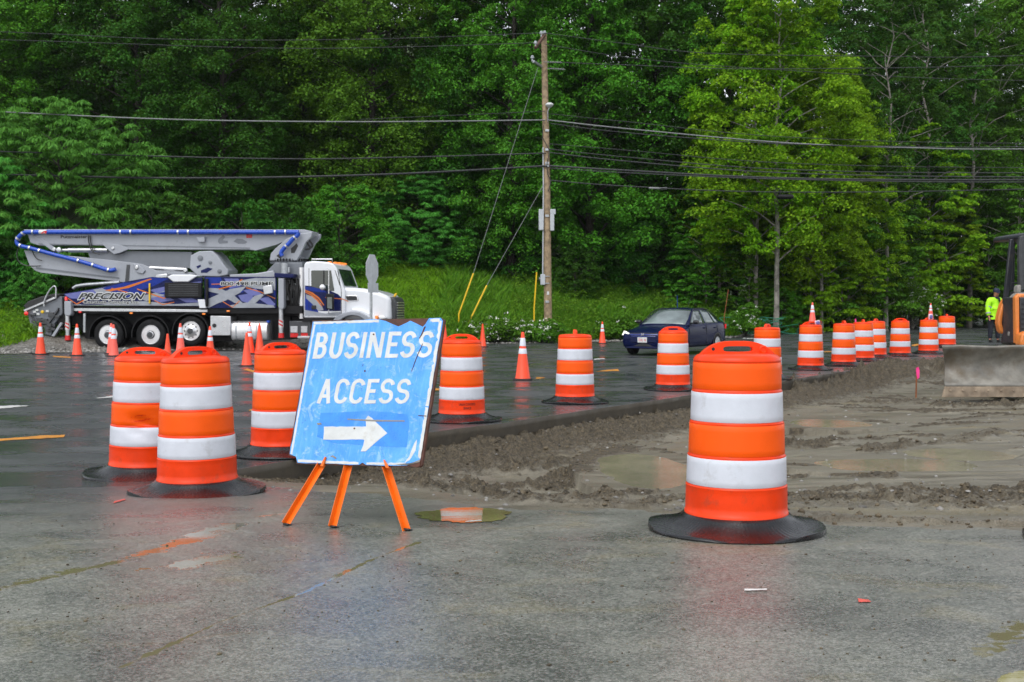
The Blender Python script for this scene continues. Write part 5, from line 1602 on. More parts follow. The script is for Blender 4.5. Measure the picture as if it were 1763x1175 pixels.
# pedestal, slewing ring, turret
tprism('pedestal', [(449, 478), (474, 452), (520, 452), (520, 478), (505, 530), (480, 530), (478, 478)], .6, 1.9, 'boom_grey2', bevel=.03)
tprism('pump_block', [(478, 480), (520, 480), (520, 545), (478, 545)], .5, 1.9, 'black', bevel=.02)
tprism('support_beam', [(472, 470), (505, 472), (505, 479), (472, 478)], -.02, .5, 'panel_navy', bevel=.02)
hs_ = MB()
for k in range(9):
    px = 494 + k * 2.6
    hs_.tube([t3(px, 478 + (k % 3) * 6, .3), t3(px + random.uniform(-4, 4), 500, .18), t3(px + random.uniform(-5, 5), 520, .25), t3(px, 540, .35)], .03, 6)
hs_.build('hose', M['black_rubber'], truck)
vb = MB()
for k in range(14):
    vb.box(t3(random.uniform(494, 516), random.uniform(460, 540), .38), (random.uniform(.08, .22), .1, random.uniform(.06, .2)))
vb.build('valve', M['steel'], truck, bevel=.01)
c = t3(498, 449, 1.25)
MB().lathe([(.62, c.z - .12), (.66, c.z - .06), (.66, c.z + .02), (.58, c.z + .05), (.58, c.z + .12), (0, c.z + .12)], 40, Matrix.Translation((c.x, 1.25, 0))).build('slewing_ring', M['boom_grey2'], truck)
gt = MB()
for k in range(40):
    a = 2 * math.pi * k / 40
    gt.box((c.x + .67 * math.cos(a), 1.25 + .67 * math.sin(a), c.z + .0), (.045, .045, .09), Matrix.Rotation(a, 3, 'Z'))
gt.build('gear_tooth', M['black'], truck, smooth=False)
cc = t3(490, 466, .35)
MB().cyl((cc.x, .35, cc.z - .28), (cc.x, .35, cc.z + .25), .12, n=18).build('slew_motor', M['steel'], truck)
BY0, BY1 = .85, 1.65           # boom lies over the middle of the truck
tur = tprism('turret', [(464, 449), (466, 437), (474, 428), (494, 411), (512, 403), (537, 400), (536, 408), (527, 417), (516, 440), (511, 449)], BY0 - .22, BY0 - .06, 'boom_grey', bevel=.02)
tprism('turret', [(464, 449), (466, 437), (474, 428), (494, 411), (512, 403), (537, 400), (536, 408), (527, 417), (516, 440), (511, 449)], BY1 + .06, BY1 + .22, 'boom_grey', bevel=.02, ref=BY0 - .22)
for pts in ([(501, 428), (511, 419), (513, 424), (507, 436), (501, 436)], [(476, 441), (484, 434), (488, 440), (482, 446)]):
    tprism('opening', pts, BY0 - .228, BY0 - .215, 'ink', tur, smooth=False)
# boom sections
arm = tprism('boom_section', [(40, 395.5), (120, 395), (524, 395.5), (538, 399), (537, 405), (524, 410), (506, 409), (476, 422), (440, 432), (428, 430), (214, 430.5), (202, 428), (194, 423.5), (186, 422), (66, 423), (52, 418), (48, 405)], BY0, BY1, 'boom_grey', bevel=.015)
tprism('boom_plate', [(176, 421), (190, 420), (210, 423), (222, 429), (206, 436), (196, 438), (188, 432)], BY0 - .03, BY0 + .05, 'boom_grey', arm, bevel=.01)
tprism('boom_rib', [(66, 419.5), (430, 426.5), (430, 428), (66, 421)], BY0 - .012, BY0 + .02, 'boom_grey2', arm, smooth=False)
for pts in ([(376, 412), (384, 405), (388, 408), (383, 414), (392, 415), (392, 419), (378, 420), (375, 417)], [(402, 416), (408, 411), (418, 412), (426, 417), (422, 420), (410, 420)]):
    tprism('opening', pts, BY0 - .008, BY0 + .006, 'boom_grey2', arm, smooth=False)
tprism('warning_plate', [(424, 404), (434, 404), (434, 410), (424, 410)], BY0 - .01, BY0 + .004, 'red', arm, smooth=False)
tprism('junction_box', [(338, 409), (352, 408), (352, 417), (342, 417)], BY0 - .12, BY0 + .0, 'boom_grey', arm, bevel=.01)
tword('Putzmeister', 104.5, 405.2, 150.5, 410.8, BY0 - .004, 'ink', 'lettering', arm, 0, .03)
arm3 = tprism('boom_section', [(150, 431), (330, 434), (330, 462), (270, 462), (210, 455), (155, 446)], BY0 + .12, BY1 - .12, 'boom_grey2', bevel=.01)
arm2 = tprism('boom_section', [(41, 431), (60, 436), (120, 441), (190, 448), (245, 455), (268, 466), (345, 470), (392, 476), (392, 479), (270, 480), (212, 486.5), (150, 479), (70, 470), (60, 466), (51, 458)], BY0 + .02, BY1 - .02, 'boom_grey', bevel=.012)
tprism('boom_rib', [(62, 460), (180, 475), (205, 478), (205, 480), (180, 477.5), (62, 463)], BY0 - .002, BY0 + .03, 'boom_grey2', arm2, smooth=False)
tprism('boom_rib', [(218, 456), (223, 456), (221, 487), (215, 487)], BY0 - .01, BY0 + .03, 'darkgrey', arm2, smooth=False)
kn = tprism('boom_knuckle', [(326, 462), (328, 440), (342, 433), (364, 432), (374, 440), (385, 456), (393, 465), (392, 474), (376, 477), (340, 476)], BY0 - .10, BY1 + .10, 'boom_grey', bevel=.03)
for pts in ([(346, 466), (358, 461), (366, 463), (356, 470), (346, 470)], [(338, 459), (345, 456), (346, 459), (340, 463)]):
    tprism('opening', pts, BY0 - .108, BY0 - .095, 'panel_navy', kn, smooth=False)
for px, py, r in ((345, 444.5, .09), (378, 467, .07), (362, 452, .06)):
    MB().lathe([(r, 0), (r, .03), (r * .7, .04), (0, .04)], 20, Matrix.Translation(t3(px, py, BY0 - .1)) @ Matrix.Rotation(R(90), 4, 'X')).build('pivot_pin', M['boom_grey2'], kn)
for px, py, r in ((195, 428, .06), (102, 431, .09), (94, 430, .07), (236, 461, .07), (320, 466, .07)):
    MB().lathe([(r, -.05), (r, .05), (r * .7, .065), (0, .065)], 20, Matrix.Translation(t3(px, py, BY0)) @ Matrix.Rotation(R(90), 4, 'X')).build('pivot_pin', M['alu'], arm)
for (a, b, c_) in (((108, 431), (160, 431), (186, 431)), ((252, 461.5), (290, 463), (320, 465))):
    A, B, C_ = (t3(*q, BY0 + .1) for q in (a, b, c_))
    MB().cyl(A, B, .055, n=16).build('ram_rod', M['chrome'], arm2)
    MB().cyl(B - (B - A) * .8, C_, .085, n=16).build('ram_cylinder', M['alu'], arm2)
tprism('link', [(56, 408), (62, 405), (96, 428), (92, 434)], BY0 - .02, BY0 + .06, 'boom_grey', arm, bevel=.01)
tprism('ram_cylinder', [(228, 454), (240, 456), (250, 466), (246, 472), (236, 470)], BY0 - .03, BY0 + .05, 'boom_grey', arm2, bevel=.02)
# blue delivery pipe along the boom
def bend(pts, k=5):
    P_ = [Vector(p) for p in pts]; out = []
    for i in range(len(P_) - 1):
        a = P_[max(0, i - 1)]; b = P_[i]; c_ = P_[i + 1]; d = P_[min(len(P_) - 1, i + 2)]
        for j in range(k):
            t = j / k
            out.append(.5 * ((2 * b) + (c_ - a) * t + (2 * a - 5 * b + 4 * c_ - d) * t * t + (3 * b - a - 3 * c_ + d) * t ** 3))
    out.append(P_[-1]); return out
pl = BY0 - .12
MB().tube([t3(x, y, pl) for x, y in ((50, 400.2), (160, 399.8), (300, 400), (514, 400.3))], .075, 14).build('boom_pipe', M['pipe_blue'], truck)
MB().tube(bend([t3(x, y, pl) for x, y in ((50, 400.2), (42, 401), (35, 405.5), (30, 412), (29, 418), (33, 422.5), (40, 425), (52, 427.5), (90, 438), (140, 451), (172, 461), (184, 465), (192, 466), (199, 464))]), .070, 12).build('boom_pipe', M['pipe_blue'], truck)
MB().tube(bend([t3(x, y, pl - .25) for x, y in ((514, 400.5), (512, 406), (504, 412), (498, 419), (488, 429), (484, 436), (486, 441))]), .070, 12).build('boom_pipe', M['pipe_blue'], truck)
def clamp(a, b, r): MB().cyl(a, b, r, n=14).build('pipe_clamp', M['alu'], truck)
for (px, py, hx) in ((57, 400, 1), (208, 400, 1), (226, 400, 1), (307, 400, 1), (325, 400, 1), (474, 400, 1), (492, 400, 1)):
    a = t3(px - 1.3, py, pl); b = t3(px + 1.3, py, pl); clamp(a, b, .10 if px in (57, 226, 325, 492) else .082)
for (px, py) in ((35, 423.6), (51, 427.5), (68, 432.4), (135, 449.5), (160, 457), (187, 465.3)):
    a = t3(px - 1.2, py - .4, pl); b = t3(px + 1.2, py + .4, pl); clamp(a, b, .092)
for (px, py) in ((31, 411), (40, 402)):
    a = t3(px - .9, py + 1.2, pl); b = t3(px + .9, py - 1.2, pl); clamp(a, b, .095)
for (px, py) in ((508, 409), (493, 424)):
    a = t3(px - 1, py + 1, pl - .25); b = t3(px + 1, py - 1, pl - .25); clamp(a, b, .092)
mb = MB(); a = t3(68, 400, pl); b = t3(81, 400, pl); mb.cyl(a, b, .0775, n=16); mb.build('warning_tape', M['white_plain'], truck)
mb = MB()
for k in range(2):
    p0 = t3(69.5 + 6.5 * k, 402.3, pl - .0775); p1 = t3(73 + 6.5 * k, 402.3, pl - .0775); p2 = t3(79.5 + 1.5 * k, 397.8, pl - .0775); p3 = t3(76 + 2 * k, 397.8, pl - .0775)
    mb.add([p0, p1, p2, p3], [(0, 1, 2, 3)])
o = mb.build('warning_stripe', M['red'], truck, smooth=False); so = o.modifiers.new('solid', 'SOLIDIFY'); so.thickness = .004
for pts in ([(52, 422), (58, 438), (64, 446), (72, 449)], [(31, 428), (29, 440), (34, 452), (48, 458), (70, 458)], [(152, 406), (153, 418), (158, 432), (166, 437)], [(155, 406), (157, 420), (162, 434), (172, 438)], [(526, 408), (534, 416), (538, 424), (530, 430)], [(524, 410), (530, 420), (534, 428), (526, 430)]):
    MB().tube(bend([t3(x, y, BY0 - .06) for x, y in pts]), .018 if pts[0][0] < 500 else .035, 6).build('hose', M['black_rubber'], truck)
# rear hopper
hop = tprism('hopper', [(41, 533), (60, 527), (92, 512), (106, 510), (108, 540), (92, 560), (88, 579), (60, 574), (52, 560), (48, 545)], .25, 2.2, 'boom_grey2', bevel=.03)
tprism('hopper_cover', [(40, 527), (48, 519), (70, 511), (96, 505), (104, 508), (96, 514), (44, 533)], .2, 2.3, 'black_rubber', hop, bevel=.03)
tprism('hopper_rim', [(40, 534), (92, 512), (96, 514), (42, 537)], .16, .28, 'alu', hop, bevel=.01)
tprism('brace', [(88, 579), (104, 555), (107, 558), (93, 580)], .14, .26, 'boom_grey', hop, bevel=.01)
tprism('hopper_brace', [(46, 540), (66, 556), (84, 552), (100, 530), (100, 535), (84, 558), (64, 560)], .16, .25, 'darkgrey', hop, bevel=.01)
MB().tube(bend([t3(x, y, .12) for x, y in ((76, 528), (76, 520), (82, 506), (90, 495), (96, 495), (96, 514))], 4), .025, 8).build('hand_rail', M['alu'], hop)
MB().lathe([(.055, 0), (.055, .03), (.03, .05), (0, .05)], 18, Matrix.Translation(t3(73.5, 537.5, .16)) @ Matrix.Rotation(R(90), 4, 'X')).build('button', M['yellow'], hop)
MB().lathe([(.07, 0), (.07, .03), (.03, .05), (0, .05)], 18, Matrix.Translation(t3(45.5, 540, .16)) @ Matrix.Rotation(R(90), 4, 'X')).build('tail_lamp', M['red_lens'], hop)
pb = MB()
for px, py in ((60, 537), (66, 541), (82, 536), (88, 540), (64, 534)):
    pb.box(t3(px, py, .235), (.10, .05, .07))
pb.build('label_plate', M['white_plain'], hop, smooth=False)
gb = MB()
for k in range(16):
    gb.box(t3(random.uniform(56, 106), random.uniform(536, 570), .22), (random.uniform(.06, .25), .12, random.uniform(.05, .18)))
gb.build('linkage', M['darkgrey'], hop, bevel=.012)
tprism('rear_frame', [(96, 512), (112, 512), (112, 568), (100, 568)], .3, 2.2, 'black', bevel=.02)
tprism('ladder_post', [(143, 540), (147, 540), (147, 573), (143, 573)], .05, .12, 'steel', bevel=.01)
# cab
CY0, CY1 = .16, 2.34
cab = tprism('cab', [(523, 548), (523, 456), (526, 451.5), (540, 449.5), (564, 451.5), (574, 454.5), (579, 461), (591, 494), (594, 500), (594, 548)], CY0, CY1, 'white_paint', bevel=.10, seg=4)
hood = MB()
A_ = TP([(596, 495), (634, 497.5), (660, 504), (673, 509), (679, 514), (681, 552), (596, 552)], 1.0)
hood.prism(A_, .28, 2.22)
hood = hood.build('hood', M['white_paint'], truck, bevel=.12, seg=4)
tprism('grille_shell', [(676, 511), (684, 513), (687, 520), (687.5, 553), (677, 553)], .5, 1.95, 'darkgrey', bevel=.05, ref=1.0)
gx, gz = TF.P(687, 520, 1.0); gx2, gz2 = TF.P(687.5, 551, 1.0)
gl = MB()
for k in range(7): gl.box((gx + .012, 1.25, gz - .03 - k * .085), (.03, 1.15, .03))
gl.build('grille_bar', M['chrome'], truck, smooth=False)
# front mudguard arch
c = t3(609, 575, .2); o_ = []; i_ = []
for k in range(25):
    a = R(-5 + 175 * k / 24); o_.append((c.x + .76 * math.cos(a) * 1.08, c.z + .74 * math.sin(a))); i_.append((c.x + .60 * math.cos(a), c.z + .60 * math.sin(a)))
MB().prism(o_ + i_[::-1], .02, .62).build('front_mudguard', M['panel_silver'], truck, bevel=.03, ang=50)
o2 = []; i2 = []
for k in range(17):
    a = R(2 + 92 * k / 16); o2.append((c.x + .83 * math.cos(a) * 1.18, c.z + .84 * math.sin(a))); i2.append((c.x + .72 * math.cos(a), c.z + .70 * math.sin(a)))
MB().prism(o2 + i2[::-1], .10, .7).build('front_wing', M['white_paint'], truck, bevel=.05, ang=50)
tprism('headlamp', [(651, 544), (662, 544), (666, 549), (652, 551)], .12, .4, 'chrome', bevel=.03)
tprism('indicator', [(646, 543), (650, 544), (650, 550), (645, 549)], .10, .3, 'amber_lens', bevel=.02)
tprism('front_bumper', [(648, 556), (684, 556), (684, 574), (655, 574)], .3, 2.2, 'alu', bevel=.04)
tprism('intake', [(593, 509), (614, 508.5), (617, 512), (617, 519), (612, 519), (596, 518)], .255, .32, 'chrome', hood, bevel=.02)
tprism('intake_mesh', [(594.5, 510.3), (612, 509.8), (614.5, 512.5), (614.5, 517.5), (598, 517)], .245, .26, 'ink', hood, smooth=False)
tprism('hood_mascot', [(677, 511), (679, 506.5), (682, 504.5), (683, 506), (681, 511)], 1.2, 1.3, 'yellow', hood, bevel=.01)
tprism('side_window', [(535.5, 467), (538, 465.8), (570, 465.8), (575.5, 501), (566, 501.5), (536, 494)], CY0 - .006, CY0 + .02, 'glass', cab, bevel=.004)
o3 = TP([(533.5, 503.5), (533, 464.5), (571, 463.5), (578, 503.5)], CY0); 
tprism('window_frame', [(556.5, 466), (558.5, 466), (558.5, 499), (556.5, 499)], CY0 - .012, CY0 + .02, 'black', cab, smooth=False)
# windscreen, wrapped round the slanted front
wa = TF.P(579.6, 462.6, CY0); wb = TF.P(590.8, 493.3, CY0)
dx, dzz = (wb[0] - wa[0]), (wb[1] - wa[1]); L_ = math.hypot(dx, dzz); nx_, nz_ = -dzz / L_, dx / L_
vs = []
for u_ in (.03, .97):
    for k in range(13):
        yv = CY0 + .06 + (CY1 - CY0 - .12) * k / 12
        cur = -.035 * (abs(2 * k / 12 - 1)) ** 4 + .018
        vs.append((wa[0] + dx * u_ + nx_ * cur, yv, wa[1] + dzz * u_ + nz_ * cur))
MB().add(vs, [(k, k + 1, 14 + k, 13 + k) for k in range(12)]).build('windscreen', M['glass'], cab)
tprism('windscreen_side', [(576.3, 466), (577.6, 466), (586, 491), (584.5, 492)], CY0 - .004, CY0 + .03, 'glass', cab)
tprism('door_seam', [(581, 466), (582, 466), (588, 500), (588.5, 545), (587.5, 545), (587, 500)], CY0 - .003, CY0 + .01, 'ink', cab, smooth=False)
tprism('door_seam', [(531.5, 462), (532.3, 462), (532.3, 545), (531.5, 545)], CY0 - .003, CY0 + .01, 'ink', cab, smooth=False)
ly = CY0 - .0012
for pts, m in [([(525, 492), (540, 493), (560, 497), (582, 507), (587, 512), (587, 536), (525, 536)], 'panel_navy'),
               ([(525, 494), (540, 495), (556, 499), (562, 504), (540, 502), (525, 499)], 'panel_blue'),
               ([(525, 509), (534, 516), (545, 528), (549, 540), (538, 540), (525, 532)], 'panel_blue'),
               ([(527, 507), (540, 512), (552, 522), (557, 534), (548, 536), (538, 524), (527, 514)], 'panel_silver'),
               ([(525, 499), (538, 504), (550, 513), (558.5, 526), (556.5, 526), (548, 515), (536, 506), (525, 501)], 'panel_orange'),
               ([(525, 502), (537, 507.5), (548, 517), (555, 528), (553.6, 528), (546, 518.4), (535, 509), (525, 503.5)], 'panel_orange'),
               ([(560, 512), (590, 514.5), (600, 519), (600, 520.4), (590, 516), (560, 513)], 'panel_orange'),
               ([(525, 534), (560, 540), (587, 537), (587, 544), (525, 544)], 'panel_silver')]:
    tprism('decal', pts, ly, ly + .0006, m, cab, smooth=False); ly -= .0009
tprism('door_handle', [(536, 526), (544, 526), (544, 533), (536, 533)], CY0 - .03, CY0 + .01, 'ink', cab, bevel=.01)
mm = tprism('mirror', [(561, 506), (574, 506), (574, 534), (561, 533)], CY0 - .42, CY0 - .30, 'black', cab, bevel=.03)
tprism('mirror_glass', [(563.5, 512), (571.5, 512), (571.5, 532), (563.5, 531)], CY0 - .426, CY0 - .415, 'glass_light', mm, smooth=False)
MB().tube([t3(563, 463, CY0 - .1), t3(566, 464, CY0 - .34), t3(566, 536, CY0 - .34), t3(566, 540, CY0 + .02)], .016, 8).build('mirror_bracket', M['chrome'], cab)
c = t3(555, 495, CY0 - .3)
MB().lathe([(.02, -.08), (.08, -.05), (.10, 0), (.08, .05), (0, .085)], 20, Matrix.Translation(c) @ Matrix.Rotation(R(90), 4, 'X')).build('round_mirror', M['chrome'], cab)
MB().tube([t3(537, 451, .9), t3(537, 446.5, .9), t3(572, 446.5, .9), t3(572, 451, .9)], .02, 8).build('roof_rack', M['alu'], cab)
for px, yy_ in ((566, .5), (571, .9), (573, 1.25), (573, 1.6), (573, 2.0)):
    MB().lathe([(.05, 0), (.055, .04), (.035, .06), (0, .065)], 14, Matrix.Translation(t3(px, 453.5 if px < 580 else 455.5, .4) + Vector((0, yy_ - .4, 0))) @ Matrix.Scale(1.6, 4, (1, 0, 0))).build('roof_lamp', M['amber_lens'], cab)

MB().cyl(t3(519.5, 549, .35), t3(519.5, 461, .35), .095, n=20).build('exhaust_pipe', M['chrome'], truck)
st_ = MB()
st_.prism(TP([(498, 553), (535, 553), (535, 581), (498, 581)], .1), .1, .5)
st_.build('step_box', M['darkgrey'], truck, bevel=.02)
tprism('step', [(512, 579), (540, 579), (540, 583), (512, 583)], .02, .3, 'alu', bevel=.01)
tprism('step', [(520, 549), (590, 548), (590, 553), (520, 554)], .05, .3, 'black', bevel=.01)
for a_, b_ in ((500, 512), (518, 529)):
    tprism('step_mesh', [(a_, 562), (b_, 562), (b_, 573), (a_, 573)], .085, .11, 'alu', bevel=.005)
    tprism('reflector', [(a_, 574), (b_ + 1, 574), (b_ + 1, 581), (a_, 581)], .08, .11, 'red', smooth=False)

# ================================================================== CAR
random.seed(61)
CX, CYY = 5.10, 38.0
CYAW = math.atan2(-math.cos(R(33)), -math.sin(R(33)))
car = thing('sedan_car', 'dark blue four door sedan with lit headlamps driving towards the camera behind a barrel', 'car', (CX, CYY, float(zpave(CX, CYY)) + .002), CYAW)
ST = [  # x, half width, bottom, shoulder, crown
    (2.235, .50, .34, .56, .01), (2.22, .62, .25, .60, .015), (2.15, .74, .20, .655, .02), (2.0, .805, .19, .70, .035), (1.75, .84, .19, .745, .05), (1.4, .855, .19, .80, .055), (1.05, .86, .19, .86, .05), (.8, .86, .19, .905, .03),
    (.3, .862, .19, .93, .02), (-.4, .862, .19, .945, .02), (-1.1, .86, .19, .965, .02), (-1.6, .85, .20, .985, .03), (-1.95, .82, .22, .985, .03), (-2.13, .76, .27, .95, .02), (-2.2, .66, .36, .86, .01)]
vs = []; ns = 15
for x, hw, zb_, zt, cr in ST:
    half = [(hw * .86, zb_), (hw * .965, zb_ + .07), (hw, zb_ + .20), (hw * 1.0, (zb_ + zt) / 2 + .03), (hw * .985, zt - .09), (hw * .945, zt - .025), (hw * .85, zt + cr * .15), (0, zt + cr)]
    sec = [(y, z) for y, z in half] + [(-y, z) for y, z in half[-2::-1]]
    vs += [(x, y, z) for y, z in sec]
fs = []
for i in range(len(ST) - 1):
    for j in range(ns - 1): fs.append((i * ns + j, i * ns + j + 1, (i + 1) * ns + j + 1, (i + 1) * ns + j))
    fs.append((i * ns + ns - 1, i * ns, (i + 1) * ns, (i + 1) * ns + ns - 1))
fs += [tuple(range(ns)), tuple((len(ST) - 1) * ns + j for j in range(ns - 1, -1, -1))]
MB().add(vs, fs).build('body', M['car_blue'], car, sub=1, ang=60)
# greenhouse
def gh(x0, y0, z0, x1, y1, z1): return None
BL = dict(f=(.98, .80, .90), r=(-1.72, .79, .965)); RF = dict(f=(.10, .57, 1.405), r=(-1.02, .56, 1.395))
cabv = []; G_ = []
def ghsec(t):      # belt / roof points along the car, t 0 front .. 1 rear
    pass
RX = [(.98, .90, .80, 0), (.62, 1.09, .735, 1), (.30, 1.285, .655, 1), (.06, 1.395, .595, 1), (-.35, 1.425, .58, 1), (-.80, 1.415, .57, 1), (-1.06, 1.375, .585, 1), (-1.40, 1.18, .67, 1), (-1.74, .975, .78, 0)]
vs = []; m_ = 9
for x, z, yw, _ in RX:
    zb_ = .90 + .03 * (.98 - x) / 2.7
    for k in range(m_):
        u_ = -1 + 2 * k / (m_ - 1)
        vs.append((x - .05 * abs(u_) ** 3 * (1 if x > .05 else (-1 if x < -1.0 else 0)), yw * (u_ if abs(u_) < .99 else u_), z - .035 * abs(u_) ** 3))
fs = []
for i in range(len(RX) - 1):
    for k in range(m_ - 1): fs.append((i * m_ + k, i * m_ + k + 1, (i + 1) * m_ + k + 1, (i + 1) * m_ + k))
nb_ = len(vs)
for sgn in (0, m_ - 1):
    base = len(vs)
    for i, (x, z, yw, _) in enumerate(RX):
        vs.append((x, (.815 if sgn else -.815), .90 + .03 * (.98 - x) / 2.7 - .02))
    for i in range(len(RX) - 1): fs.append((i * m_ + sgn, (i + 1) * m_ + sgn, base + i + 1, base + i))
MB().add(vs, fs).build('cabin', M['car_blue'], car, ang=50)
def gpanel(name, fn, nu, nv, m, off=.006):
    """curved glass: fn(u, v) on the cabin skin"""
    vs = [fn(i / nu, j / nv) for i in range(nu + 1) for j in range(nv + 1)]
    o = MB().add(vs, [(i * (nv + 1) + j, i * (nv + 1) + j + 1, (i + 1) * (nv + 1) + j + 1, (i + 1) * (nv + 1) + j) for i in range(nu) for j in range(nv)]).build(name, M[m], car, ang=60)
    s = o.modifiers.new('solid', 'SOLIDIFY'); s.thickness = .006; s.offset = 0
    return o
def roofprof(x):
    xs_ = [r[0] for r in RX][::-1]
    return float(np.interp(x, xs_, [r[1] for r in RX][::-1])), float(np.interp(x, xs_, [r[2] for r in RX][::-1]))
def wsf(u, v, xa, xb, ins):
    x = xa + (xb - xa) * v
    z, yw = roofprof(x); q = -1 + 2 * u; q *= ins
    return (x - .05 * abs(q) ** 3 * (1 if x > .05 else -1) + (.008 if x > 0 else -.008), yw * q, z - .035 * abs(q) ** 3 + .010)
gpanel('windscreen', lambda u, v: wsf(u, v, .93, .12, .93), 12, 8, 'glass_light')
gpanel('rear_window', lambda u, v: wsf(u, v, -1.68, -1.10, .9), 12, 6, 'glass_light')
def sidef(u, v, pts_top, pts_bot, s):
    xt = pts_top[0] + (pts_top[1] - pts_top[0]) * u; xb = pts_bot[0] + (pts_bot[1] - pts_bot[0]) * u
    zt, yt = roofprof(xt); zt -= .07; 
    zb_ = .945 + .03 * (.98 - xb) / 2.7 - .02
    z = zb_ + (zt - zb_) * v; x = xb + (xt - xb) * v
    # skin between (y .815 at belt) and roof rail
    zr, yr = roofprof(x); f = (z - (.88 + .03 * (.98 - x) / 2.7)) / max(.02, zr - .035 - (.88 + .03 * (.98 - x) / 2.7))
    y = .815 + (yr - .815) * min(1, f)
    return (x, s * (y + .008), z)
for s in (1, -1):
    gpanel('side_window', lambda u, v: sidef(u, v, (.13, -.36), (.70, -.38), s), 6, 5, 'glass_light')
    gpanel('side_window', lambda u, v: sidef(u, v, (-.44, -1.02), (-.46, -1.14), s), 6, 5, 'glass_light')
    gpanel('side_window', lambda u, v: sidef(u, v, (-1.06, -1.12), (-1.18, -1.46), s), 3, 4, 'glass_light')
    MB().tube([(.72, s * .82, .935), (.30, s * .69, 1.262), (.05, s * .61, 1.378), (-.35, s * .597, 1.405), (-.8, s * .588, 1.396), (-1.06, s * .60, 1.356), (-1.5, s * .72, 1.10)], .013, 6).build('window_trim', M['ink'], car)
    mi = MB().lathe([(0, -.09), (.07, -.08), (.085, 0), (.07, .06), (0, .07)], 16, Matrix.Translation((.62, s * .96, .985)) @ Matrix.Scale(.75, 4, (0, 0, 1)) @ Matrix.Rotation(R(90), 4, 'X') @ Matrix.Scale(1.0, 4)).build('wing_mirror', M['ink'], car)
    MB().bar((.62, s * .80, .95), (.62, s * .93, .97), .06, .03).build('mirror_arm', M['ink'], mi)
    for x in (1.36, -1.25):
        o_ = []; i_ = []
        for k in range(25):
            a = R(-12 + 204 * k / 24)
            o_.append((x + .355 * math.cos(a), .31 + .355 * math.sin(a))); i_.append((x + .335 * math.cos(a), .31 + .335 * math.sin(a)))
        MB().prism(o_ + i_[::-1], s * .80, s * .868).build('wheel_arch', M['car_blue'], car, ang=50)
        MB().prism(o_, s * .62, s * .8655).build('arch_liner', M['ink'], car, ang=50)
        mt = Matrix.Translation((x, s * .775, .31)) @ Matrix.Rotation(R(90) * -s, 4, 'X')
        wh = MB().lathe([(.05, -.1), (.27, -.1), (.305, -.08), (.31, -.05), (.31, .06), (.30, .09), (.275, .10), (.20, .098), (.20, .05), (.0, .05)], 30, mt).build('wheel', M['tyre'], car, ang=50)
        rm = MB().lathe([(.205, .095), (.195, .106), (.185, .10), (.17, .075), (.06, .088), (.0, .09)], 30, mt).build('rim', M['silver'], wh, ang=50)
        hm = MB()
        for k in range(7):
            a = 2 * math.pi * k / 7
            hm.lathe([(.03, .0), (.03, .092), (0, .092)], 8, mt @ Matrix.Translation((.125 * math.cos(a), .125 * math.sin(a), 0)))
        hm.build('rim_hole', M['ink'], rm)
    sm = MB()
    for z in (.50,): sm.prism([(1.0, z), (-.9, z + .015), (-.9, z + .04), (1.0, z + .028)], s * .858, s * .872)
    sm.build('side_moulding', M['car_blue'], car, bevel=.006)
    for x in (.82, -.42, -1.28): 
        MB().prism([(x, .28), (x + .008, .28), (x + .008, .90), (x, .90)], s * .852, s * .8645).build('door_seam', M['ink'], car, smooth=False)
    for x in (-.28, -1.10):
        MB().box((x, s * .868, .80), (.16, .03, .035)).build('door_handle', M['car_blue'], car, bevel=.01)
    hl = MB().add([(2.16, s * .52, .60), (2.06, s * .78, .60), (1.88, s * .815, .655), (1.92, s * .785, .72), (2.05, s * .66, .715), (2.155, s * .50, .665)], [(0, 1, 2, 3, 4, 5)]).build('headlamp', M['lamp_on'], car, smooth=False)
    so = hl.modifiers.new('solid', 'SOLIDIFY'); so.thickness = .035; so.offset = 0
    tl = MB().add([(-2.17, s * .45, .88), (-2.10, s * .78, .88), (-1.98, s * .828, .90), (-2.0, s * .815, .76), (-2.12, s * .77, .74), (-2.19, s * .45, .76)], [(0, 1, 2, 3, 4, 5)]).build('tail_lamp', M['red_lens'], car, smooth=False)
    so = tl.modifiers.new('solid', 'SOLIDIFY'); so.thickness = .05; so.offset = 0
mb = MB()
for k in range(15):
    pass
def nosex(y, z): return 2.245 - .11 * (abs(y) / .62) ** 2.4 - .02 * abs(z - .5)
def nosestrip(name, y1, z0, z1, m, off):
    vs = []
    for k in range(17):
        y = -y1 + 2 * y1 * k / 16
        vs += [(nosex(y, z0) + off, y, z0), (nosex(y, z1) + off - .012, y, z1), (nosex(y, z1) + off - .06, y, z1), (nosex(y, z0) + off - .06, y, z0)]
    fs = []
    for k in range(16):
        for j in range(4): fs.append((4 * k + j, 4 * k + (j + 1) % 4, 4 * k + 4 + (j + 1) % 4, 4 * k + 4 + j))
    fs += [(0, 1, 2, 3), (67, 66, 65, 64)]
    return MB().add(vs, fs).build(name, M[m], car, ang=50, bevel=.006)
nosestrip('front_bumper', .66, .40, .575, 'car_blue', .035)
nosestrip('front_bumper', .66, .22, .275, 'car_blue', .03)
nosestrip('lower_intake', .60, .275, .40, 'ink', .0)
nosestrip('grille', .47, .585, .675, 'ink', -.005)
nosestrip('grille_bar', .46, .615, .645, 'car_blue_bright', .012)
nosestrip('grille_bar', .47, .572, .592, 'car_blue_bright', .025)
bd = MB()                                     # the maker's badge: a wide upright letter in a frame
for y, a in ((-.028, .14), (.028, -.14)): bd.box((2.262, y, .635), (.012, .016, .075), Matrix.Rotation(a, 3, 'X'))
bd.box((2.262, 0, .632), (.012, .05, .014))
bd.build('badge', M['chrome'], car, bevel=.003)
pl_ = MB().box((2.288, .0, .47), (.012, .31, .155)).build('number_plate', M['white_plain'], car, bevel=.004)
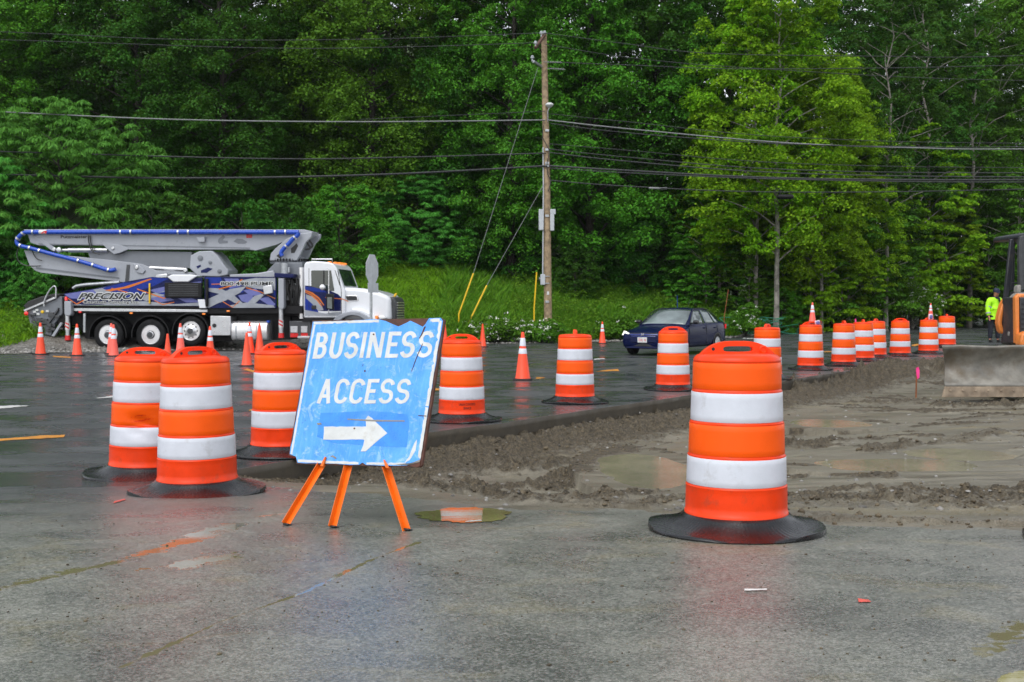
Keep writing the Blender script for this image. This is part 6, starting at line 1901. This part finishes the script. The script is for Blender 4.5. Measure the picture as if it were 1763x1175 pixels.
tm = MB(); text_mb(tm, '72VL 18', .25, .075, lambda x, z: (2.2955, -.125 + x, .43 + z), off=.01); tm.build('plate_lettering', M['red'], pl_, smooth=False)
MB().tube([(-.2, .3, 1.42), (-.45, .3, 1.7)], .006, 5).build('aerial', M['ink'], car)
wp_ = MB(); wp_.tube([(.93, -.3, .925), (.86, .25, .968)], .008, 5); wp_.tube([(.95, .1, .915), (.86, .62, .945)], .008, 5); wp_.build('wiper', M['ink'], car)

# ================================================================== BULLDOZER
DO = Vector(((1790 - 881.5) / F * 24.0, 24.0, -.22))
DF = Frame(DO)
doz = thing('bulldozer', 'small orange and black bulldozer at the right picture edge behind its muddy blade', 'bulldozer', DO)
def DP(pts, yl): return [DF.P(a, b, yl) for a, b in pts]
def dprism(name, pts, y0, y1, m, parent=None, bevel=.01, ref=None, **kw):
    return MB().prism(DP(pts, y0 if ref is None else ref), y0, y1).build(name, M[m], parent or doz, bevel=bevel, **kw)
# blade: curved plate
hx = 1.70; BYY = -1.42
zt_ = DF.P(1700, 595, BYY)[1]; zm_ = DF.P(1700, 667, BYY)[1]; ze_ = DF.P(1700, 684, BYY)[1]
vs = []; fs = []; nk = 14
for k in range(nk + 1):
    t = k / nk; z = zm_ + (zt_ - zm_) * t
    y = BYY + .30 * math.sin(math.pi * min(1, t * 1.02)) ** .8 + (.02 if t > .9 else 0) + .05 * t
    xl = DF.P(1627 + 11 * math.sin(math.pi * t) ** 1.0 - 3 * t, 600, BYY)[0]
    xr = 1.62 - .05 * math.sin(math.pi * t)
    for i in range(13):
        x = xl + (xr - xl) * i / 12
        vs.append((x, y + .006 * math.sin(i * 2.1 + k), z + (.012 * math.sin(i * 1.7) if k == nk else 0)))
n1_ = 13
for k in range(nk):
    for i in range(12): fs.append((k * n1_ + i, k * n1_ + i + 1, (k + 1) * n1_ + i + 1, (k + 1) * n1_ + i))
bl = MB().add(vs, fs).build('blade', M['blade_steel'], doz, ang=60)
so = bl.modifiers.new('solid', 'SOLIDIFY'); so.thickness = .045; so.offset = 1
xe0 = DF.P(1621, 676, BYY)[0]
ce = MB().prism([(xe0, ze_), (1.66, ze_), (1.66, zm_ + .012), (xe0 + .05, zm_ + .012)], BYY - .035, BYY + .005).build('cutting_edge', M['edge_steel'], bl, bevel=.006)
for k in range(15):
    MB().lathe([(.022, 0), (.022, .012), (.012, .016), (0, .016)], 8, Matrix.Translation((xe0 + .15 + k * .235, BYY - .034, (ze_ + zm_) / 2 + .03)) @ Matrix.Rotation(R(90), 4, 'X')).build('bolt', M['edge_steel'], ce)

MB().prism([(-1.58, zm_ + .36), (1.6, zm_ + .36), (1.6, zm_ + .40), (-1.58, zm_ + .40)], BYY + .38, BYY + .46).build('blade_rib', M['blade_steel'], bl)
for s in (-1, 1):
    MB().bar((s * .62, BYY + .25, .28), (s * .62, .6, .34), .12, .16).build('push_arm', M['dozer_orange'], doz, bevel=.02)
    # tracks
    mb = MB(); o_ = []
    L0, L1, zr = -.55, 1.75, .40
    for k in range(13): a = R(90 + 180 * k / 12); o_.append((L0 + zr * math.cos(a), zr + .02 + zr * math.sin(a)))
    for k in range(13): a = R(-90 + 180 * k / 12); o_.append((L1 + zr * math.cos(a), zr + .02 + zr * math.sin(a)))
    x0, x1 = s * .80 - .22, s * .80 + .22
    n = len(o_)
    tr = MB().add([(x, y, z) for x in (x0, x1) for y, z in o_], [tuple(range(n)), tuple(range(2 * n - 1, n - 1, -1))] + [(i, (i + 1) % n, n + (i + 1) % n, n + i) for i in range(n)]).build('track', M['dozer_black'], doz, ang=30)
    gr = MB()
    per = []
    for i in range(n):
        a, b_ = Vector(o_[i]), Vector(o_[(i + 1) % n]); k_ = max(1, int((b_ - a).length / .15))
        for j in range(k_): per.append((a.lerp(b_, j / k_), (b_ - a).normalized()))
    for p, d_ in per:
        ang = math.atan2(d_.y, d_.x)
        gr.box(((x0 + x1) / 2, p.x, p.y), (.46, .05, .05), Matrix.Rotation(ang, 3, 'X'))
    gr.build('track_shoe', M['edge_steel'], tr, smooth=False)
# left rear bulge of the hood: curved orange panel, grey inner panel
dprism('hood_side', [(1725, 513), (1718, 526), (1713, 545), (1712, 556), (1715, 570), (1719, 575), (1735, 575), (1735, 568), (1721, 567), (1719, 556), (1721, 540), (1730, 517)], .55, .75, 'dozer_orange', bevel=.025, ref=.75)
dprism('hood_side', [(1728, 519), (1733, 516), (1733, 556), (1722, 567), (1720, 556)], .60, .8, 'dozer_black', ref=.8)
dprism('side_panel', [(1731, 517), (1752, 515), (1752, 557), (1725, 557)], .50, .85, 'dozer_grey', bevel=.015, ref=.85)
dprism('side_panel', [(1737, 512), (1744, 505), (1757, 504), (1757, 516), (1735, 517)], .7, 1.0, 'dozer_grey', bevel=.02, ref=1.0)
dprism('frame', [(1722, 557), (1754, 557), (1754, 568), (1718, 567)], .56, .9, 'dozer_black', bevel=.015, ref=.9)
dprism('undercarriage', [(1724, 575), (1754, 568), (1754, 600), (1722, 592)], .3, 1.0, 'dozer_black', bevel=.03, ref=1.0)
rr_ = MB()
for k in range(8):
    rr_.box((DF.P(1740 + k * 1.6, 575 + (k % 3) * 5, .28)[0], .27, DF.P(1740, 575 + (k % 3) * 6, .28)[1]), (.10, .1, .09), Matrix.Rotation(k * .6, 3, 'Y'))
rr_.build('hydraulic_fitting', M['dozer_grey'], doz, bevel=.012)
# nose: orange side posts, black slotted guard
dprism('grille_post', [(1748, 512), (1755, 505), (1756, 592), (1749, 592)], -.30, -.16, 'dozer_orange', bevel=.02)
dprism('grille_post', [(1842, 505), (1849, 512), (1848, 592), (1841, 592)], -.30, -.16, 'dozer_orange', bevel=.02)
dprism('hood', [(1756, 506), (1841, 506), (1846, 512), (1846, 520), (1752, 520), (1752, 512)], -.22, -.06, 'dozer_orange', bevel=.03)
dprism('hood', [(1758, 507), (1815, 507), (1818, 512), (1818, 590), (1754, 590), (1754, 512)], -.10, 1.3, 'dozer_grey', bevel=.03, ref=1.3)
gg = dprism('grille', [(1756, 512), (1841, 512), (1841, 592), (1756, 592)], -.27, .6, 'dozer_black', bevel=.02)
sl = MB()
for i in range(9):
    for j in range(7):
        a = DF.P(1761 + i * 9, 524 + j * 8.5, -.28)
        sl.box((a[0], -.272, a[1]), (.055, .012, .035))
sl.build('grille_slot', M['ink'], gg, smooth=False)
dprism('lift_bracket', [(1757, 588), (1760, 576), (1768, 571), (1800, 571), (1800, 596), (1757, 596)], -.55, -.28, 'dozer_orange', bevel=.03)
hr = [(1751, 517.5), (1744, 518.5), (1740.5, 522), (1739, 530), (1739, 552), (1741, 559), (1745, 562), (1751, 562)]
MB().tube([Vector((DF.P(a, b, .5)[0], .5, DF.P(a, b, .5)[1])) for a, b in hr], .028, 8).build('hand_rail', M['dozer_orange'], doz)
dprism('exhaust_stack', [(1752, 492), (1759, 490), (1759, 505), (1751, 505)], .8, 1.0, 'dozer_grey', bevel=.03)
# cab frame
cb = dprism('cab_roof', [(1738, 408), (1742, 405), (1752, 403), (1763, 401), (1850, 400), (1862, 405), (1864, 412), (1738, 414)], .95, 2.6, 'dozer_black', bevel=.03, ref=1.7)
for pts, y0, y1, m in [([(1740, 412), (1747, 412), (1743, 470), (1737, 517), (1729, 517), (1734, 470)], 1.5, 1.6, 'dozer_black'),
                       ([(1755, 416), (1757, 408), (1764, 405), (1764, 500), (1755, 500)], .95, 1.07, 'darkgrey'),
                       ([(1840, 406), (1848, 408), (1848, 500), (1839, 500)], .95, 1.07, 'darkgrey'),
                       ([(1858, 412), (1864, 412), (1874, 517), (1866, 517)], 1.5, 1.6, 'dozer_black')]:
    dprism('cab_post', pts, y0, y1, m, bevel=.015)
for pts in ([(1743, 412), (1748, 412), (1747, 500), (1741, 500)], [(1856, 412), (1861, 412), (1862, 500), (1857, 500)]):
    dprism('cab_post', pts, 2.3, 2.4, 'dozer_black', bevel=.015, ref=2.3)
dprism('cab_body', [(1738, 502), (1830, 502), (1830, 566), (1736, 566)], 1.2, 2.4, 'dozer_black', bevel=.03, ref=2.4)
dprism('seat', [(1775, 470), (1825, 470), (1828, 512), (1772, 512)], 2.0, 2.2, 'ink', bevel=.05)
dprism('window', [(1764, 414), (1840, 414), (1840, 500), (1764, 500)], 1.0, 1.02, 'glass', bevel=0, smooth=False)
MB().tube([Vector((DF.P(a, b, 1.2)[0], 1.2, DF.P(a, b, 1.2)[1])) for a, b in ((1742, 488), (1770, 488))], .02, 6).build('grab_bar', M['dozer_black'], doz)

# ================================================================== PERSON
px, pd_ = 1711, 43.6
PX = (px - 881.5) / F * pd_
pz = float(zpave(PX, pd_))
per_ = thing('person', 'person in a lime yellow rain jacket, dark trousers and a navy cap looking down', 'person', (PX, pd_, pz + .002), R(8))
per_.scale = (1.06, 1.06, 1.06)
def skin(name, V, E, rad, m, parent, sub=2, root=0):
    me = bpy.data.meshes.new(name); me.from_pydata(V, E, [])
    o = bpy.data.objects.new(name, me); COL.objects.link(o); o.parent = parent
    me.materials.append(M[m])
    o.modifiers.new('skin', 'SKIN')
    if not me.skin_vertices: raise RuntimeError('no skin layer')
    for i, r in enumerate(rad):
        me.skin_vertices[0].data[i].radius = (r, r) if not isinstance(r, tuple) else r
    me.skin_vertices[0].data[root].use_root = True
    s = o.modifiers.new('subdivision', 'SUBSURF'); s.levels = sub; s.render_levels = sub
    return o
# faces the camera (-y); picture left is -x, the person's right
V = [(0, 0, .95), (.01, 0, 1.12), (.02, -.01, 1.30), (.025, -.02, 1.43), (.03, -.045, 1.52), (.035, -.075, 1.60), (.035, -.085, 1.68), (.035, -.07, 1.755),      # 0..7 spine, neck, head
     (-.17, -.01, 1.40), (-.235, -.02, 1.18), (-.245, -.09, .93), (-.24, -.12, .85),      # 8..11 right arm
     (.21, -.01, 1.41), (.29, -.03, 1.20), (.24, -.16, 1.03), (.17, -.22, 1.02),           # 12..15 left arm, bent
     (-.10, 0, .90), (-.12, -.015, .50), (-.125, .02, .09), (-.13, -.13, .045),                # 16..19 right leg
     (.11, 0, .90), (.14, -.02, .50), (.15, .02, .09), (.17, -.13, .045),                    # 20..23 left leg
     (.035, -.185, 1.655),                                                                    # 24 nose
     ]
E = [(0, 1), (1, 2), (2, 3), (3, 4), (4, 5), (5, 6), (6, 7), (3, 8), (8, 9), (9, 10), (10, 11), (3, 12), (12, 13), (13, 14), (14, 15), (0, 16), (16, 17), (17, 18), (18, 19), (0, 20), (20, 21), (21, 22), (22, 23), (6, 24)]
rad = [.13, .13, .15, .12, .06, .075, .095, .085, .07, .05, .033, .03, .07, .05, .033, .03, .095, .062, .042, .038, .095, .062, .042, .038, .016]
def fingers(tip, d_, side, V, E, rad, root):
    d_ = Vector(d_).normalized(); s_ = Vector(side).normalized(); c_ = Vector((0, -1, 0)) if abs(d_.y) < .7 else Vector((0, 0, -1))
    base = Vector(tip)
    V.append(tuple(base + d_ * .045)); rad.append(.026); pr = len(V) - 1; E.append((root, pr))
    for k, (o_, l_) in enumerate(((-.030, .060), (-.010, .072), (.010, .068), (.028, .054))):
        q0 = base + d_ * .075 + s_ * o_; q1 = q0 + d_ * l_ * .5 + c_ * .008; q2 = q1 + d_ * l_ * .35 + c_ * .022
        i = len(V); V += [tuple(q0), tuple(q1), tuple(q2)]; rad += [.0095, .0085, .0075]; E += [(pr, i), (i, i + 1), (i + 1, i + 2)]
    q0 = base + d_ * .03 - s_ * .035 + c_ * .01; q1 = q0 + d_ * .035 - s_ * .012 + c_ * .015
    i = len(V); V += [tuple(q0), tuple(q1)]; rad += [.011, .009]; E += [(root, i), (i, i + 1)]
fingers((-.24, -.12, .85), (0, -.25, -1), (0, 1, 0), V, E, rad, 11)
fingers((.17, -.22, 1.02), (-.8, -.4, 0), (0, 0, 1), V, E, rad, 15)
body = skin('body', V, E, rad, 'skin', per_)
V = [(0, 0, .80), (0, 0, .95), (.01, 0, 1.12), (.02, -.01, 1.30), (.025, -.02, 1.43), (.03, -.035, 1.50),
     (-.17, -.01, 1.41), (-.24, -.02, 1.18), (-.25, -.095, .93), (-.248, -.11, .89), (.21, -.01, 1.42), (.295, -.03, 1.20), (.245, -.16, 1.03), (.21, -.20, 1.02)]
E = [(0, 1), (1, 2), (2, 3), (3, 4), (4, 5), (4, 6), (6, 7), (7, 8), (8, 9), (4, 10), (10, 11), (11, 12), (12, 13)]
skin('jacket', V, E, [(.205, .17), (.20, .165), (.20, .165), (.20, .16), (.155, .13), .085, .115, .088, .07, .066, .115, .088, .07, .066], 'lime', per_, root=1)
V = [(0, 0, .92), (-.10, 0, .82), (-.12, -.01, .50), (-.125, .015, .10), (.11, 0, .82), (.14, -.01, .50), (.15, .015, .10)]
skin('trousers', V, [(0, 1), (1, 2), (2, 3), (0, 4), (4, 5), (5, 6)], [.16, .115, .088, .078, .115, .088, .078], 'navy_cloth', per_)
for s in (-.13, .16):
    MB().lathe([(.05, 0), (.052, .03), (.045, .075), (.02, .1), (0, .1)], 14, Matrix.Translation((s, -.06, 0)) @ Matrix.Scale(2.4, 4, (0, 1, 0))).build('shoe', M['black_rubber'], per_)
cap = MB().lathe([(.106, 0), (.108, .03), (.10, .075), (.07, .11), (0, .122)], 22, Matrix.Translation((.035, -.078, 1.70)) @ Matrix.Rotation(R(14), 4, 'X')).build('cap', M['cap_blue'], per_)
MB().lathe([(0, 0), (.085, 0), (.088, .008), (0, .010)], 20, Matrix.Translation((.035, -.155, 1.695)) @ Matrix.Rotation(R(24), 4, 'X') @ Matrix.Scale(1.15, 4, (0, 1, 0))).build('cap_peak', M['cap_blue'], cap)
MB().lathe([(.10, 0), (.103, .02), (.095, .06), (.09, .07)], 20, Matrix.Translation((.033, -.045, 1.475)) @ Matrix.Rotation(R(12), 4, 'X')).build('collar', M['navy_cloth'], per_)
MB().prism([(.0, 1.51), (.10, 1.50), (.135, 1.30), (.10, 1.24), (.07, 1.36)], -.215, -.19).build('jacket_flap', M['navy_cloth'], per_, bevel=.01)
def bandr(c, rx, ry, hgt, tilt):
    return MB().lathe([(.99, -hgt / 2), (1.02, -hgt / 2 + .004), (1.02, hgt / 2 - .004), (.99, hgt / 2)], 28, Matrix.Translation(c) @ Matrix.Rotation(tilt[0], 4, 'X') @ Matrix.Rotation(tilt[1], 4, 'Y') @ Matrix.Scale(rx, 4, (1, 0, 0)) @ Matrix.Scale(ry, 4, (0, 1, 0)))
bandr((.012, -.003, 1.16), .187, .157, .055, (0, 0)).build('reflective_band', M['reflective'], per_)
bandr((-.225, -.017, 1.20), .088, .088, .05, (0, R(10))).build('reflective_band', M['reflective'], per_)
bandr((-.249, -.085, .975), .078, .078, .05, (R(-18), 0)).build('reflective_band', M['reflective'], per_)

# ================================================================== UTILITY POLE, CABLES, GUYS
PD = 51.0
pb = at(943.5, 549, PD); pt = at(936.5, 58, PD)
PB = Vector((pb.x, PD, zb(pb.x, PD) - .1))
pole = thing('utility_pole', 'wooden utility pole with grey boxes, a dome lamp and many cables', 'utility pole', PB)
def Lp(px, py, d=PD): return at(px, py, d) - PB
MB().tube([Vector((0, 0, -.6)), Lp(943.5, 549), Lp(941, 300), Lp(936.5, 58)], [.175, .170, .150, .118], 18).build('shaft', M['wood_pole'], pole)
MB().bar(Lp(921.5, 83, PD - 1.3), Lp(937.5, 61, PD - .16), .11, .10).build('crossarm', M['wood_dark'], pole, bevel=.008)
MB().bar(Lp(929, 82, PD - .7), Lp(932, 90, PD - .15), .05, .03).build('arm_brace', M['wood_dark'], pole)
ins = MB()
for px, py, d in ((932, 57, PD - .3), (937.5, 56.5, PD - .1), (922, 74, PD - 1.2), (916.5, 99, PD - 1.0)):
    p = Lp(px, py, d)
    ins.lathe([(.03, -.16), (.03, -.06), (.075, -.04), (.08, 0), (.05, .02), (.07, .04), (.04, .07), (0, .08)], 14, Matrix.Translation(p))
ins.build('insulator', M['box_grey'], pole)
MB().bar(Lp(918, 106, PD - 1), Lp(932, 115, PD - .12), .10, .10).build('steel_bracket', M['steel'], pole, bevel=.01)
ib = MB()
for (x0, y0, x1, y1) in ((936, 107, 968, 108), (941, 118, 973, 120)):
    a, b_ = Lp(x0, y0, PD - .2), Lp(x1, y1, PD - .5)
    ib.tube([a, b_], .018, 6)
    for k in range(6): ib.lathe([(.02, -.03), (.055, 0), (.02, .03)], 10, Matrix.Translation(a.lerp(b_, .25 + k * .13)) @ Matrix.Rotation(R(90), 4, 'Y'))
ib.build('dead_end_insulator', M['wire_pale'], pole)
lm_ = MB().lathe([(0, -.13), (.06, -.11), (.15, -.03), (.17, .0), (.15, .05), (.08, .09), (0, .10)], 20, Matrix.Translation(Lp(946, 181, PD - .28))).build('dome_lamp', M['white_plain'], pole)
MB().tube([Lp(943, 210, PD - .12), Lp(943, 192, PD - .25), Lp(946, 186, PD - .28)], .025, 6).build('lamp_arm', M['steel'], lm_)
for (x0, y0, x1, y1, dd) in ((927.5, 361, 936, 397, .08), (947, 361, 956.5, 370, .05), (947, 370, 954, 398, .06)):
    a, b_ = Lp(x0, y0, PD - dd), Lp(x1, y1, PD - dd)
    MB().box(((a.x + b_.x) / 2, a.y, (a.z + b_.z) / 2), (abs(b_.x - a.x), .34, abs(b_.z - a.z))).build('equipment_box', M['box_grey'], pole, bevel=.02)
a = Lp(934.5, 482, PD - .1); MB().box(a, (.20, .22, .44)).build('meter_box', M['box_grey'], pole, bevel=.02)
MB().lathe([(.08, 0), (.08, .05), (.05, .08), (0, .085)], 14, Matrix.Translation(a + Vector((-.10, -.0, .03))) @ Matrix.Rotation(R(-90), 4, 'Y')).build('meter', M['glass_light'], pole)
for y in (476, 488):
    MB().bar(Lp(936, y, PD - .16), Lp(946, y, PD - .18), .03, .03).build('meter_strap', M['steel'], pole)
MB().tube([Lp(934.5, 473, PD - .14), Lp(935.5, 330, PD - .14), Lp(935, 254, PD - .14)], .028, 8).build('conduit', M['box_grey'], pole)
MB().tube(bend([Lp(x, y, PD - .2) for x, y in ((936, 216), (934, 235), (940, 248), (943, 254), (946, 262), (942, 280), (943, 300), (948, 312), (944, 330))], 4), .018, 6).build('drip_loop', M['wire_dark'], pole)
sm_ = MB()
for y in (225, 258, 281, 286, 372, 520): sm_.box(Lp(942, y, PD - .165), (.16, .05, .10))
sm_.build('pole_bracket', M['steel'], pole, bevel=.01)
MB().box(Lp(943.5, 505, PD - .175), (.09, .012, .14)).build('pole_tag', M['white_plain'], pole)

def cable(label, pts, r, m, group, name='overhead_cable', sag=0):
    P_ = bend([at(*p) for p in pts], 10)
    c0 = P_[len(P_) // 2].copy()
    o = MB().tube([p - c0 for p in P_], r * 1.12, 6).build(name, M[m], None)
    o.location = c0
    return tag(o, label, 'cable', group)
GW = 'cables strung from the utility pole'
Lw = [('topmost thin cable on the left side of the pole', [(-700, 44, 40), (-40, 54, 47.5), (300, 68, 49), (620, 68, 50), (934, 57, 51)], .013, 'wire_dark'),
      ('second thin cable from the top on the left side of the pole', [(-700, 60, 40), (-40, 68, 47.5), (450, 83, 49.5), (700, 81, 50), (922, 74, 49.8)], .013, 'wire_dark'),
      ('pale streaked cable left of the pole at the height of the dome lamp', [(-700, 160, 40), (-40, 191, 47.5), (300, 206, 49), (620, 210, 50), (939, 207, 50.8)], .024, 'wire_pale'),
      ('thin dark cable just above the pale streaked one, left of the pole', [(620, 206, 49.5), (780, 199, 50.2), (938, 192, 50.8)], .012, 'wire_dark'),
      ('dark cable above the lowest one on the left side of the pole', [(-700, 240, 40), (-40, 260, 47.5), (450, 273.5, 49.5), (700, 271, 50), (940, 264, 50.8)], .026, 'wire_dark'),
      ('lowest thick black cable on the left side of the pole', [(-700, 286, 40), (-40, 300, 47.5), (310, 307, 49), (650, 301, 50), (941, 286, 50.8)], .038, 'wire_dark')]
Rw = [('topmost thin cable on the right side of the pole', [(937, 57, 50.8), (1080, 76, 50.5), (1220, 92, 50), (1500, 97, 49), (1763, 96, 48), (2500, 60, 44)], .013, 'wire_dark'),
      ('second thin cable from the top on the right side of the pole', [(937, 76, 50), (1080, 99, 50), (1300, 118, 49.5), (1763, 139, 48), (2500, 130, 44)], .012, 'wire_dark'),
      ('thin cable from the white dead end insulators, right of the pole', [(968, 108, 50.5), (1100, 113, 50), (1300, 119, 49.5), (1763, 112, 48), (2500, 80, 44)], .014, 'wire_dark'),
      ('upper of the pale cables right of the dome lamp', [(944, 207, 50.8), (1080, 222, 50.3), (1350, 246, 49.5), (1580, 255, 48.7), (1763, 257, 48), (2500, 250, 44)], .022, 'wire_pale'),
      ('lower of the pale cables right of the dome lamp', [(948, 213, 50.8), (1080, 229, 50.3), (1330, 247, 49.2), (1580, 253, 48.4), (1763, 253, 47.8), (2500, 240, 44)], .017, 'wire_dark'),
      ('thin cable leaving the pole just below the pale cables on the right', [(944, 196, 50.8), (1080, 210, 50.3), (1350, 236, 49.5), (1763, 247, 48.3), (2500, 240, 44)], .012, 'wire_dark'),
      ('thin upper cable of the lower bundle on the right of the pole', [(945, 248, 50.8), (1080, 259, 50.3), (1350, 281, 49.5), (1763, 289, 48), (2500, 285, 44)], .013, 'wire_dark'),
      ('second cable of the lower bundle on the right of the pole', [(945, 257, 50.8), (1080, 271, 50.3), (1350, 292, 49.3), (1763, 298, 47.8), (2500, 290, 44)], .018, 'wire_dark'),
      ('dark cable just above the thickest one on the right of the pole', [(946, 263, 50.8), (1080, 278, 50.2), (1350, 298, 49.1), (1763, 305, 47.6), (2500, 300, 44)], .022, 'wire_dark'),
      ('thickest black cable on the right of the pole', [(945, 286, 50.8), (1080, 294, 50.3), (1350, 307, 49.4), (1763, 310, 47.9), (2500, 300, 44)], .040, 'wire_dark'),
      ('cable just below the thickest one on the right of the pole', [(947, 290, 50.8), (1080, 298, 50.2), (1350, 309, 49), (1763, 314, 47.5), (2500, 306, 44)], .020, 'wire_dark'),
      ('lowest cable on the right of the pole with two black splice cases', [(949, 311, 50.8), (1080, 321, 50.2), (1340, 331, 49.2), (1763, 326, 47.7), (2500, 300, 44)], .020, 'wire_dark')]
for l, p, r, m in Lw + Rw: cab_ = cable(l, p, r, m, GW)
a = at(1352, 339, 49.1) - cab_.location; 
MB().tube([a + Vector((-.33, 0, 0)), a + Vector((-.28, 0, 0)), a + Vector((.28, 0, 0)), a + Vector((.33, 0, 0))], [.05, .10, .10, .05], 12).build('splice_case', M['black'], cab_)
MB().box(a + Vector((-.22, 0, .14)), (.03, .03, .14)).build('hanger', M['black'], cab_); MB().box(a + Vector((.22, 0, .14)), (.03, .03, .14)).build('hanger', M['black'], cab_)
a = at(1133, 325, 50.0) - cab_.location
MB().tube([a + Vector((-.38, 0, .02)), a + Vector((-.34, 0, .02)), a + Vector((.34, 0, 0)), a + Vector((.38, 0, 0))], [.02, .045, .045, .02], 10).build('splice_case', M['wire_pale'], cab_)
sp_ = MB()
for px, py, l in ((1092, 113, .8), (1117, 126, .7)):
    a = at(px, py, 50); sp_.tube([a - Vector((l / 2, 0, -.02)), a + Vector((l / 2, 0, -.02))], .03, 8)
for (t0, t1, g0, g1, lab) in (((926, 117), (815, 471), (815, 471), (790, 541), 'longer left guy wire with a yellow guard, anchored in the grass'),
                              ((936, 318), (838, 492), (838, 492), (804, 562), 'shorter right guy wire with a yellow guard at the flowering shrub')):
    d0, d1 = PD - .2, 48.6
    G0 = at(*g1, d1); g_ = thing('guy_wire', lab, 'guy wire', G0, 0, 'guy wires of the utility pole')
    f_ = (g0[1] - t0[1]) / (g1[1] - t0[1])
    MB().tube([at(*t0, d0) - G0, at(*g0, d0 + (d1 - d0) * f_) - G0], .010, 6).build('wire', M['wire_pale'], g_)
    MB().tube([at(*g0, d0 + (d1 - d0) * f_) - G0, Vector((0, 0, 0)), Vector((0, 0, -.35))], .032, 8).build('guard', M['yellow'], g_)
p0, p1 = at(919.5, 533, 50.2), at(924, 469, 50.2)
o = MB().tube([Vector((0, 0, -.5)), Vector((0, 0, 0)), p1 - p0], .03, 8).build('marker_post', M['yellow'], None); o.location = p0
tag(o, 'thin yellow marker post in the grass left of the utility pole', 'marker post')
for (a_, b_, m, lab) in (((1167, 540), (1165.7, 509), 'panel_blue', 'thin blue stake behind the roof of the dark blue car'), ((1247, 545), (1254, 499), 'stake_wood', 'thin leaning rusty stake behind the rear of the dark blue car')):
    p0, p1 = at(*a_, 53), at(*b_, 53)
    o = MB().tube([Vector((0, 0, -.6)), Vector((0, 0, 0)), p1 - p0], .015, 6).build('marker_stake', M[m], None); o.location = p0
    tag(o, lab, 'stake')

# ================================================================== STOP SIGN (seen from behind), TWINE
sd = 36.6
sb = at(641, 560, sd)
st = thing('stop_sign', 'grey back of an octagonal road sign seen narrowly, in front of the truck hood', 'road sign', (sb.x, sb.y, 0), R(73))
def zs(py): return at(640, py, sd).z
z0, z1 = zs(490.5), zs(438.5); rc = (z1 - z0) / 2 / math.cos(R(22.5))
MB().prism([(rc * math.cos(R(22.5 + 45 * k)), (z0 + z1) / 2 + rc * math.sin(R(22.5 + 45 * k))) for k in range(8)], -.004, .004).build('sign_plate', M['sign_back'], st, smooth=False)
za, zb2 = zs(514), zs(486)
MB().prism([(-.38, za + .17), (.38, za + .17), (.38, za + .46), (-.38, za + .46)], -.034, -.026).build('lower_plate', M['sign_back'], st, smooth=False)
MB().prism([(-.03, -.1), (.03, -.1), (.03, z1 - .1), (-.03, z1 - .1)], .006, .075).build('post', M['steel'], st, bevel=.004)
tw = MB()
random.seed(8)
base = at(1278, 567, 56)
c0 = Vector((base.x, base.y, zb(base.x, base.y) + .1))
for k in range(16):
    p = [Vector((random.gauss(0, .75), random.gauss(0, .35), random.uniform(0, .45)))]
    for j in range(7): p.append(p[-1] + Vector((random.gauss(.12, .3), random.gauss(0, .2), random.gauss(0, .16))))
    for q in p: q.z = min(.8, max(.02, q.z))
    tw.tube(bend(p, 3), .016, 5)
o = tw.build('twine_tangle', M['net_green'], None); o.location = c0
tag(o, 'tangle of green netting twine on the gravel behind the blue car', 'netting')

# ================================================================== RAIN MIST
hm_ = bpy.data.materials.new('rain_mist'); hm_.use_nodes = True
n = hm_.node_tree; n.nodes.remove(n.nodes['Principled BSDF'])
pv = n.nodes.new('ShaderNodeVolumePrincipled')
pv.inputs['Color'].default_value = (.93, .96, 1, 1); pv.inputs['Density'].default_value = .00012; pv.inputs['Anisotropy'].default_value = .2
n.links.new(pv.outputs[0], n.nodes['Material Output'].inputs['Volume'])
tag(MB().box((0, 130, 22), (420, 350, 60)).build('haze', hm_, None, smooth=False), kind='stuff')
